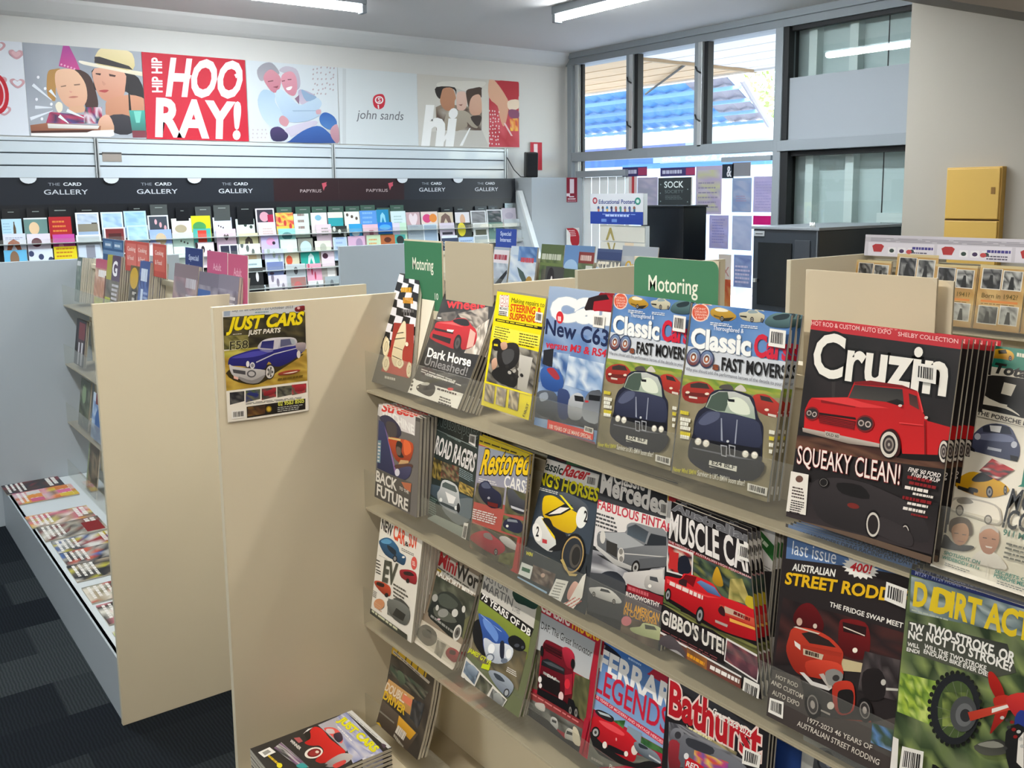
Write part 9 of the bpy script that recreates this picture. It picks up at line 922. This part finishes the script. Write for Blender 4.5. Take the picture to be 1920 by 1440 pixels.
# dark green and black title tabs standing behind the top row of cards
def tab(x0, x1, z0, z1, m, lab):
    mb = MB(); mb.hexa([(x0, 6.074, z0), (x1, 6.074, z0), (x1, 6.078, z0), (x0, 6.078, z0), (x0, 6.084, z1), (x1, 6.084, z1), (x1, 6.088, z1), (x0, 6.088, z1)], m)
    mb.box((x0 + .03, 6.08, z1 - .022), (x1 - .03, 6.0815, z1 - .017), mat('tab_print', '8a9490', .5)); rkpart('title_tab', mb)
g_ = mat('tab_green', '3c5a4c', .4); b_ = mat('tab_black', '14171c', .3); s_ = mat('tab_silver', '8c9494', .15, metal=.7)
for i, x in enumerate(TABS): tab(x[0], x[1], 1.40, x[2], {'g': g_, 'b': b_, 's': s_}[x[3]], '')

# ================================================================== corner: boxed nib, speaker, fire equipment
mb = MB(); mb.box((4.67, 5.95, 0), (5.215, 6.199, 1.733), mat('nib_grey', 'aeb4b8', .6)); o = mb.build('corner_box', bevel=.003); tag(o, 'pale grey boxed corner beside the card rack with a speaker on top', 'boxing')
sp = thing('speaker', 'small black speaker standing on the corner box', 'speaker', (4.74, 6.05, 1.733))
mb = MB(); R3 = Matrix.Rotation(math.radians(-24), 4, 'Z') @ Matrix.Rotation(math.radians(6), 4, 'X')
mb.box((-.05, -.045, .0), (.05, .045, .20), black_m, R3); mb.v = [(a, b, c + .006) for a, b, c in mb.v]; mb.build('cabinet', sp, bevel=.008)
mb = MB(); mb.box((-.042, -.049, .012), (.042, -.0452, .19), mat('grille_cloth', '1c1e22', .9), R3); mb.v = [(a, b, c + .006) for a, b, c in mb.v]; mb.build('grille', sp)
mb = MB(); mb.tube([(4.58, 6.16, 1.90), (4.62, 6.12, 1.80), (4.66, 6.08, 1.741), (4.70, 6.06, 1.739)], .004, black_m, 6); tag(mb.build('speaker_cable', smooth=True), 'black cable hanging beside the speaker', 'cable')
# ================================================================== poster stand and sock stand
ps = thing('poster_stand', 'white educational poster stand with a blue header by the window', 'poster stand', (4.06, 4.2, 0))
ex = thing  # keep names short
o0, eu0, ev0, W0, H0, c0 = DATA['ed']
ya, yb = o0[1], o0[1] - W0
mb = MB(); mb.box((.0, -.18, 0), (.04, .22, 1.25), white_lam); mb.build('back_panel', ps)
mb = MB(); mb.box((-.3, -.2, 0), (.1, .24, .05), white_lam); mb.build('foot', ps)
mb = MB(); mb.hexa([(4.005 - 4.06, yb - 4.2, 1.408), (4.035 - 4.06, yb - 4.2, 1.408), (4.035 - 4.06, ya - .07 - 4.2, 1.408), (4.005 - 4.06, ya - .07 - 4.2, 1.408), (4.005 - 4.06, yb - 4.2, 1.597), (4.035 - 4.06, yb - 4.2, 1.597), (4.035 - 4.06, ya - 4.2, 1.597), (4.005 - 4.06, ya - 4.2, 1.597)], white_lam); mb.build('header_box', ps)
mb = MB(); mb.box((-.035, yb - 4.2, 1.0), (-.005, ya - .08 - 4.2, 1.40), white_lam); mb.build('poster_pocket', ps)
mb = MB(); mb.hexa([(-.06, yb - 4.2, 1.13), (-.04, yb - 4.2, 1.13), (-.04, ya - .13 - 4.2, 1.13), (-.06, ya - .13 - 4.2, 1.13), (-.06, yb - 4.2, 1.19), (-.04, yb - 4.2, 1.19), (-.04, ya - .07 - 4.2, 1.19), (-.06, ya - .07 - 4.2, 1.19)], mat('dark_green_ledge', '1f3326', .5)); mb.build('green_ledge', ps)
sk = thing('sock_stand', 'black square display stand with a black sign on top near the window', 'display stand', (4.2, 3.87, 0))
mb = MB(); mb.box((0, 0, 0), (.205, .36, 1.51), mat('stand_black', '0d1016', .35)); mb.build('cabinet', sk, bevel=.003)
mb = MB(); mb.box((-.006, -.006, 1.51), (.211, .366, 1.522), black_m); mb.build('top_tray', sk, bevel=.002)
for y in (.10, .24):
    mb = MB(); mb.tube([(.05, y, 1.522), (.05, y, 1.56)], .005, alu, 8); mb.build('sign_post', sk)
mb = MB(); mb.box((.003, .355, .85), (.2, .3605, 1.0), mat('stand_shelf', '1a1e26', .3)); mb.box((-.002, .02, 1.0), (.0, .34, 1.02), mat('stand_shelf', '1a1e26', .3)); mb.build('shelf_edge', sk)
# ================================================================== charcoal machine by the pier
kz = thing('charcoal_cabinet', 'large charcoal machine cabinet with a recessed dark front beside the window', 'cabinet', (4.37, 3.04, 0))
mb = MB(); mb.box((0, 0, .0), (.82, .44, 1.385), charcoal); mb.build('body', kz, bevel=.004)
mb = MB(); mb.box((-.008, -.008, 1.385), (.83, .45, 1.402), mat('lid_grey', '8a9096', .4)); mb.build('lid', kz, bevel=.003)
mb = MB(); mb.box((-.006, .17, .95), (-.0005, .40, 1.31), mat('recess_black', '10151b', .25)); mb.build('dark_window', kz)
mb = MB(); mb.box((-.005, .05, 1.19), (-.0005, .15, 1.33), mat('panel_charcoal', '353a42', .5)); mb.build('control_panel', kz, bevel=.002)
mb = MB(); mb.box((-.004, .36, 1.345), (-.0005, .432, 1.375), mat('badge_silver', 'a4a8ac', .4)); mb.box((-.0048, .37, 1.357), (-.004, .422, 1.361), dark_gap); mb.build('badge', kz)
mb = MB(); mb.box((-.004, .004, .0), (.0, .01, 1.385), mat('seam_silver', '6a7078', .4)); mb.build('corner_strip', kz)
mb = MB(); mb.tube([(-.02, .405, 1.08), (-.02, .405, 1.10)], .012, alu, 8); mb.build('lock', kz)
mb = MB()
for a in range(3): mb.tube([(4.40, 3.09 + a * .012, 1.4025), (4.405, 3.095 + a * .012, 1.425), (4.40 + a * .012, 3.10 + a * .014, 1.405)], .006, mat('white_tape', 'e0e2de', .6), 6)
tag(mb.build('cable_tie', smooth=True), 'small white twist of tape on top of the charcoal cabinet', 'tape')
# ================================================================== yellow meter box on the pier
yb_ = thing('meter_box', 'yellow two-door metal box fixed to the beige pier', 'meter box', (4.9, 2.31, 1.2))
mb = MB(); mb.box((-.045, 0, -.1), (-.0, .29, .515), yellow_m); mb.build('case', yb_, bevel=.003)
mb = MB(); mb.box((-.056, .006, .246), (-.0455, .284, .508), yellow_m); d_ = mb.build('door', yb_, bevel=.004)
mb = MB(); mb.box((-.0585, .026, .375), (-.0563, .046, .41), mat('ochre_print', '8a6220', .5)); mb.build('door_vent', d_)
mb = MB(); mb.box((-.056, .006, -.09), (-.0455, .284, .236), yellow_m); mb.build('door', yb_, bevel=.004)
mb = MB(); mb.box((-.0458, .002, .238), (-.0452, .288, .244), mat('gap_brown', '4a3212', .8)); mb.build('door_gap', yb_)

# ================================================================== the street outside
asph = mat('pale_asphalt', '8c8a88', .9, noise=.2, nscale=2); pav = mat('sunlit_paving', 'c8c4bc', .9)
mb = MB(); mb.box((XW + .16, -6, -.12), (9.0, 30, -.02), pav); struct(mb.build('ground'))
mb = MB(); mb.box((9.0, -6, -.2), (16, 30, -.05), asph); struct(mb.build('road'))
own = thing('shop_awning', 'flat boarded awning over the footpath outside the upper window', 'awning', (XW + .16, 6, 2.78))
def loc(mb, o):
    l = o.location; mb.v = [(a - l.x, b - l.y, c - l.z) for a, b, c in mb.v]; return mb
w_b = mat('white_soffit', 'efe9e6', .7); t_b = mat('tan_soffit', 'd8b890', .75, noise=.25, nscale=4)
mb = MB()
for i in range(12): mb.box((XW + .16 + i * .175, -2, 2.75 + (i % 2) * .004), (XW + .16 + (i + 1) * .175 - .006, 5.86, 2.78), w_b)
loc(mb, own).build('white_boards', own)
mb = MB()
for i in range(12): mb.box((XW + .16 + i * .175, 5.87, 2.75 + (i % 2) * .004), (XW + .16 + (i + 1) * .175 - .004, 14, 2.78), t_b)
loc(mb, own).build('tan_boards', own)
mb = MB(); mb.box((XW + .16, 5.84, 2.725), (7.34, 5.88, 2.75), mat('beam_tan', 'a08868', .7)); mb.box((7.28, -2, 2.73), (7.34, 14, 2.80), w_b); mb.tube([(6.4, 5.9, 2.74), (7.6, 7.6, 2.70)], .012, dark_gap, 6); loc(mb, own).build('awning_beam', own)
bl = mat('blue_corrugated', '4d8cc8', .5, noise=.15, nscale=3); bg_ = mat('grey_corrugated', '8a8690', .6)
aw = thing('blue_awning', 'blue corrugated awning on the shops across the street', 'awning', (10, 8.4, 2.75))
mb = MB(); N = 64
for i in range(N):
    ya, yb = 8.5 + i * .16, 8.5 + (i + 1) * .16; h, h2 = (.03, 0) if i % 2 else (0, .03); sk_ = 1.55
    P = [(10, ya, 3.15 + h), (10, yb, 3.15 + h2), (12.9, yb + sk_, 2.78 + h2), (12.9, ya + sk_, 2.78 + h)]
    mb.face(P, bg_ if i < 5 else bl)
    mb.face([(x, y, z + .02) for x, y, z in P], mat('awning_top', 'b8c8d8', .5))
loc(mb, aw).build('roof_sheet', aw)
for k in range(4):
    t_ = (k + .6) / 4; mb = MB(); mb.box((10 + 3 * t_, 8.4 + 1.55 * t_, 3.08 - .39 * t_), (10.06 + 3 * t_, 19, 3.13 - .39 * t_), mat('pale_batten', '7aa6d4', .6)); loc(mb, aw).build('rafter', aw)
mb = MB(); mb.box((9.96, 8.3, 3.13), (10.0, 19, 3.20), mat('gutter_white', 'f0ecea', .5)); loc(mb, aw).build('gutter', aw)
mb = MB(); mb.tube([(10.1, 8.3, 3.1), (12.9, 10.0, 2.70)], .05, bg_, 8); loc(mb, aw).build('end_rafter', aw)
fc = thing('opposite_shops', 'sunlit shopfronts across the street with blue fascia and pale walls', 'building', (13, 12, 0))
wh = mat('sunlit_render', 'f4f2ee', .8); pu = mat('blue_fascia', '6a78c8', .6); lb = mat('light_blue_fascia', 'a8c8e4', .6); mb_ = mat('mid_blue_fascia', '4a80c4', .6)
mb = MB(); mb.box((13.0, 8, -.05), (13.6, 22, 2.74), wh); loc(mb, fc).build('wall', fc)
mb = MB(); mb.prism([(8.6 + i * .16 + (.0), 2.72 + (.05 if i % 2 else 0)) for i in range(80)] + [(21.4, 2.5), (8.6, 2.5)], 'x', 12.93, 12.99, wh); loc(mb, fc).build('scalloped_valance', fc)
mb = MB(); mb.box((12.94, 11.9, 2.36), (12.995, 22, 2.5), pu); loc(mb, fc).build('purple_fascia', fc)
mb = MB(); mb.box((12.94, 9.2, 2.40), (12.995, 11.9, 2.5), lb); loc(mb, fc).build('pale_fascia', fc)
mb = MB(); mb.box((12.98, 12.6, 2.12), (12.999, 22, 2.36), mat('vivid_blue_fascia', '3c68d8', .6)); loc(mb, fc).build('blue_fascia', fc)
mb = MB(); mb.box((12.975, 9.6, 2.06), (12.999, 13.6, 2.15), mb_); loc(mb, fc).build('sign_band', fc)
for y in (9.9, 11.4, 12.9, 14.6, 16.4):
    mb = MB(); mb.box((12.98, y, .4), (12.999, y + 1.1, 1.9), mat('shop_window', 'b8ccd8', .2)); loc(mb, fc).build('shop_window', fc)
tr = thing('street_tree', 'pale green sunlit tree beyond the end of the blue awning', 'tree', (16, 11.6, 0))
mb = MB(); mb.tube([(0, 0, 0), (.1, 0, 1.5), (0, .1, 3)], [.12, .1, .07], mat('bark', '7a6a58', .9), 8); mb.build('trunk', tr)
R = random.Random(2); mb = MB(); lf = mat('sunlit_leaves', 'a8c468', .7)
for i in range(900):
    a, b_2, r_ = R.uniform(0, 2 * PI), R.uniform(-1, 1), R.uniform(.5, 1) ** .5
    c = Vector((math.cos(a) * math.sqrt(1 - b_2 * b_2) * 1.2 * r_, math.sin(a) * math.sqrt(1 - b_2 * b_2) * 1.2 * r_, 4.0 + b_2 * 1.1 * r_))
    u = Vector((R.uniform(-1, 1), R.uniform(-1, 1), R.uniform(-1, 1))).normalized() * .11; w = u.orthogonal().normalized() * .06
    mb.face([c - u, c + w, c + u, c - w], lf)
mb.build('foliage', tr)
